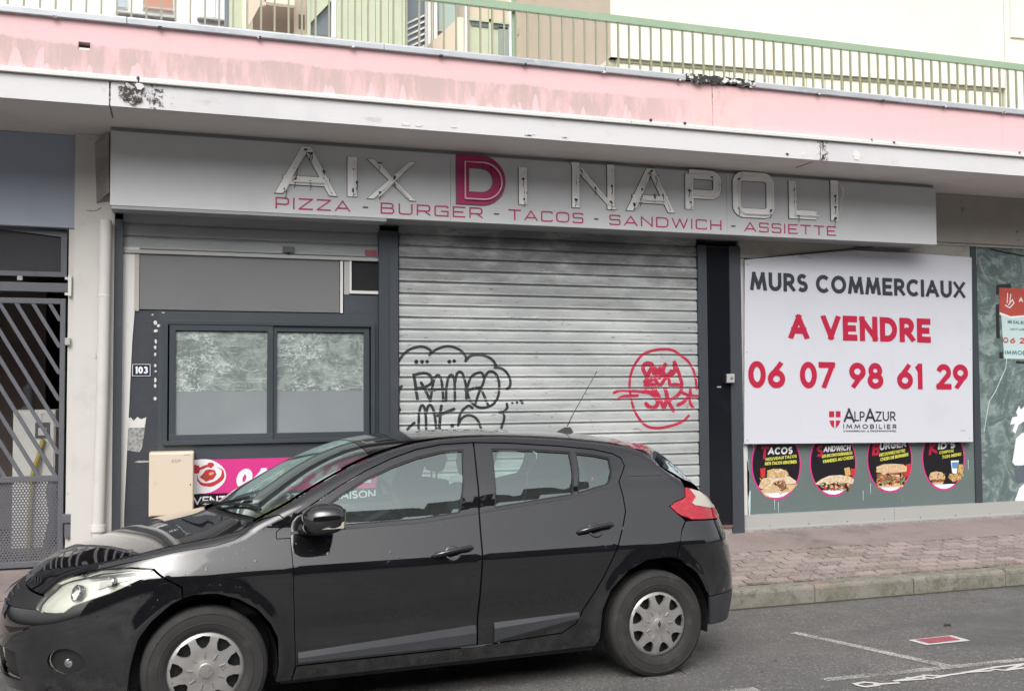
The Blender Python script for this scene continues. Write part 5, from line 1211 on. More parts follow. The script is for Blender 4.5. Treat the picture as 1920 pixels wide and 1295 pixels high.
bx('gate_rail', M['grey_metal'], GX0+st, GX1-st, GT-.018, GT+.028, zm2, zm_, gate, bevel=.003)
bx('gate_rail', M['grey_metal'], GX0+st, GX1-st, GT-.018, GT+.028, zbb, zbt, gate, bevel=.003)
sp_ = gx_(63, 569)-gx_(31.5, 569); H_ = zt1-zm_
a0 = onY(62.5, 569, GT); a1 = onY(114, 653.5, GT); sl_ = (a1.x-a0.x)/(a0.z-a1.z)
k = -2
xs0 = a0.x
for k in range(-30, 4):
    xt = xs0+k*sp_; xb_ = xt+sl_*H_; za, zb_ = zt1, zm_
    if xb_ > GX1-st: zb_ = zt1-(GX1-st-xt)/sl_; xb_ = GX1-st
    if xt < GX0+st: za = zt1-(GX0+st-xt)/sl_; xt = GX0+st
    if za <= zb_+.02: continue
    m = MB(); w_ = .017; m.prism([(xt-w_, za), (xt+w_, za), (xb_+w_, zb_), (xb_-w_, zb_)], GT-.012, GT+.012); m.build('gate_bar', M['grey_metal'], gate)
# perforated sheet: real holes, one joined part
m = MB(); c_ = .024; x = GX0+st; r0 = .0078; row = 0; z = zbt+.001; n6 = 6
xs_ = np.arange(-1.62, GX1-st-c_*.2, c_)
while z < zm2-.004:
    hh = min(c_*.87, zm2-z)
    for x in xs_:
        xx = x+(c_/2 if row % 2 else 0); x1_ = min(xx+c_, GX1-st)
        if x1_-xx < .012: continue
        cx, cz = xx+c_/2, z+hh/2
        sq_ = [(xx, z), (cx, z), (x1_, z), (x1_, cz), (x1_, z+hh), (cx, z+hh), (xx, z+hh), (xx, cz)]
        ci = [(cx+r0*cos(radians(225+45*i)), cz+r0*sin(radians(225+45*i))) for i in range(8)]
        m.add([(a, GT+.004, b) for a, b in sq_+ci], [(i, (i+1) % 8, 8+(i+1) % 8, 8+i) for i in range(8)])
    z += hh; row += 1
m.box(GX0+st, -1.62, GT+.003, GT+.005, zbt, zm2)
m.build('perforated_panel', M['grey_metal'], gate)
# fixed light above the gate
tr_ = empty('gate_transom', (px(60, 470, GT)[0], GT, 2.8), label='grey framed mesh panel fixed above the slanting bar gate', cat='gate panel')
def tp(u, v): return (gx_(u, v), gz_(u, v))
xR = tp(126, 470)[0]; xRi = tp(115, 470)[0]; k_ = (tp(126, 436)[1]-tp(0, 420)[1])/(tp(126, 436)[0]-tp(0, 420)[0])
def top_at(x, d=0): return tp(0, 420)[1]+k_*(x-tp(0, 420)[0])-d
zq = tp(60, 509)[1]; zq0 = tp(60, 518)[1]
m = MB(); m.prism([(GX0, top_at(GX0)), (xR, top_at(xR)), (xR, top_at(xR, .045)), (GX0, top_at(GX0, .045))], GT-.02, GT+.03); m.build('panel_rail', M['grey_metal'], tr_)
m = MB(); m.prism([(xRi, top_at(xRi, .046)), (xR, top_at(xR, .046)), (xR, zq+.001), (xRi, zq+.001)], GT-.02, GT+.03); m.build('panel_stile', M['grey_metal'], tr_)
bx('panel_rail', M['grey_metal'], GX0, xR, GT-.02, GT+.03, zq0, zq, tr_)
bx('cross_beam', M['grey_metal'], GX0, tp(128, 540)[0], GT-.03, GT+.05, tp(60, 547)[1], tp(60, 530)[1], tr_, bevel=.003)
m = MB(); m.prism([(GX0, zq+.001), (xRi, zq+.001), (xRi, top_at(xRi, .046)), (GX0, top_at(GX0, .046))], GT+.0, GT+.006); m.build('mesh_sheet', mat('dark mesh', (.012, .013, .018), .6, bump=(160, 1, .004), vary=[(1.2, .4, .7, (.02, .018, .02)), (140, .45, .55, (.03, .03, .035))]), tr_)
for u, v in ((40, 418), (38, 522)):
    xx, zz = tp(u, v); bx('fixing_bolt', M['alu'], xx-.02, xx+.02, GT-.03, GT-.0, zz-.018, zz+.018, tr_, bevel=.004)
m = MB(); xx, zz = tp(133, 537); m.box(xx-.012, xx+.014, FY-.02, FY+.1, zz-.09, zz+.08); m.box(xx-.04, xx-.012, FY+.02, FY+.06, zz-.08, zz-.06); m.box(xx-.04, xx-.012, FY+.02, FY+.06, zz+.05, zz+.07); m.build('hinge_plate', M['white_trim'], tr_)
for u, v in ((129, 641),): xx, zz = tp(u, v); bx('hinge_block', M['alu'], xx-.02, xx+.02, FY-.02, FY+.08, zz-.03, zz+.03, gate, bevel=.004)
xx, zz = tp(131, 972); bx('hinge_block', M['grey_metal'], xx-.05, xx+.06, FY-.03, FY+.09, zz-.02, zz+.05, gate, bevel=.004); bx('hinge_block', M['grey_metal'], xx-.03, xx+.03, FY-.02, FY+.09, zz-.14, zz-.03, gate, bevel=.004)
m = MB(); m.tube([(xx-.01, FY+.05, zz), (xx+.0, FY+.05, 2.0)], .013, 8); m.build('drop_bolt', M['grey_metal'], gate)
# passage behind the gate
ps = empty('passage', (-1.5, 11, .28), label='dim passage with brown wall behind the slanting bars', cat='passage')
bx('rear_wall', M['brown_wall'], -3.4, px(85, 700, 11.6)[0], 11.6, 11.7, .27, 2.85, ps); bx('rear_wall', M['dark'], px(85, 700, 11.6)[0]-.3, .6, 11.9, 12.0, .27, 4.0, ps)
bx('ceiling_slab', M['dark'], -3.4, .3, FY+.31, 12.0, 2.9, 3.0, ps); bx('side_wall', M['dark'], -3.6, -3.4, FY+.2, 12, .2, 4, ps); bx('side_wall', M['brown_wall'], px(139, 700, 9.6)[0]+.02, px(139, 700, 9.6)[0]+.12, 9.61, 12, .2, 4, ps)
cbn = empty('service_cabinet', (px(62, 900, 10.1)[0], 10.1, .28), label='pale grey cabinet with meter window and yellow conduit behind the gate', cat='cabinet')
CYY = 10.1; a, b = px(24, 830, CYY)[0], px(104, 830, CYY)[0]; z1 = px(60, 768, CYY)[1]
bx('cabinet_body', M['cabinet'], a, b, CYY, CYY+.4, .28, z1, cbn, bevel=.006)
bx('cabinet_door', M['cabinet'], a+.012, (a+b)/2+.06, CYY-.012, CYY-.001, .34, z1-.03, cbn, bevel=.003); bx('cabinet_door', M['cabinet'], (a+b)/2+.07, b-.012, CYY-.012, CYY-.001, .34, z1-.03, cbn, bevel=.003)
xx, zz = px(80, 806, CYY); bx('meter_window', M['grey_metal'], xx-.06, xx+.06, CYY-.022, CYY-.012, zz-.07, zz+.07, cbn); bx('meter_dial', M['white_trim'], xx-.035, xx+.035, CYY-.026, CYY-.022, zz-.045, zz+.02, cbn)
m = MB(); m.tube([(xx+.01, CYY-.05, zz-.08), (xx-.03, CYY-.06, zz-.25), (xx-.07, CYY-.06, zz-.38), (xx-.09, CYY-.05, .6), (xx-.09, CYY-.05, .3)], .02, 8); m.build('conduit', M['conduit_yellow'], cbn, smooth=True)
m = MB(); xx, zz = px(53, 768, CYY+.1); m.lathe([(.0, 0), (.055, 0), (.055, .03), (.04, .035), (.04, .12), (.046, .13), (.04, .14), (.046, .15), (.04, .16), (.046, .17), (.04, .18), (.046, .19), (.03, .22), (.012, .24), (.012, .3), (0, .3)], (xx, CYY+.1, z1), (0, 0, 1), 14); m.build('gas_regulator', M['grey_metal'], cbn, smooth=True)
m = MB(); m.tube([(a+.55-.25, CYY-.03, .3), (a+.36, CYY-.05, .6), (a+.33, CYY-.06, .85), (a+.36, CYY-.03, .95)], .05, 8); m.build('hose', M['grey_metal'], cbn, smooth=True)

# ================================================================== TERRACE RAILING
RY = 9.3
rl = empty('terrace_railing', (3, RY, 4.25), label='sage green railing with thin olive bars along the terrace', cat='railing')
zr1 = px(1200, 35, RY)[1]; zr0 = px(1200, 48.6, RY)[1]
bx('handrail', M['railing'], -8, 16, RY-.02, RY+.03, zr0, zr1, rl, bevel=.003)
bar = MB(); bar.box(-.008, .008, -.012, .012, 4.25, zr0-.001); bp = None; x = px(1179.6, 90, RY)[0]; sp_ = .122
i = int((x+3.2)/sp_); x = x-i*sp_; n_ = 0
while x < 11.5:
    if bp is None: bp = bar.build('baluster', M['baluster'], rl); bp.location = (x, RY, 0)
    else: copy_child(bp, rl).location = (x+random.uniform(-.003, .003), RY, 0)
    x += sp_
bx('railing_post', M['railing'], px(966, 40, RY)[0]-.02, px(966, 40, RY)[0]+.015, RY+.031, RY+.06, 4.25, zr1+.3, rl)

# ================================================================== APARTMENT BLOCK BEHIND
blk = empty('apartment_block', (5, 14, 4.25), label='pale cream and beige apartment block rising behind the terrace railing', cat='building')
Y1 = 11.6
cx0 = px(1145, 50, Y1)[0]; pL = px(1145, 107, Y1)
# front wall, swung a few degrees; lower edge runs from (1145,107) to (1885,165)
ang_ = radians(-4.3); dirx = Vector((cos(ang_), sin(ang_)))
d2 = ray(1885, 165); t_ = None
# intersection of the ray column u=1885 with the swung wall
den = dirx.x*d2.y-dirx.y*d2.x; s_ = (cx0*d2.y-Y1*d2.x)/-den if False else None
A_ = np.array([[dirx.x, -d2.x], [dirx.y, -d2.y]]); sol = np.linalg.solve(A_, -np.array([cx0, Y1])); LW = sol[0]
zE = 1.74+d2.z*sol[1]; zlow = (pL[1]+zE)/2
def wallpt(s_, back=0): return (cx0+dirx.x*s_-dirx.y*back, Y1+dirx.y*s_+dirx.x*back)
def wall(name, s0, s1, b0, b1, z0, z1, mt):
    m = MB(); p = [wallpt(s0, b0), wallpt(s1, b0), wallpt(s1, b1), wallpt(s0, b1)]
    m.add([(x, y, z0) for x, y in p]+[(x, y, z1) for x, y in p], [(0, 3, 2, 1), (4, 5, 6, 7), (0, 1, 5, 4), (1, 2, 6, 5), (2, 3, 7, 6), (3, 0, 4, 7)]); return m.build(name, mt, blk)
wall('upper_wall', 0, LW, 0, .3, zlow, 9.5, M['cream_wall'])
wall('base_wall', .1, LW-.02, .05, .3, 4.25, zlow+.02, M['base_wall'])
wall('base_rib', .1, LW-.02, .03, .049, zlow-.05, zlow-.001, mat('olive trim', (.20, .20, .13), .8))
for k in range(34): wall('base_groove', .25+k*.28, .262+k*.28, .046, .05, 4.25, zlow-.05, M['baluster']) if .3+k*.28 < LW else None
wall('upper_wall', LW+.01, LW+9, -.0, .3, 4.25, 9.5, M['cream_wall'])
wall('stucco_panel', LW+.10, LW+6, -.03, .0, px(1890, 95, Y1)[1], 9.5, mat('cream panel', (.66, .66, .56), .85))
# left return of the volume, seen edge on from the terrace
m = MB(); p1 = wallpt(0, 0); Yb = 15.2; xb_ = px(966, 30, Yb)[0]
def side_wall(name, y0, y1, z0, z1, mt, th=.15):
    xa = cx0+(xb_-cx0)*(y0-Y1)/(Yb-Y1); xb2 = cx0+(xb_-cx0)*(y1-Y1)/(Yb-Y1); m = MB()
    p = [(xa, y0), (xb2, y1), (xb2+th, y1), (xa+th, y0)]
    m.add([(x, y, z0) for x, y in p]+[(x, y, z1) for x, y in p], [(0, 1, 2, 3), (4, 7, 6, 5), (0, 4, 5, 1), (1, 5, 6, 2), (2, 6, 7, 3), (3, 7, 4, 0)]); return m.build(name, mt, blk, fix=True)
zz_ = zlow
side_wall('return_wall', Y1+.001, Y1+1.1, zz_+.0, 9.5, M['beige_wall']); side_wall('return_wall', Y1+1.104, Yb, zz_, 9.5, M['beige_wall'])
side_wall('return_edge', Y1+.1, Yb, zz_-.06, zz_-.002, M['base_wall']); side_wall('return_base', Y1+.4, Yb, 4.25, zz_-.07, M['base_wall'], .1)
bx('wall_lamp', M['baluster'], px(967, 66, 13)[0]-.02, px(967, 66, 13)[0]+.02, 12.9, 13, px(967, 70, 13)[1], px(967, 60, 13)[1], blk)
# rear wall with windows, cladding and balconies
def pan(name, u0, u1, v0, v1, Y, mt, d=.1, parent=blk):
    vm = (max(v0, 0)+v1)/2; xa, xb2 = px(u0, vm, Y)[0], px(u1, vm, Y)[0]; zt = px((u0+u1)/2, v0, Y)[1]; zb2 = px((u0+u1)/2, v1, Y)[1]
    return bx(name, mt, xa, xb2, Y, Y+d, zb2, zt, parent)
YB = 15.2
w1 = pan('window', 880, 962, 42, 140, YB, M['sage_panel'], .05); 
pan('window_frame', 873, 880, -40, 140, YB-.06, M['white_wall'], .1, w1); pan('window_frame', 956, 965, -40, 140, YB-.06, M['white_wall'], .1, w1); pan('transom', 880, 956, 36, 42, YB-.05, M['sage_panel'], .06, w1)
pan('pane', 880, 956, -40, 36, YB, M['beige_wall'], .05, w1); pan('shutter_slats', 884, 952, 45, 52, YB-.02, M['far_glass'], .02, w1); pan('mullion', 917, 922, -40, 140, YB-.05, M['sage_panel'], .05, w1); pan('pane', 935, 955, 52, 140, YB-.02, mat('grey teal pane', (.22, .27, .25), .4), .02, w1)
pan('rear_wall', 800, 873, -60, 140, YB+.02, M['sand_wall'], .1)
w2 = pan('window', 822, 856, -60, 60, YB-.1, mat('pale teal pane', (.30, .38, .35), .3), .05); pan('window_frame', 805, 812, -60, 120, YB-.2, M['white_wall'], .1, w2); pan('window_frame', 815, 820, -60, 120, YB-.22, M['white_wall'], .1, w2)
# balcony cheek
m = MB(); q = [px(u, v, 13.6) for u, v in ((799, 100), (799, 88), (857, 36), (857, 120))]; m.prism(q, 13.6, 13.65); m.build('balcony_cheek', M['beige_wall'], blk)
pan('balcony_front', 857, 869, 33, 125, 13.55, mat('cream balcony', (.66, .58, .46), .85), .1)
# louvred shutter: slats one by one
lv = bx('louvred_shutter', M['far_glass'], px(762, 40, 13.4)[0], px(798, 40, 13.4)[0], 13.44, 13.46, 4.3, 7.6, blk)
xa, xb2 = px(763, 40, 13.4)[0], px(797, 40, 13.4)[0]
for k in range(26):
    z_ = 4.6+k*.085
    if z_ > 7.4: break
    m = MB(); m.add([(xa, 13.42, z_), (xb2, 13.40, z_+.14), (xb2, 13.41, z_+.17), (xa, 13.43, z_+.03), (xa, 13.44, z_), (xb2, 13.43, z_+.14), (xb2, 13.44, z_+.17), (xa, 13.44, z_+.03)], [(0, 1, 2, 3), (3, 2, 6, 7), (0, 4, 5, 1)]); m.build('louvre', M['alu'], lv)
pan('shutter_stile', 758, 763, -60, 120, 13.38, M['alu'], .05, lv); pan('shutter_stile', 797, 801, -60, 110, 13.38, M['alu'], .05, lv)
# sage cladding boards
ub = [630, 652.5, 678, 704, 728.5, 754, 760]
for a, b in zip(ub[:-1], ub[1:]): pan('cladding_board', a+.4, b-.4, -60, 110, 13.2, M['sage_panel'], .08)
pan('cladding_back', 630, 760, -60, 110, 13.27, M['baluster'], .02)
w3 = pan('window', 583, 629, -60, 66, 13.3, M['far_glass'], .05); m = MB(); q = [px(u, v, 13.25) for u, v in ((577, 70), (577, -60), (622, -60), (622, 2), (582, 44), (582, 70))]; m.prism(q, 13.22, 13.27); m.build('sloping_reveal', M['sage_panel'], w3)
pan('window_frame', 576, 582, -60, 75, 13.2, M['sage_panel'], .05, w3); pan('window_frame', 622, 630, -60, 70, 13.19, M['white_wall'], .05, w3)
pan('beige_pier', 552, 576, -60, 70, 13.4, M['beige_wall'], .1); pan('dark_window', 560, 571, 28, 55, 13.39, mat('brown window', (.10, .07, .05), .4), .02)
pan('balcony_lip', 496, 552, -60, 7, 13.0, mat('cream balcony lip', (.68, .60, .46), .85), .1); pan('balcony_soffit', 475, 552, 7, 60, 13.5, mat('brown soffit', (.20, .155, .12), .9), .1)
m = MB(); q = [px(u, v, 13.05) for u, v in ((461, 55), (461, -60), (498, -60), (498, 12), (486, 14), (468, 48))]; m.prism(q, 13.0, 13.05); m.build('balcony_cheek', M['beige_wall'], blk)
pan('sage_pier', 430, 455, -60, 60, 13.4, M['sage_panel'], .1); pan('pale_strip', 455, 461, -60, 60, 13.35, M['base_wall'], .1); 
lv2 = pan('folded_shutter', 421, 429.5, -60, 50, 13.5, M['far_glass'], .05)
bx('rear_mass', M['sand_wall'], px(430, 30, 15.5)[0], px(1000, 30, 15.5)[0], 15.5, 16.5, 4, 9.5, blk)
# distant white block on the left
fb = empty('far_block', (-4, 24, 0), label='bright white apartment block far behind at the upper left', cat='building')
YF = 24.0
bx('wall', M['white_wall'], -12, px(440, 10, YF)[0], YF, YF+1, 0, 14, fb)
def fwin(u0, u1, v0, v1, mt, frame_=M['white_wall']):
    f = pan('window', u0, u1, v0, v1, YF-.05, frame_, .05, fb); f['label'] = 'window'
    p = pan('pane', u0+2, u1-2, v0, v1-2, YF-.07, mt, .02, fb); p.parent = f; p.matrix_parent_inverse = world_of(f).inverted(); del f['label']; return f
f = fwin(219, 239, -90, 16, mat('pale pane', (.35, .40, .44), .2)); f = fwin(266, 326, -90, 21, M['rust_blind']); f = fwin(374, 427, -90, 36, mat('bright pane', (.55, .58, .62), .2))
for u0, u1, v in ((216, 328, 26), (370, 428, 34)): pan('window_sill', u0, u1, v, v+2.5, YF-.2, M['alu'], .2, fb)
pan('mullion', 398, 403, -90, 33, YF-.1, M['white_wall'], .03, fb); pan('window_guard', 268, 324, 14, 17, YF-.15, M['alu'], .02, fb)

# ================================================================== ACROSS THE STREET (seen only in reflections)
ob = empty('opposite_building', (0, -16, 0), label='plain sand coloured building across the street, mirrored in the car', cat='building')
bx('wall', M['darkened_facade'], -30, 34, -22, -16, -.2, 10.6, ob); bx('ground_floor_band', M['charcoal'], -30, 34, -15.99, -15.9, .1, 2.9, ob); bx('cornice', M['charcoal'], -30, 34, -16.2, -15.7, 10.6, 10.8, ob)
for fl in range(3):
    for k in range(16): bx('window', M['far_glass'], -27+k*3.8, -25.6+k*3.8, -15.99, -15.93, 3.7+fl*2.4, 5.1+fl*2.4, ob)
bx('opposite_pavement', M['concrete'], -60, 60, -16, -12, .2, .33, kind='structure')

# ================================================================== CAR
# local frame: x from nose to tail, y towards the far side (near flank is y = -half width), z up
CT = Vector((-0.736, 6.3185, -0.0311)); CANG = radians(2.967); CTILT = math.atan(-.03)
CARM = Matrix.Translation(CT) @ Matrix.Rotation(CANG, 4, 'Z') @ Matrix.Rotation(CTILT, 4, 'X')
car = empty('parked_car', tuple(CT), label='black five door hatchback parked along the kerb in front of the shutters', cat='car')
car.rotation_euler = CARM.to_euler()
def cbuild(mb, name, mt, parent=None, **kw):
    """mesh written in car space"""
    par = parent or car
    o = mb.build(name, mt, None, **kw); o.parent = par
    o.matrix_parent_inverse = (world_of(par).inverted() @ CARM) if par is not car else Matrix.Identity(4)
    return o
def pch(xk, yk):
    xk = np.array(xk, float); yk = np.array(yk, float); h = np.diff(xk); d = np.diff(yk)/h
    m = np.zeros(len(xk)); m[1:-1] = (d[:-1]*h[1:]+d[1:]*h[:-1])/(h[:-1]+h[1:]); m[0] = d[0]; m[-1] = d[-1]
    def f(x):
        x = np.clip(x, xk[0], xk[-1]); i = np.clip(np.searchsorted(xk, x)-1, 0, len(h)-1); t = (x-xk[i])/h[i]
        return (2*t**3-3*t**2+1)*yk[i]+(t**3-2*t**2+t)*h[i]*m[i]+(3*t**2-2*t**3)*yk[i+1]+(t**3-t**2)*h[i]*m[i+1]
    return f
Wb = pch([.15, .22, .35, .5, .65, .76, .795, .825, .9, .97, 1.0, 1.06, 1.11, 1.16, 1.28, 1.38, 1.5], [.80, .845, .875, .893, .902, .906, .904, .894, .864, .836, .826, .812, .799, .774, .704, .640, .56])
xn = pch([.1, .2, .3, .45, .53, .6, .68, .72, .76, .80, .85], [-.10, -.14, -.165, -.18, -.175, -.155, -.11, -.07, -.02, .02, .10])
xr = pch([.1, .2, .3, .45, .62, .8, .93, 1.0, 1.35], [4.20, 4.235, 4.27, 4.295, 4.29, 4.24, 4.20, 4.20, 4.20])
ztf = pch([-.021, .03, .1, .2, .28, .45, .70, .91, 1.0, 1.06, 1.12, 1.272, 1.45, 1.604, 1.757, 1.915, 2.074, 2.288, 2.555, 2.881, 3.214, 3.441, 3.56, 3.62, 3.671, 3.783, 3.85, 3.935, 3.985, 4.04, 4.12, 4.2, 4.3],
          [.7595, .788, .815, .838, .853, .892, .946, .978, .994, 1.012, 1.045, 1.115, 1.21, 1.285, 1.35, 1.402, 1.438, 1.462, 1.468, 1.452, 1.42, 1.385, 1.345, 1.292, 1.24, 1.168, 1.12, 1.085, 1.045, .99, .955, .93, .925])
crf = pch([-.021, .14, .28, .45, .66, .9, 1.0, 1.12, 1.285, 1.51, 1.75, 1.9, 2.1, 2.5, 3.0, 3.3, 3.56, 3.64, 3.78, 3.90, 3.95, 4.05, 4.12, 4.19, 4.3],
          [.0, .03, .045, .055, .065, .075, .09, .115, .135, .13, .105, .08, .055, .04, .045, .06, .09, .15, .222, .275, .24, .185, .095, .01, .0])
prf = pch([-.1, 3.3, 3.6, 3.75, 4.3], [2.2, 2.2, 2.0, 1.7, 1.8])
xe_ = lambda q: 3.82-.30*q*q
beltf = pch([.8, 1.3, 1.9, 2.37, 2.8, 3.24, 3.6], [.995, .995, 1.0, 1.04, 1.08, 1.12, 1.12])
X1, X2 = .85, 3.70; L1, L2 = 1.15, 1.05; EB = L1+(X2-X1); ET = EB+L2
def side_xs(e, z):
    """surface point of the flank: e runs from nose centre (0) to tail centre (ET)"""
    e = np.asarray(e, float); z = np.asarray(z, float)
    n = xn(z); q = xr(z)
    th = np.clip(e/L1, 0, 1)*pi/2; xf = X1-(X1-n)*np.clip(np.cos(th), 0, 1)**.83; sf = np.clip(np.sin(th), 0, 1)**.83
    ph = np.clip((e-EB)/L2, 0, 1)*pi/2; xb = X2+(q-X2)*np.clip(np.sin(ph), 0, 1)**.70; sb = np.clip(np.cos(ph), 0, 1)**.70
    x = np.where(e < L1, xf, np.where(e > EB, xb, X1+(e-L1))); f = np.where(e < L1, sf, np.where(e > EB, sb, 1.))
    bt = beltf(x); sb = .836-.38*(bt-.97)           # shoulder runs up to a rising belt line, glass leans in above it
    w = np.where(z < .97, Wb(z), np.where(z < bt, .836-.38*(z-.97), sb-(.826-Wb(1.0+np.maximum(z-bt, 0)))-.016*np.clip((x-3.1)/.3, 0, 1)*np.clip((z-bt)/.06, 0, 1)))
    s = w*f*(1-.010*((x-2.1)/1.5)**2)
    # shut crease low on the doors, shoulder roll and soft wheel lips
    s = s-.010*np.exp(-((z-.47)/.075)**2)*np.clip((x-1.2)/.2, 0, 1)*np.clip((3.1-x)/.2, 0, 1)
    for hx in (.861, 3.502):
        rr = np.hypot(x-hx, z-.317); s = s+.016*np.exp(-((rr-.385)/.05)**2)*(z < .95)*f
    dz = ztf(x)-z; r_ = .055; t = np.clip(1-dz/r_, 0, 1); s = s-.045*(1-np.sqrt(np.clip(1-t**2, 0, 1)))*np.clip(f*1.4, 0, 1)
    return x, s
def e_of(x, z):
    lo, hi = 0.0, ET
    for _ in range(24):
        m = (lo+hi)/2
        if float(side_xs(m, z)[0]) < x: lo = m
        else: hi = m
    return (lo+hi)/2
def side_P(e, z, off=0):
    x, s = side_xs(e, z); d = 1e-3
    xa, sa = side_xs(e+d, z); xb_, sb = side_xs(e-d, z); xc_, sc_ = side_xs(e, z+d); xd, sd = side_xs(e, z-d)
    te = np.stack([xa-xb_, -(sa-sb), 0*xa], -1); tz = np.stack([xc_-xd, -(sc_-sd), 0*xa+2*d], -1)
    n = np.cross(te, tz); n /= np.maximum(1e-12, np.linalg.norm(n, axis=-1, keepdims=True))
    P_ = np.stack([x, -s, z+0*x], -1)
    return P_+n*off, n
def inside(poly, p):
    x, y = p; c = False; n = len(poly)
    for i in range(n):
        x1, y1 = poly[i]; x2, y2 = poly[(i+1) % n]
        if (y1 > y) != (y2 > y) and x < (x2-x1)*(y-y1)/(y2-y1)+x1: c = not c
    return c
def dseg(p, a, b):
    ax, ay = a; bx_, by = b; dx, dy = bx_-ax, by-ay; L = dx*dx+dy*dy
    t = 0 if L == 0 else max(0, min(1, ((p[0]-ax)*dx+(p[1]-ay)*dy)/L)); return hypot(p[0]-ax-t*dx, p[1]-ay-t*dy)
def dens(poly, h):
    o = []
    for i in range(len(poly)):
        a, b = poly[i], poly[(i+1) % len(poly)]; n = max(1, int(math.ceil(hypot(b[0]-a[0], b[1]-a[1])/h)))
        o += [(a[0]+(b[0]-a[0])*k/n, a[1]+(b[1]-a[1])*k/n) for k in range(n)]
    return o
def area(p): return sum(p[i][0]*p[(i+1) % len(p)][1]-p[(i+1) % len(p)][0]*p[i][1] for i in range(len(p)))/2
def inset(poly, d):
    if area(poly) < 0: poly = poly[::-1]
    n = len(poly); o = []
    for i in range(n):
        a, b, c = Vector(poly[i-1]), Vector(poly[i]), Vector(poly[(i+1) % n]); u = (b-a); v = (c-b)
        if u.length < 1e-9 or v.length < 1e-9: o.append(tuple(b)); continue
        u.normalize(); v.normalize(); n1 = Vector((-u.y, u.x)); n2 = Vector((-v.y, v.x)); m = n1+n2
        if m.length < .2: m = n1
        m.normalize(); o.append(tuple(b+m*d/max(.5, m.dot(n1))))
    return o
def tri2d(outer, holes=(), h=.035, extra=()):
    outer = dens(outer, h); holes = [dens(q, h) for q in holes]
    pts = list(outer); edges = [(i, (i+1) % len(outer)) for i in range(len(outer))]
    for q in holes:
        k = len(pts); pts += q; edges += [(k+i, k+(i+1) % len(q)) for i in range(len(q))]
    loops = [outer]+holes; segs = [(q[i], q[(i+1) % len(q)]) for q in loops for i in range(len(q))]
    S = np.array([[a[0], a[1], b[0], b[1]] for a, b in segs])
    def clear(p, r):
        ax, ay, bx_, by = S.T; dx, dy = bx_-ax, by-ay; L = np.maximum(1e-12, dx*dx+dy*dy)
        t = np.clip(((p[0]-ax)*dx+(p[1]-ay)*dy)/L, 0, 1); return np.hypot(p[0]-ax-t*dx, p[1]-ay-t*dy).min() > r
    x0, x1 = min(p[0] for p in outer), max(p[0] for p in outer); y0, y1 = min(p[1] for p in outer), max(p[1] for p in outer)
    j = 0; y = y0+h*.5
    while y < y1:
        x = x0+(h*.5 if j % 2 else 0)
        while x < x1:
            p = (x, y)
            if inside(outer, p) and not any(inside(q, p) for q in holes) and clear(p, h*.45): pts.append(p)
            x += h
        y += h*.87; j += 1
    for p in extra:
        if inside(outer, p) and not any(inside(q, p) for q in holes) and clear(p, .004): pts.append(p)
    V, E_, F_, *_ = delaunay_2d_cdt([Vector(p) for p in pts], edges, [], 0, 1e-6)
    tris = []
    for f in F_:
        c = sum((V[i] for i in f), Vector((0, 0)))/len(f)
        if inside(outer, c) and not any(inside(q, c) for q in holes):
            f = list(f); a = area([V[i] for i in f])
            if abs(a) < 1e-9: continue
            tris.append(f if a > 0 else f[::-1])
    V = [tuple(v) for v in V]
    loops_idx = []
    from_key = {(round(v[0], 5), round(v[1], 5)): i for i, v in enumerate(V)}
    for q in loops: loops_idx.append([from_key.get((round(p[0], 5), round(p[1], 5))) for p in q])
    return V, tris, loops_idx
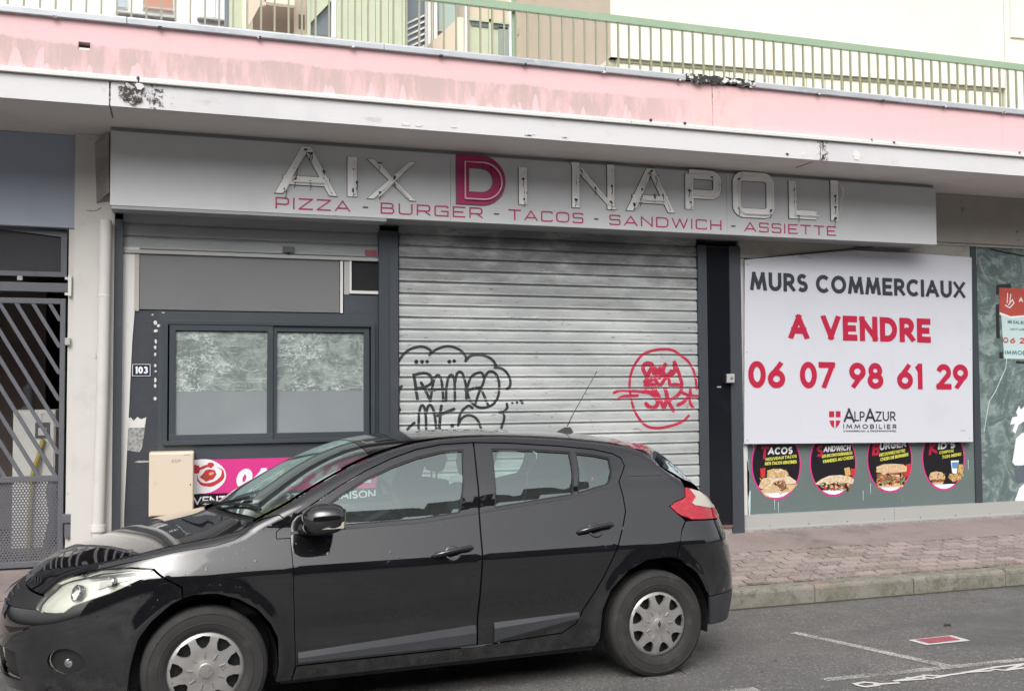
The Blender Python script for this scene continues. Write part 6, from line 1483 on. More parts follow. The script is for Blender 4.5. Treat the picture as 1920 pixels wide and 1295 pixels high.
def side_panel(name, poly, mt, holes=(), off=0, gap=.0022, fl=.018, h=.035, both=True, parent=None, par_far=None, xz=True, far=True, near=True, flush_top=False, join=False, **kw):
    """body panel cut from the flank surface, with folded edges; also its mirror on the far side"""
    if xz: poly = [(e_of(x, z), z) for x, z in poly]; holes = [[(e_of(x, z), z) for x, z in q] for q in holes]
    if area(poly) < 0: poly = poly[::-1]
    poly = dens(poly, .03); holes = [dens(q if area(q) > 0 else q[::-1], .03) for q in holes]
    poly = inset(poly, gap); holes = [inset(q, -gap*.3) for q in holes]
    # keep under the roof line
    cl = []
    for e, z in poly:
        x = float(side_xs(e, min(z, .9))[0]) if e < L1 or e > EB else float(side_xs(e, z)[0])
        for _ in range(3):
            x = float(side_xs(e, z)[0]); z = min(z, float(ztf(x))-.0004)
        cl.append((e, z))
    ex = []
    for e in np.arange(min(p[0] for p in poly), max(p[0] for p in poly), h*.8):
        x = float(side_xs(e, .9)[0]); 
        for dz in (.003, .008, .016, .028, .042, .056): ex.append((float(e), float(ztf(x))-dz))
    V, T, LP = tri2d(cl, holes, h, ex)
    arr = np.array(V); P_, N_ = side_P(arr[:, 0], arr[:, 1], off)
    objs = []
    data = []
    for sgn in ((1, -1) if both else (1,)):
        if (sgn == 1 and not near) or (sgn == -1 and not far): continue
        Pp, Nn = P_.copy(), N_.copy()
        if sgn == -1: Pp[:, 1] *= -1; Nn[:, 1] *= -1
        vs = [tuple(p) for p in Pp]; fs = []; ln = []
        for t in T:
            t = t if sgn == 1 else t[::-1]; fs.append(tuple(t)); ln += [tuple(Nn[i]) for i in t]
        if fl > 0:
            for li, lp in enumerate(LP):
                if any(i is None for i in lp): continue
                k = len(vs); n = len(lp); vs += [tuple(Pp[i]) for i in lp]+[tuple(Pp[i]-Nn[i]*fl) for i in lp]
                for a in range(n):
                    b = (a+1) % n; q = (k+a, k+n+a, k+n+b, k+b) if (sgn == 1) else (k+b, k+n+b, k+n+a, k+a)
                    if li > 0: pass
                    A_, B_, C_ = np.array(vs[q[0]]), np.array(vs[q[1]]), np.array(vs[q[3]]); nn = np.cross(B_-A_, C_-A_); L = np.linalg.norm(nn)
                    nn = nn/L if L > 0 else np.array([0, 0, 1.]); fs.append(q); ln += [tuple(nn)]*4
        data.append((vs, fs, ln))
    if join:
        m = MB(); ln = []
        for vs, fs, l_ in data: m.add(vs, fs); ln += l_
        return cbuild(m, name, mt, parent, normals=ln, **kw)
    for i, (vs, fs, ln) in enumerate(data):
        m = MB(); m.add(vs, fs); pp = parent if (i == 0 or par_far is None) else par_far
        objs.append(cbuild(m, name, mt, pp, normals=ln, **kw))
    return objs
_gx = np.concatenate([np.linspace(-.0195, .3, 900), np.linspace(.3, 3.5, 1500)[1:], np.linspace(3.5, 4.1999, 1500)[1:]])
_gz = ztf(_gx)-.0002; _lo = np.zeros_like(_gx); _hi = np.full_like(_gx, ET)
for _ in range(40):
    _m = (_lo+_hi)/2; _c = side_xs(_m, _gz)[0] < _gx; _lo = np.where(_c, _m, _lo); _hi = np.where(_c, _hi, _m)
_gw = side_xs((_lo+_hi)/2, _gz)[1]
_gt, _gc, _gp = ztf(_gx), crf(_gx), prf(_gx)
def We(x): return float(np.interp(x, _gx, _gw))
def topf(x, q):
    x = float(x); return np.array([x, q*We(x), np.interp(x, _gx, _gt)+np.interp(x, _gx, _gc)*(1-abs(q)**np.interp(x, _gx, _gp))])
def top_patch(x0f, x1f, q0, q1, nx, nq, off=0, sp=None):
    """grid of the upper surface between two cross curves; returns verts, normals, faces"""
    P_, N_ = [], []
    for j in range(nq+1):
        q = q0+(q1-q0)*j/nq
        if sp: q = math.copysign(abs(q)**sp, q)
        a, b = x0f(q), x1f(q)
        for i in range(nx+1):
            x = a+(b-a)*i/nx; p = topf(x, q); d = 2e-3
            tx = topf(x+d, q)-topf(x-d, q); tq = topf(x, min(1, q+d))-topf(x, max(-1, q-d)); n = np.cross(tx, tq); n /= np.linalg.norm(n)+1e-12
            if n[2] < 0: n = -n
            P_.append(p+n*off); N_.append(n)
    F_ = [(j*(nx+1)+i, j*(nx+1)+i+1, (j+1)*(nx+1)+i+1, (j+1)*(nx+1)+i) for j in range(nq) for i in range(nx)]
    return P_, N_, F_
def top_obj(name, mt, patches, thick=.015, parent=None, **kw):
    m = MB(); ln = []
    for P_, N_, F_ in patches:
        m.add([tuple(p) for p in P_], F_); ln += [tuple(N_[i]) for f in F_ for i in f]
        if thick:
            k = [tuple(p-n*thick) for p, n in zip(P_, N_)]; m.add(k, [f[::-1] for f in F_]); ln += [tuple(-N_[i]) for f in F_ for i in f[::-1]]
    return m, ln, parent, name, mt, kw
def top_build(t):
    m, ln, parent, name, mt, kw = t; return cbuild(m, name, mt, parent, normals=ln, **kw)

PAINT = M['car_paint']
# --- outlines on the flank, as (x, z) in metres
arch_f = [(.486, .228), (.501, .370), (.537, .501), (.598, .585), (.690, .664)]
arch_f2 = [(.745, .690), (.805, .703), (.912, .700), (1.021, .664), (1.116, .604), (1.184, .523), (1.222, .444), (1.228, .30), (1.215, .208)]
hoodline = [(.604, .895), (.702, .915), (.800, .926), (.914, .938), (1.008, .960), (1.074, 1.000), (1.110, 1.035)]
lamp_top = [(.604, .838), (.493, .846), (.356, .835), (.218, .799), (.148, .768), (.094, .719), (.055, .672)]
lamp_bot = [(.045, .640), (.075, .630), (.113, .629), (.182, .635), (.223, .667), (.291, .692), (.392, .726), (.494, .770), (.562, .806)]
# front bumper, both halves in one part
ea = lambda x, z: (e_of(x, z), z)
fog = [(e_of(.190, .389)+.085*cos(radians(a)), .389+.068*sin(radians(a))) for a in range(0, 360, 20)]
intake = [(.0, .27), (.42, .27), (.40, .42), (.0, .44)]
bump = [(0, .20)]+[ea(x, z) for x, z in arch_f]+[ea(.745, .690), ea(.738, .743), ea(.604, .833)]+[ea(x, z) for x, z in lamp_bot[::-1]]+[(0, .625)]
side_panel('front_bumper', bump, PAINT, holes=[fog, [(.004, .27), (.42, .27), (.40, .42), (.004, .44)]], xz=False, join=True, gap=.0015)
side_panel('lower_intake', [(0, .26), (.43, .26), (.41, .43), (0, .45)], M['plastic_black'], xz=False, join=True, off=-.035, fl=0)
fogs = side_panel('fog_lamp', [(p[0], p[1]) for p in fog], M['plastic_black'], xz=False, off=-.025, fl=0, gap=0)
for i, o in enumerate(fogs):
    P_, N_ = side_P(np.array([e_of(.195, .375)]), np.array([.375])); p, n = P_[0].copy(), N_[0].copy()
    if i: p[1] *= -1; n[1] *= -1
    m = MB(); m.lathe([(0, -.020), (.016, -.021), (.022, -.024), (.024, -.03)], Vector(p), Vector(n), 18); cbuild(m, 'fog_lens', M['chrome'], o, smooth=True)
# grille between the lamps
side_panel('grille', [(0, .625)]+[ea(.042, .641), ea(.053, .672), ea(.080, .706)]+[(.1, .742), (0, .744)], M['plastic_black'], xz=False, join=True, off=-.012, gap=.001)
for k in range(3):
    z_ = .645+k*.03; side_panel('grille_bar', [(0, z_), (.18, z_), (.18, z_+.009), (0, z_+.009)], M['plastic_grey'], xz=False, join=True, off=-.004, gap=0)
# maker's lozenge on the nose
m = MB(); zc0 = .69; xx = float(xn(zc0))-.006; m.add([(xx+.055, 0, zc0+.045), (xx, .036, zc0), (xx-.045, 0, zc0-.045), (xx, -.036, zc0), (xx-.008, 0, zc0+.003)], [(0, 4, 1), (1, 4, 2), (2, 4, 3), (3, 4, 0)]); cbuild(m, 'nose_badge', M['chrome'])
# headlights
lamp_poly = lamp_top+lamp_bot
for i, o in enumerate(side_panel('headlight', lamp_poly, M['reflector'], off=-.035, fl=0, gap=.001)):
    sg_ = 1 if i == 0 else -1
    if True:
        P_, N_ = side_P(np.array([e_of(.235, .735), e_of(.40, .785)]), np.array([.735, .785]), -.030)
        for (p, n, r_) in ((P_[0], N_[0], .040), (P_[1], N_[1], .026)):
            p, n = p.copy(), n.copy(); 
            if sg_ < 0: p[1] *= -1; n[1] *= -1
            m = MB(); m.lathe([(0, -.01), (r_*.5, -.006), (r_*.9, .008), (r_, .02), (r_*1.08, .018), (r_*1.1, -.006)], Vector(p), Vector(n)*1.0+Vector((-.9, 0, 0)), 20); cbuild(m, 'lamp_bowl', M['chrome'], o, smooth=True)
    lens = side_panel('lens', lamp_poly, M['lens'], off=.0, fl=.02, gap=.0025, near=(i == 0), far=(i == 1), parent=o, par_far=o)
    side_panel('lamp_bezel', [(.560, .825), (.50, .834), (.36, .822), (.28, .808), (.30, .802), (.5, .822)], M['plastic_black'], off=-.02, fl=0, gap=0, near=(i == 0), far=(i == 1), parent=o, par_far=o)
    side_panel('turn_signal', [(.33, .750), (.44, .785), (.50, .80), (.50, .815), (.42, .812), (.34, .785)], M['lamp_white'], off=-.024, fl=.006, gap=0, near=(i == 0), far=(i == 1), parent=o, par_far=o)
# hood: upper skin plus the strips that roll down to the shut lines
x_hf = lambda q: -.0192
x_hb = lambda q: .925+.19*abs(q)**2
hood_t = top_obj('hood', PAINT, [top_patch(x_hf, x_hb, -1, 1, 46, 34)], .012)
mh, lnh = hood_t[0], hood_t[1]
strip = [(0, .747), (.1, .745), ea(.084, .712), ea(.094, .723), ea(.148, .773), ea(.218, .805), ea(.287, .828), ea(.452, .866)]+[ea(x, z) for x, z in hoodline]
strip_top = [(e_of(x, float(ztf(x))-.0005), float(ztf(x))-.0004) for x in [1.108, 1.05, 1.0, .9, .8, .7, .6, .5, .4, .3, .2, .15, .1, .07, .05, .03, .01, 0, -.01, -.017]]
hs_poly = strip+strip_top+[(0, .7592)]
def add_side(mb, ln, poly, off=0, h=.03):
    poly = dens(poly if area(poly) > 0 else poly[::-1], .03)
    ex = [(float(e), float(ztf(float(side_xs(e, .85)[0])))-dz) for e in np.arange(0, ET, .03) for dz in (.004, .01, .02, .034, .05)]
    V, T, LP = tri2d(poly, [], h, ex); arr = np.array(V); P_, N_ = side_P(arr[:, 0], arr[:, 1], off)
    for sgn in (1, -1):
        Pp, Nn = P_.copy(), N_.copy()
        if sgn < 0: Pp[:, 1] *= -1; Nn[:, 1] *= -1
        F_ = [tuple(t if sgn == 1 else t[::-1]) for t in T]; mb.add([tuple(p) for p in Pp], F_); ln += [tuple(Nn[i]) for f in F_ for i in f]
        lp = LP[0]
        if all(i is not None for i in lp):
            k = len(mb.v); n = len(lp); fs = []
            mb.v += [tuple(Pp[i]) for i in lp]+[tuple(Pp[i]-Nn[i]*.014) for i in lp]
            for a in range(n):
                b = (a+1) % n; 
                if V[lp[a]][1] > .76 and V[lp[b]][1] > .76 and abs(V[lp[a]][1]-float(ztf(float(side_xs(V[lp[a]][0], V[lp[a]][1])[0])))) < .004: continue
                q = (k+a, k+n+a, k+n+b, k+b) if sgn == 1 else (k+b, k+n+b, k+n+a, k+a); A_, B_, C_ = np.array(mb.v[q[0]]), np.array(mb.v[q[1]]), np.array(mb.v[q[3]])
                nn = np.cross(B_-A_, C_-A_); nn = nn/(np.linalg.norm(nn)+1e-12); mb.f.append(q); mb.mi.append(0); ln += [tuple(nn)]*4
add_side(mh, lnh, inset(hs_poly if area(hs_poly) > 0 else hs_poly[::-1], .0008))
hood = top_build(hood_t)
# crease lines on the hood
# cowl and windscreen
cowl_a = lambda q: x_hb(q)+.006; cowl_b = lambda q: min(x_hb(q)+.075-.03*abs(q), 1.20)
top_build(top_obj('cowl', M['plastic_black'], [top_patch(cowl_a, cowl_b, -.97, .97, 3, 24, -.022)], .01))
ws_a = lambda q: .985+.16*abs(q)**2; ws_b = lambda q: 1.765+.03*abs(q)**2
def ped(q): return q
wscr = top_build(top_obj('windscreen', M['glass'], [top_patch(ws_a, ws_b, -.96, .96, 30, 32, -.002)], 0))
m_, ln_, *_r = top_obj('x', None, [], 0)
band = top_build(top_obj('screen_band', M['plastic_black'], [top_patch(lambda q: ws_b(q)-.05, lambda q: ws_b(q)-.004, -.95, .95, 3, 24, -.006)], .003, parent=wscr))
for q_ in (-1, 1):   # A pillars, from above
    top_build(top_obj('windscreen_pillar', PAINT, [top_patch(lambda q: 1.112, lambda q: 1.80, .965*q_, 1.0*q_, 30, 3)], .02))
rf = top_build(top_obj('roof', PAINT, [top_patch(lambda q: ws_b(q)+.003, xe_, -1, 1, 44, 30)], .02))
for q_ in (-1, 1):   # black roof mouldings just inboard of the edge
    top_build(top_obj('roof_moulding', M['plastic_black'], [top_patch(lambda q: 1.62, lambda q: 3.50, .955*q_, .99*q_, 40, 2, .0025)], .003, parent=rf))
# rear window, spoiler lip, hatch skirt
bk_a = lambda q: xe_(q)+.004
bl_ = top_build(top_obj('rear_window', M['glass'], [top_patch(lambda q: bk_a(q)+.004, lambda q: 4.125, -.90, .90, 16, 24, -.003)], 0))
for q_ in (-1, 1): top_build(top_obj('hatch_pillar', PAINT, [top_patch(lambda q: xe_(q)+.003, lambda q: 4.13, .905*q_, 1.0*q_, 20, 4)], .015))
top_build(top_obj('hatch_skirt', PAINT, [top_patch(lambda q: 4.13, lambda q: 4.1975, -1, 1, 5, 24)], .01))
m = MB(); N = 24; prof = [(-.02, .001), (.055, -.010), (.06, -.018), (.052, -.030), (-.02, -.034)]; vs = []
for j in range(N+1):
    q = -.93+1.86*j/N; xb = xe_(q)-.01; p = topf(xb, q)
    for dx, dz in prof: vs.append((p[0]+dx*(1-.5*abs(q)**6), p[1], p[2]+dz+.002))
k = len(prof); m.add(vs, [(j*k+i, j*k+(i+1) % k, (j+1)*k+(i+1) % k, (j+1)*k+i) for j in range(N) for i in range(k)]+[tuple(range(k)), tuple(range((N+1)*k-1, N*k-1, -1))]); cbuild(m, 'roof_spoiler', PAINT, smooth=50, fix=True)
# fenders
fend = [(.745, .690)]+arch_f2[1:]+[(1.300, .205), (1.319, .285), (1.304, .70), (1.299, .953), (1.226, .953), (1.2235, .970), (1.2265, .989), (1.29, 1.036), (1.245, 1.075), (1.165, 1.058), (1.118, 1.040)]+hoodline[::-1]+[(.452, .864), (.287, .826), (.22, .803), (.356, .838), (.493, .850), (.608, .841), (.742, .745)]
FN = side_panel('fender', fend, PAINT)
# doors
fd_out = [(1.319, .285), (1.304, .70), (1.299, .953), (1.226, .953), (1.2235, .970), (1.2265, .989), (1.36, 1.085), (1.563, 1.200), (1.748, 1.290), (1.905, 1.352), (2.065, 1.399), (2.223, 1.424), (2.420, 1.430), (2.398, 1.25), (2.381, 1.036), (2.357, .682), (2.337, .423), (2.337, .290)]
fd_glass = [(1.47, 1.000), (1.664, 1.004), (2.02, 1.012), (2.268, 1.036), (2.315, 1.20), (2.352, 1.392), (2.216, 1.388), (2.056, 1.357), (1.899, 1.310), (1.743, 1.248), (1.60, 1.175), (1.50, 1.115)]
rd_out = [(2.387, 1.036), (2.404, 1.25), (2.426, 1.430), (2.648, 1.421), (2.974, 1.395), (3.195, 1.369), (3.325, 1.339), (3.375, 1.310), (3.385, 1.265), (3.325, 1.170), (3.332, 1.08), (3.330, .995), (3.292, .910), (3.214, .765), (3.141, .635), (2.995, .430), (2.984, .405), (2.957, .365), (2.867, .315), (2.445, .295), (2.343, .290), (2.343, .423), (2.363, .682)]
rd_glass = [(2.484, 1.054), (2.525, 1.392), (2.80, 1.381), (3.033, 1.362), (3.025, 1.25), (2.998, 1.106)]
q_glass = [(3.030, 1.112), (3.058, 1.26), (3.066, 1.356), (3.20, 1.338), (3.295, 1.316), (3.292, 1.24), (3.265, 1.175), (3.24, 1.155)]
FD = side_panel('front_door', fd_out, PAINT, holes=[fd_glass]); RD_ = side_panel('rear_door', rd_out, PAINT, holes=[rd_glass, q_glass])
def pane(name, poly, door):
    for i, o in enumerate(door):
        e = inset(poly if area(poly) > 0 else poly[::-1], -.008); side_panel(name, e, M['glass'], off=-.012, fl=0, gap=0, near=(i == 0), far=(i == 1), parent=o, par_far=o)
        # rubber seal round the glass: a thin outline ring
        a = inset(poly if area(poly) > 0 else poly[::-1], -.006); b = inset(poly if area(poly) > 0 else poly[::-1], .008)
        side_panel('window_seal', a, M['plastic_black'], holes=[b], off=-.004, fl=0, gap=0, near=(i == 0), far=(i == 1), parent=o, par_far=o)
pane('window_pane', fd_glass, FD); pane('window_pane', rd_glass, RD_); pane('quarter_pane', q_glass, RD_)
# belt mouldings
def strip_poly(pts, w): return [(x, z) for x, z in pts]+[(x, z-w) for x, z in pts[::-1]]
for i, o in enumerate(FD): side_panel('belt_moulding', strip_poly([(1.30, .985), (1.664, .998), (2.02, 1.006), (2.372, 1.040)], .014), M['plastic_grey'], off=.004, fl=.008, gap=0, near=(i == 0), far=(i == 1), parent=o, par_far=o)
for i, o in enumerate(RD_): side_panel('belt_moulding', strip_poly([(2.395, 1.043), (2.465, 1.050), (3.002, 1.103), (3.24, 1.148), (3.312, 1.178)], .014), M['plastic_grey'], off=.004, fl=.008, gap=0, near=(i == 0), far=(i == 1), parent=o, par_far=o)
# lower door mouldings: chamfered strips standing proud
def moulding(door, xs_, zt_, zm2_, zb_):
    for i, o in enumerate(door):
        sg_ = 1 if i == 0 else -1; rows = []; N = 24
        for k in range(N+1):
            x = xs_[0]+(xs_[1]-xs_[0])*k/N; t = k/N; f = lambda a: a[0]+(a[1]-a[0])*t
            z1_, z2_, z3_ = f(zt_), f(zm2_), f(zb_); r_ = []
            for z, of in ((z1_, .001), (z2_-.004, .015), (z3_+.012, .018), (z3_, .012), (z3_, -.01)):
                P_, _ = side_P(np.array([e_of(x, z)]), np.array([z]), 0); p = P_[0]; r_.append((p[0], (p[1]-of)*sg_, p[2]))
            rows.append(r_)
        n = 5; vs = [p for r_ in rows for p in r_]; m = MB(); m.add(vs, [(k*n+j, k*n+j+1, (k+1)*n+j+1, (k+1)*n+j) for k in range(N) for j in range(n-1)]+[tuple(range(n)), tuple(range((N+1)*n-1, N*n-1, -1))])
        cbuild(m, 'lower_moulding', M['plastic_grey'], o, fix=True)
moulding(FD, (1.332, 2.330), (.355, .412), (.330, .372), (.292, .296)); moulding(RD_, (2.44, 2.972), (.414, .428), (.386, .420), (.300, .385))
# handles
for door, x0, z0, x1, z1 in ((FD, 2.077, .812, 2.312, .842), (RD_, 2.986, .888, 3.222, .918)):
    for i, o in enumerate(door):
        sg_ = 1 if i == 0 else -1; xc_, zc_ = (x0+x1)/2, (z0+z1)/2-.008
        P_, N_ = side_P(np.array([e_of(xc_, zc_)]), np.array([zc_])); c, n = Vector(P_[0]), Vector(N_[0]); c.y *= sg_; n.y *= sg_
        m = MB(); m.lathe([(0, .0008), (.030, .0010), (.042, .0030), (.047, .0003)], c, n, 24); ho = cbuild(m, 'handle_recess', PAINT, o, smooth=True)
        m = MB(); pts_ = []
        for t, of in ((0, .004), (.06, .022), (.25, .036), (.5, .040), (.75, .036), (.93, .024), (1, .006)):
            x = x0+(x1-x0)*t; z = z0+(z1-z0)*t; P_, N_ = side_P(np.array([e_of(x, z)]), np.array([z]), of); p = P_[0]; pts_.append((p[0], p[1]*sg_, p[2]))
        m.tube(pts_, [.010, .014, .013, .012, .013, .016, .010], 10); cbuild(m, 'door_handle', PAINT, o, smooth=True)
# side frame + rear quarter
e_lo = lambda xs_: [(x, float(ztf(x))-.0005) for x in xs_]
arch_r = [(3.112, .262), (3.122, .429), (3.175, .545), (3.299, .656), (3.426, .706), (3.579, .712)]
quarter = ([(1.165, 1.060), (1.245, 1.078), (1.29, 1.040), (1.232, .993), (1.36, 1.089), (1.563, 1.204), (1.748, 1.294), (1.905, 1.356), (2.065, 1.403), (2.223, 1.428), (2.42, 1.434), (2.648, 1.425), (2.974, 1.399), (3.195, 1.373), (3.327, 1.343), (3.378, 1.314), (3.389, 1.265), (3.329, 1.170), (3.336, 1.08), (3.334, .993), (3.296, .908), (3.218, .763), (3.145, .633), (2.999, .428), (2.988, .403), (2.96, .361), (2.869, .311), (2.445, .291), (2.337, .286), (1.325, .281), (1.306, .205), (1.948, .21), (2.697, .209), (3.09, .215)]
 + arch_r + [(3.628, .700), (3.733, .916), (3.706, .946), (3.642, 1.008), (3.771, 1.060), (3.781, 1.120)] + e_lo([3.783, 3.72, 3.671, 3.62, 3.56, 3.5, 3.441, 3.33, 3.214, 3.05, 2.881, 2.7, 2.555, 2.4, 2.288, 2.18, 2.074, 2.0, 1.915, 1.83, 1.757, 1.68, 1.604, 1.53, 1.45, 1.36, 1.272, 1.20, 1.15]))
quarter = [q for i, q in enumerate(quarter) if i != 3]
side_panel('body_side', quarter, PAINT, gap=.0012)
side_panel('pillar_trim', [(2.30, .30), (2.32, 1.0), (2.365, 1.42), (2.49, 1.42), (2.46, 1.0), (2.42, .30)], M['plastic_black'], off=-.03, fl=0, gap=0)
side_panel('pillar_trim', [(1.28, .25), (1.26, 1.0), (1.40, 1.09), (1.46, 1.10), (1.36, .95), (1.36, .25)], M['plastic_black'], off=-.03, fl=0, gap=0)
# rear lamps, hatch, bumper, valance
EL = EB+.60*L2
lampr = [ea(3.644, 1.008), ea(3.770, 1.058), ea(3.783, 1.119), ea(3.85, 1.105), ea(3.935, 1.07)]
for e in np.linspace(e_of(3.96, 1.0), EL, 6):
    z = .99
    for _ in range(12): z = float(ztf(float(side_xs(e, min(z, 1.05))[0])))-.010
    lampr.append((float(e), z))
lampr += [(EL, .912), ea(3.997, .910), ea(3.785, .920), ea(3.708, .948)]
TL = side_panel('tail_light', lampr, M['lamp_red'], xz=False, off=.004, gap=.0025)
for i, o in enumerate(TL):
    wp_ = [ea(3.815, 1.104), ea(3.90, 1.082), (e_of(3.96, 1.0)+.05, .998), (e_of(3.96, 1.0)+.17, .985), (e_of(3.96, 1.0)+.17, .972), ea(3.93, .985), ea(3.83, 1.005), ea(3.81, 1.02), ea(3.85, 1.055)]
    side_panel('lamp_window', wp_, M['lamp_white'], xz=False, off=.007, fl=.003, gap=0, near=(i == 0), far=(i == 1), parent=o, par_far=o)
hat = [(EL+.003, .66), (EL+.003, .92)]
for e in np.linspace(EL+.003, ET-.02, 8):
    z = .92
    for _ in range(10): z = float(ztf(float(side_xs(e, z)[0])))-.001
    hat.append((float(e), z))
hat += [(ET, .926), (ET, .66)]
side_panel('hatch_panel', hat, PAINT, xz=False, join=True)
rb = [ea(3.631, .700), ea(3.682, .673), ea(3.774, .599), ea(3.845, .480), ea(3.874, .448), ea(4.113, .452)]+[(e, .452) for e in np.linspace(e_of(4.16, .452), ET, 6)]+[(ET, .655), (EL+.003, .655), (EL-.002, .908), ea(3.997, .906), ea(3.782, .916), ea(3.735, .914)]
side_panel('rear_bumper', rb, PAINT, xz=False, join=True)
va = [ea(3.875, .445), ea(3.880, .268)]+[(e, .262) for e in np.linspace(e_of(3.98, .262), ET, 8)]+[(e, .449) for e in np.linspace(ET, e_of(4.12, .449), 6)]
side_panel('rear_valance', va, M['plastic_grey'], xz=False, join=True, off=.003)
# mirrors
for sg_, o in ((1, FD[0]), (-1, FD[1])):
    c = Vector((1.465, -1.000*sg_, 1.062)); m = MB(); nu, nv = 20, 14; vs = []
    for i in range(nv+1):
        ph = -pi/2+pi*i/nv
        for j in range(nu):
            th = 2*pi*j/nu; f = lambda a, p: math.copysign(abs(a)**p, a)
            x = .155*f(cos(ph), .75)*f(cos(th), .8); y = .115*f(cos(ph), .75)*f(sin(th), .8); z = .078*f(sin(ph), .8)
            x = x*(1 if x < 0 else .5); z = z*(1-.18*(x/.12)) + .02*(y/-.115)*0; vs.append((c.x+x+.02, c.y+y*sg_, c.z+z+x*.06))
    m.add(vs, [(i*nu+j, i*nu+(j+1) % nu, (i+1)*nu+(j+1) % nu, (i+1)*nu+j) for i in range(nv) for j in range(nu)]); mo = cbuild(m, 'wing_mirror', PAINT, o, smooth='all', fix=True)
    m = MB(); m.box(c.x+.075, c.x+.081, c.y-.09, c.y+.09, c.z-.052, c.z+.052); cbuild(m, 'mirror_glass', M['chrome'], mo)
    m = MB(); m.tube([(1.36, -.83*sg_, .995), (1.40, -.90*sg_, .998), (1.44, -.96*sg_, 1.01)], [.03, .03, .035], 8); cbuild(m, 'mirror_arm', M['plastic_black'], mo, smooth=True)
    y_ = c.y-.108*sg_; m = MB(); m.add([(c.x-.05, y_, c.z-.045), (c.x+.068, y_+.006*sg_, c.z-.045), (c.x+.07, y_+.004*sg_, c.z-.010), (c.x+.01, y_-.005*sg_, c.z-.022)], [(0, 1, 2, 3)]); m.add([(c.x-.05, y_+.03*sg_, c.z-.045), (c.x+.068, y_+.03*sg_, c.z-.045), (c.x+.07, y_+.03*sg_, c.z-.010), (c.x+.01, y_+.03*sg_, c.z-.022)], [(0, 1, 2, 3)]); cbuild(m, 'mirror_indicator', M['lamp_white'], mo)
# wheels
def tyre_mesh():
    m = MB(); R, r_, w_ = .317, .205, .100
    prof = [(r_-.012, -w_*.86), (r_, -w_*.93), (r_+.012, -w_*1.0), (r_+.030, -w_*1.02), (r_+.032, -w_*1.045), (r_+.036, -w_*1.045), (r_+.038, -w_*1.02), (r_+.055, -w_*1.03), (r_+.078, -w_*1.0), (r_+.080, -w_*1.02), (r_+.083, -w_*1.02), (r_+.085, -w_*.99), (R-.022, -w_*.95), (R-.012, -w_*.90), (R-.003, -w_*.78), (R, -w_*.6), (R-.006, -w_*.59), (R-.006, -w_*.55), (R, -w_*.54), (R, -w_*.12), (R-.006, -w_*.11), (R-.006, -w_*.05), (R, -w_*.04), (R, w_*.6), (R-.003, w_*.78), (R-.03, w_*.98), (r_+.03, w_), (r_, w_*.9)]
    m.lathe(prof, (0, 0, 0), (0, 1, 0), 64); return m
def cap_mesh():
    """nine-window hub cap, axis along -y"""
    R = .200; holes = []
    for k in range(9):
        a = radians(90+40*k+5); h = []
        for rr, da in ((.116, -.105), (.112, 0), (.116, .105), (.142, .215), (.172, .225), (.177, 0), (.172, -.225), (.142, -.215)): h.append((rr*cos(a+da), rr*sin(a+da)))
        holes.append(h)
    outer = [(R*cos(2*pi*i/72), R*sin(2*pi*i/72)) for i in range(72)]
    V, T, LP = tri2d(outer, holes, .014)
    def hgt(r): return float(np.interp(r, [0, .045, .06, .12, .175, .188, .200], [.030, .030, .024, .024, .016, .010, -.004]))
    m = MB(); vs = [(x, -hgt(hypot(x, z)), z) for x, z in V]; m.add(vs, [tuple(t) for t in T])
    for lp in LP[1:]:
        if any(i is None for i in lp): continue
        n = len(lp); k = [(vs[i][0]*1.0, vs[i][1]+.022, vs[i][2]) for i in lp]; m.add([vs[i] for i in lp]+k, [(a, (a+1) % n, (a+1) % n+n, a+n) for a in range(n)])
    return m
def wheel(x, sgn, turn=0):
    cx, cy = x, -.79*sgn
    W_ = bpy.data.objects.new('wheel', None); COL.objects.link(W_); W_.empty_display_size = .1; W_.parent = car; W_.location = (cx, cy, .312); W_.rotation_euler = (0, 0, (0 if sgn > 0 else pi))
    def put(m, name, mt, **kw):
        o = m.build(name, mt, None, **kw); o.parent = W_; return o
    ty = put(tyre_mesh(), 'tyre', M['rubber'], smooth=35, fix=True)
    m = MB(); m.lathe([(.0, -.045), (.19, -.045), (.20, -.085), (.207, -.090), (.21, .08)], (0, 0, 0), (0, 1, 0), 40); put(m, 'rim', M['plastic_black'], smooth=30)
    c_ = put(cap_mesh(), 'hub_cap', M['cap_silver'], smooth=30); c_.location = (0, -.075, 0); c_.rotation_euler = (0, turn, 0)
    return W_, c_
W0, cp0 = wheel(.861, 1, radians(0))
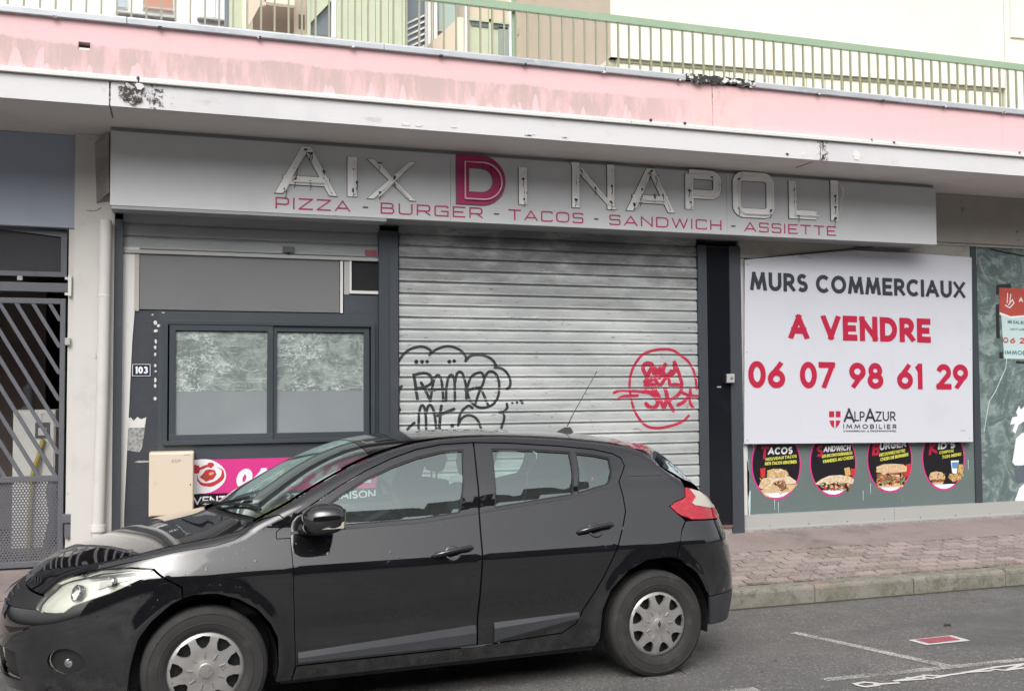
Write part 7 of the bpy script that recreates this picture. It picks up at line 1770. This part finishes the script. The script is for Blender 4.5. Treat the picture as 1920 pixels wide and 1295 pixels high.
def cap_detail(W_, badge, turn):
    for k in range(9):
        a = radians(90+40*k+5)+pi/9*0; m = MB(); p = Vector((cos(a), 0, sin(a))); q = Vector((-sin(a), 0, cos(a)))
        vs = []
        for rr, hw, y in ((.066, .004, -.024), (.096, .005, -.024), (.066, .0022, -.033), (.096, .0025, -.030)):
            for s_ in (-1, 1): v = p*rr+q*hw*s_; vs.append((v.x, y, v.z))
        m.add(vs, [(4, 5, 7, 6), (0, 4, 6, 2), (1, 3, 7, 5), (0, 1, 5, 4), (2, 6, 7, 3)]); o = m.build('cap_fin', M['cap_silver'], None); o.parent = W_; o.location = (0, -.075, 0); o.rotation_euler = (0, turn, 0)
    m = MB(); m.lathe([(0, .034), (.036, .033), (.042, .029)], (0, 0, 0), (0, -1, 0), 24); o = m.build('cap_centre', M['cap_silver'], None, smooth=True); o.parent = W_; o.location = (0, -.075, 0)
    if badge:
        m = MB(); m.prism([(0, .022), (.012, 0), (0, -.022), (-.012, 0)], -.036, -.033); o = m.build('cap_badge', M['plastic_grey'], None); o.parent = W_; o.location = (0, -.075, 0)
    else:
        m = MB()
        for i in range(-3, 4):
            L = math.sqrt(.036**2-(i*.0095)**2); m.box(i*.0095-.0016, i*.0095+.0016, -.0355, -.0325, -L, L); m.box(-L, L, -.0357, -.0325, i*.0095-.0016, i*.0095+.0016)
        o = m.build('cap_grid', M['cap_silver'], None); o.parent = W_; o.location = (0, -.075, 0)
cap_detail(W0, False, 0)
W1, _ = wheel(3.502, 1, radians(12)); cap_detail(W1, True, radians(12))
W2, _ = wheel(.861, -1); cap_detail(W2, False, 0); W3, _ = wheel(3.502, -1); cap_detail(W3, True, 0)
# wheel housings, floor pan
for hx in (.861, 3.502):
    for sg_ in (1, -1):
        m = MB(); vs = []; N = 20
        for k in range(N+1):
            a = radians(-14+208*k/N); vs += [(hx+.365*cos(a), -.885*sg_+.02*sg_, .317+.365*sin(a)), (hx+.365*cos(a), -.55*sg_, .317+.365*sin(a))]
        m.add(vs, [(2*k, 2*k+2, 2*k+3, 2*k+1) for k in range(N)])
        n0 = [(hx+.365*cos(radians(-14+208*k/N)), -.55*sg_, .317+.365*sin(radians(-14+208*k/N))) for k in range(N+1)]; m.add(n0, [tuple(range(N+1))])
        cbuild(m, 'wheel_housing', M['plastic_black'])
m = MB(); m.box(.30, .47, -.74, .74, .19, .5); m.box(1.25, 3.10, -.79, .79, .18, .26); m.box(.45, 1.3, -.54, .54, .19, .62); m.box(3.05, 3.95, -.54, .54, .22, .60); m.box(3.9, 4.1, -.60, .60, .25, .62); m.box(1.0, 1.28, -.72, .72, .55, .90)
cbuild(m, 'floor_pan', M['plastic_black'])
m = MB(); m.tube([(3.7, .35, .24), (4.18, .38, .245)], .028, 10); cbuild(m, 'exhaust', M['grey_metal'], smooth=True)
# interior
inn = bpy.data.objects.new('interior', None); COL.objects.link(inn); inn.parent = car; inn.empty_display_size = .1
def ib(mb, name, mt, **kw):
    o = mb.build(name, mt, None, **kw); o.parent = inn; return o
m = MB(); m.prism([(1.02, .80), (1.02, .96), (1.20, 1.01), (1.45, 1.035), (1.72, 1.02), (1.80, .95), (1.78, .80), (1.62, .6), (1.2, .6)], -.74, .74); ib(m, 'dashboard', M['dash'], bevel=.02)
m = MB(); m.prism([(1.58, 1.03), (1.60, 1.075), (1.74, 1.07), (1.78, 1.02)], -.52, -.22); ib(m, 'instrument_hood', M['dash'], bevel=.01)
m = MB(); c = Vector((1.99, -.37, 1.045)); ax = Vector((.90, 0, .42)).normalized(); a_ = Vector((0, 1, 0)); b_ = ax.cross(a_)
m.tube([c+a_*(.185*cos(2*pi*i/28))+b_*(.185*sin(2*pi*i/28)) for i in range(29)], .016, 8); m.tube([c-a_*.17, c+a_*.17], .014, 6); m.tube([c, c-b_*.17], .014, 6); m.tube([c, c-ax*.22], .03, 8); ib(m, 'steering_wheel', M['plastic_black'], smooth=True)
def seat(x, y, wd=.50, rear=False):
    m = MB(); P_ = [(x-.50, .40), (x-.52, .58), (x-.40, .60), (x-.06, .56), (x+.06, .62), (x+.20, 1.17 if not rear else 1.10), (x+.30, 1.17 if not rear else 1.10), (x+.20, .60), (x+.10, .40)]
    m.prism(P_, y-wd/2, y+wd/2); ib(m, 'seat', M['seat'], bevel=.03)
    for yy in ((y,) if not rear else (y-.38, y, y+.38)):
        hw = .135 if not rear else .12; m = MB(); z0 = 1.215 if not rear else 1.13; h_ = .185 if not rear else .12; m.prism([(x+.225, z0), (x+.205, z0+h_*.5), (x+.225, z0+h_), (x+.29, z0+h_), (x+.32, z0+h_*.5), (x+.29, z0)], yy-hw, yy+hw); ib(m, 'headrest', M['seat'], bevel=.03)
        m = MB(); m.tube([(x+.255, yy-.06, z0-.06), (x+.255, yy-.06, z0+.02)], .007, 6); m.tube([(x+.255, yy+.06, z0-.06), (x+.255, yy+.06, z0+.02)], .007, 6); ib(m, 'headrest_post', M['chrome'])
seat(2.22, -.37); seat(2.22, .37); seat(3.16, 0, 1.24, True)
m = MB(); m.box(1.3, 3.6, -.74, .74, .26, .30); m.box(1.6, 2.2, -.10, .10, .3, .62); m.box(3.45, 4.05, -.6, .6, .88, .92); ib(m, 'cabin_floor', M['dash'])
for i, o in enumerate(FD): side_panel('door_trim', [(1.33, .32), (1.33, .975), (2.36, 1.025), (2.33, .32)], M['seat'], off=-.055, fl=0, gap=0, near=(i == 0), far=(i == 1), parent=o, par_far=o)
for i, o in enumerate(RD_): side_panel('door_trim', [(2.36, .32), (2.40, 1.03), (3.25, 1.14), (3.25, .80), (3.0, .42), (2.9, .32)], M['seat'], off=-.055, fl=0, gap=0, near=(i == 0), far=(i == 1), parent=o, par_far=o)
top_build(top_obj('headlining', M['seat'], [top_patch(lambda q: 1.80, lambda q: 3.55, -.95, .95, 14, 12, -.03)], 0))
m = MB(); m.add([tuple(topf(1.70, 0)+np.array([-.02, y, -.075])) for y in (-.11, .11)]+[tuple(topf(1.70, 0)+np.array([-.03, y, -.015])) for y in (.11, -.11)], [(0, 1, 2, 3)]); p = topf(1.7, 0); m.box(p[0]-.02, p[0]+.01, -.11, .11, p[2]-.10, p[2]-.04); ib(m, 'interior_mirror', M['plastic_black'])
m = MB(); r2 = random.Random(4); xx = 1.30
for k in range(5): m.tube([(1.16+.05*k, -.55+.02*k, 1.03+.012*k), (1.20+.05*k, -.40, 1.05+.012*k), (1.24+.05*k, -.25, 1.035+.012*k)], [.01, .03, .01], 6)
ib(m, 'yellow_cloth', mat('yellow cloth', (.30, .28, .13), .9, bump=(60, .8, .006)))
# aerial
p = topf(3.30, 0); m = MB(); m.add([(3.245, -.022, p[2]-.002), (3.245, .022, p[2]-.002), (3.36, .03, p[2]-.004), (3.36, -.03, p[2]-.004), (3.31, -.010, p[2]+.034), (3.31, .010, p[2]+.034), (3.345, .012, p[2]+.034), (3.345, -.012, p[2]+.034)], [(0, 4, 5, 1), (1, 5, 6, 2), (2, 6, 7, 3), (3, 7, 4, 0), (4, 7, 6, 5)]); an = cbuild(m, 'aerial_base', M['plastic_black'], smooth=True)
m = MB(); m.tube([(3.325, 0, p[2]+.04), (3.37, 0, p[2]+.12), (3.56, 0, p[2]+.415)], [.0045, .0030, .0022], 6); m.tube([(3.553, 0, p[2]+.404), (3.563, 0, p[2]+.42)], .004, 6); cbuild(m, 'aerial_rod', M['plastic_black'], an)
# wipers
m = MB()
for (xa_, ya_, xb3, yb3) in ((1.00, -.15, 1.16, -.72), (.98, .50, 1.00, -.10)):
    def wp3(x, y, o): q = max(-.92, min(.92, y/We(x))); t = topf(x, q); return (t[0], t[1], t[2]+o)
    pts_ = [wp3(xa_+(xb3-xa_)*t, ya_+(yb3-ya_)*t, .014) for t in np.linspace(0, 1, 8)]; m.tube(pts_, .008, 6)
    pts_ = [wp3(xa_-.03+(xb3-xa_)*t, ya_+.05+(yb3-ya_)*t*.6, .026-.01*t) for t in np.linspace(0, 1, 5)]; m.tube(pts_, .010, 6)
cbuild(m, 'wiper', M['plastic_black'])
# far rear wiper and number plate at the tail
m = MB(); m.tube([(4.14, 0, 1.0), (4.08, -.10, 1.10), (4.05, -.30, 1.13)], .008, 6); cbuild(m, 'rear_wiper', M['plastic_black'])
m = MB(); m.box(4.232, 4.245, -.26, .26, .76, .87); cbuild(m, 'number_plate', M['white_paint'])
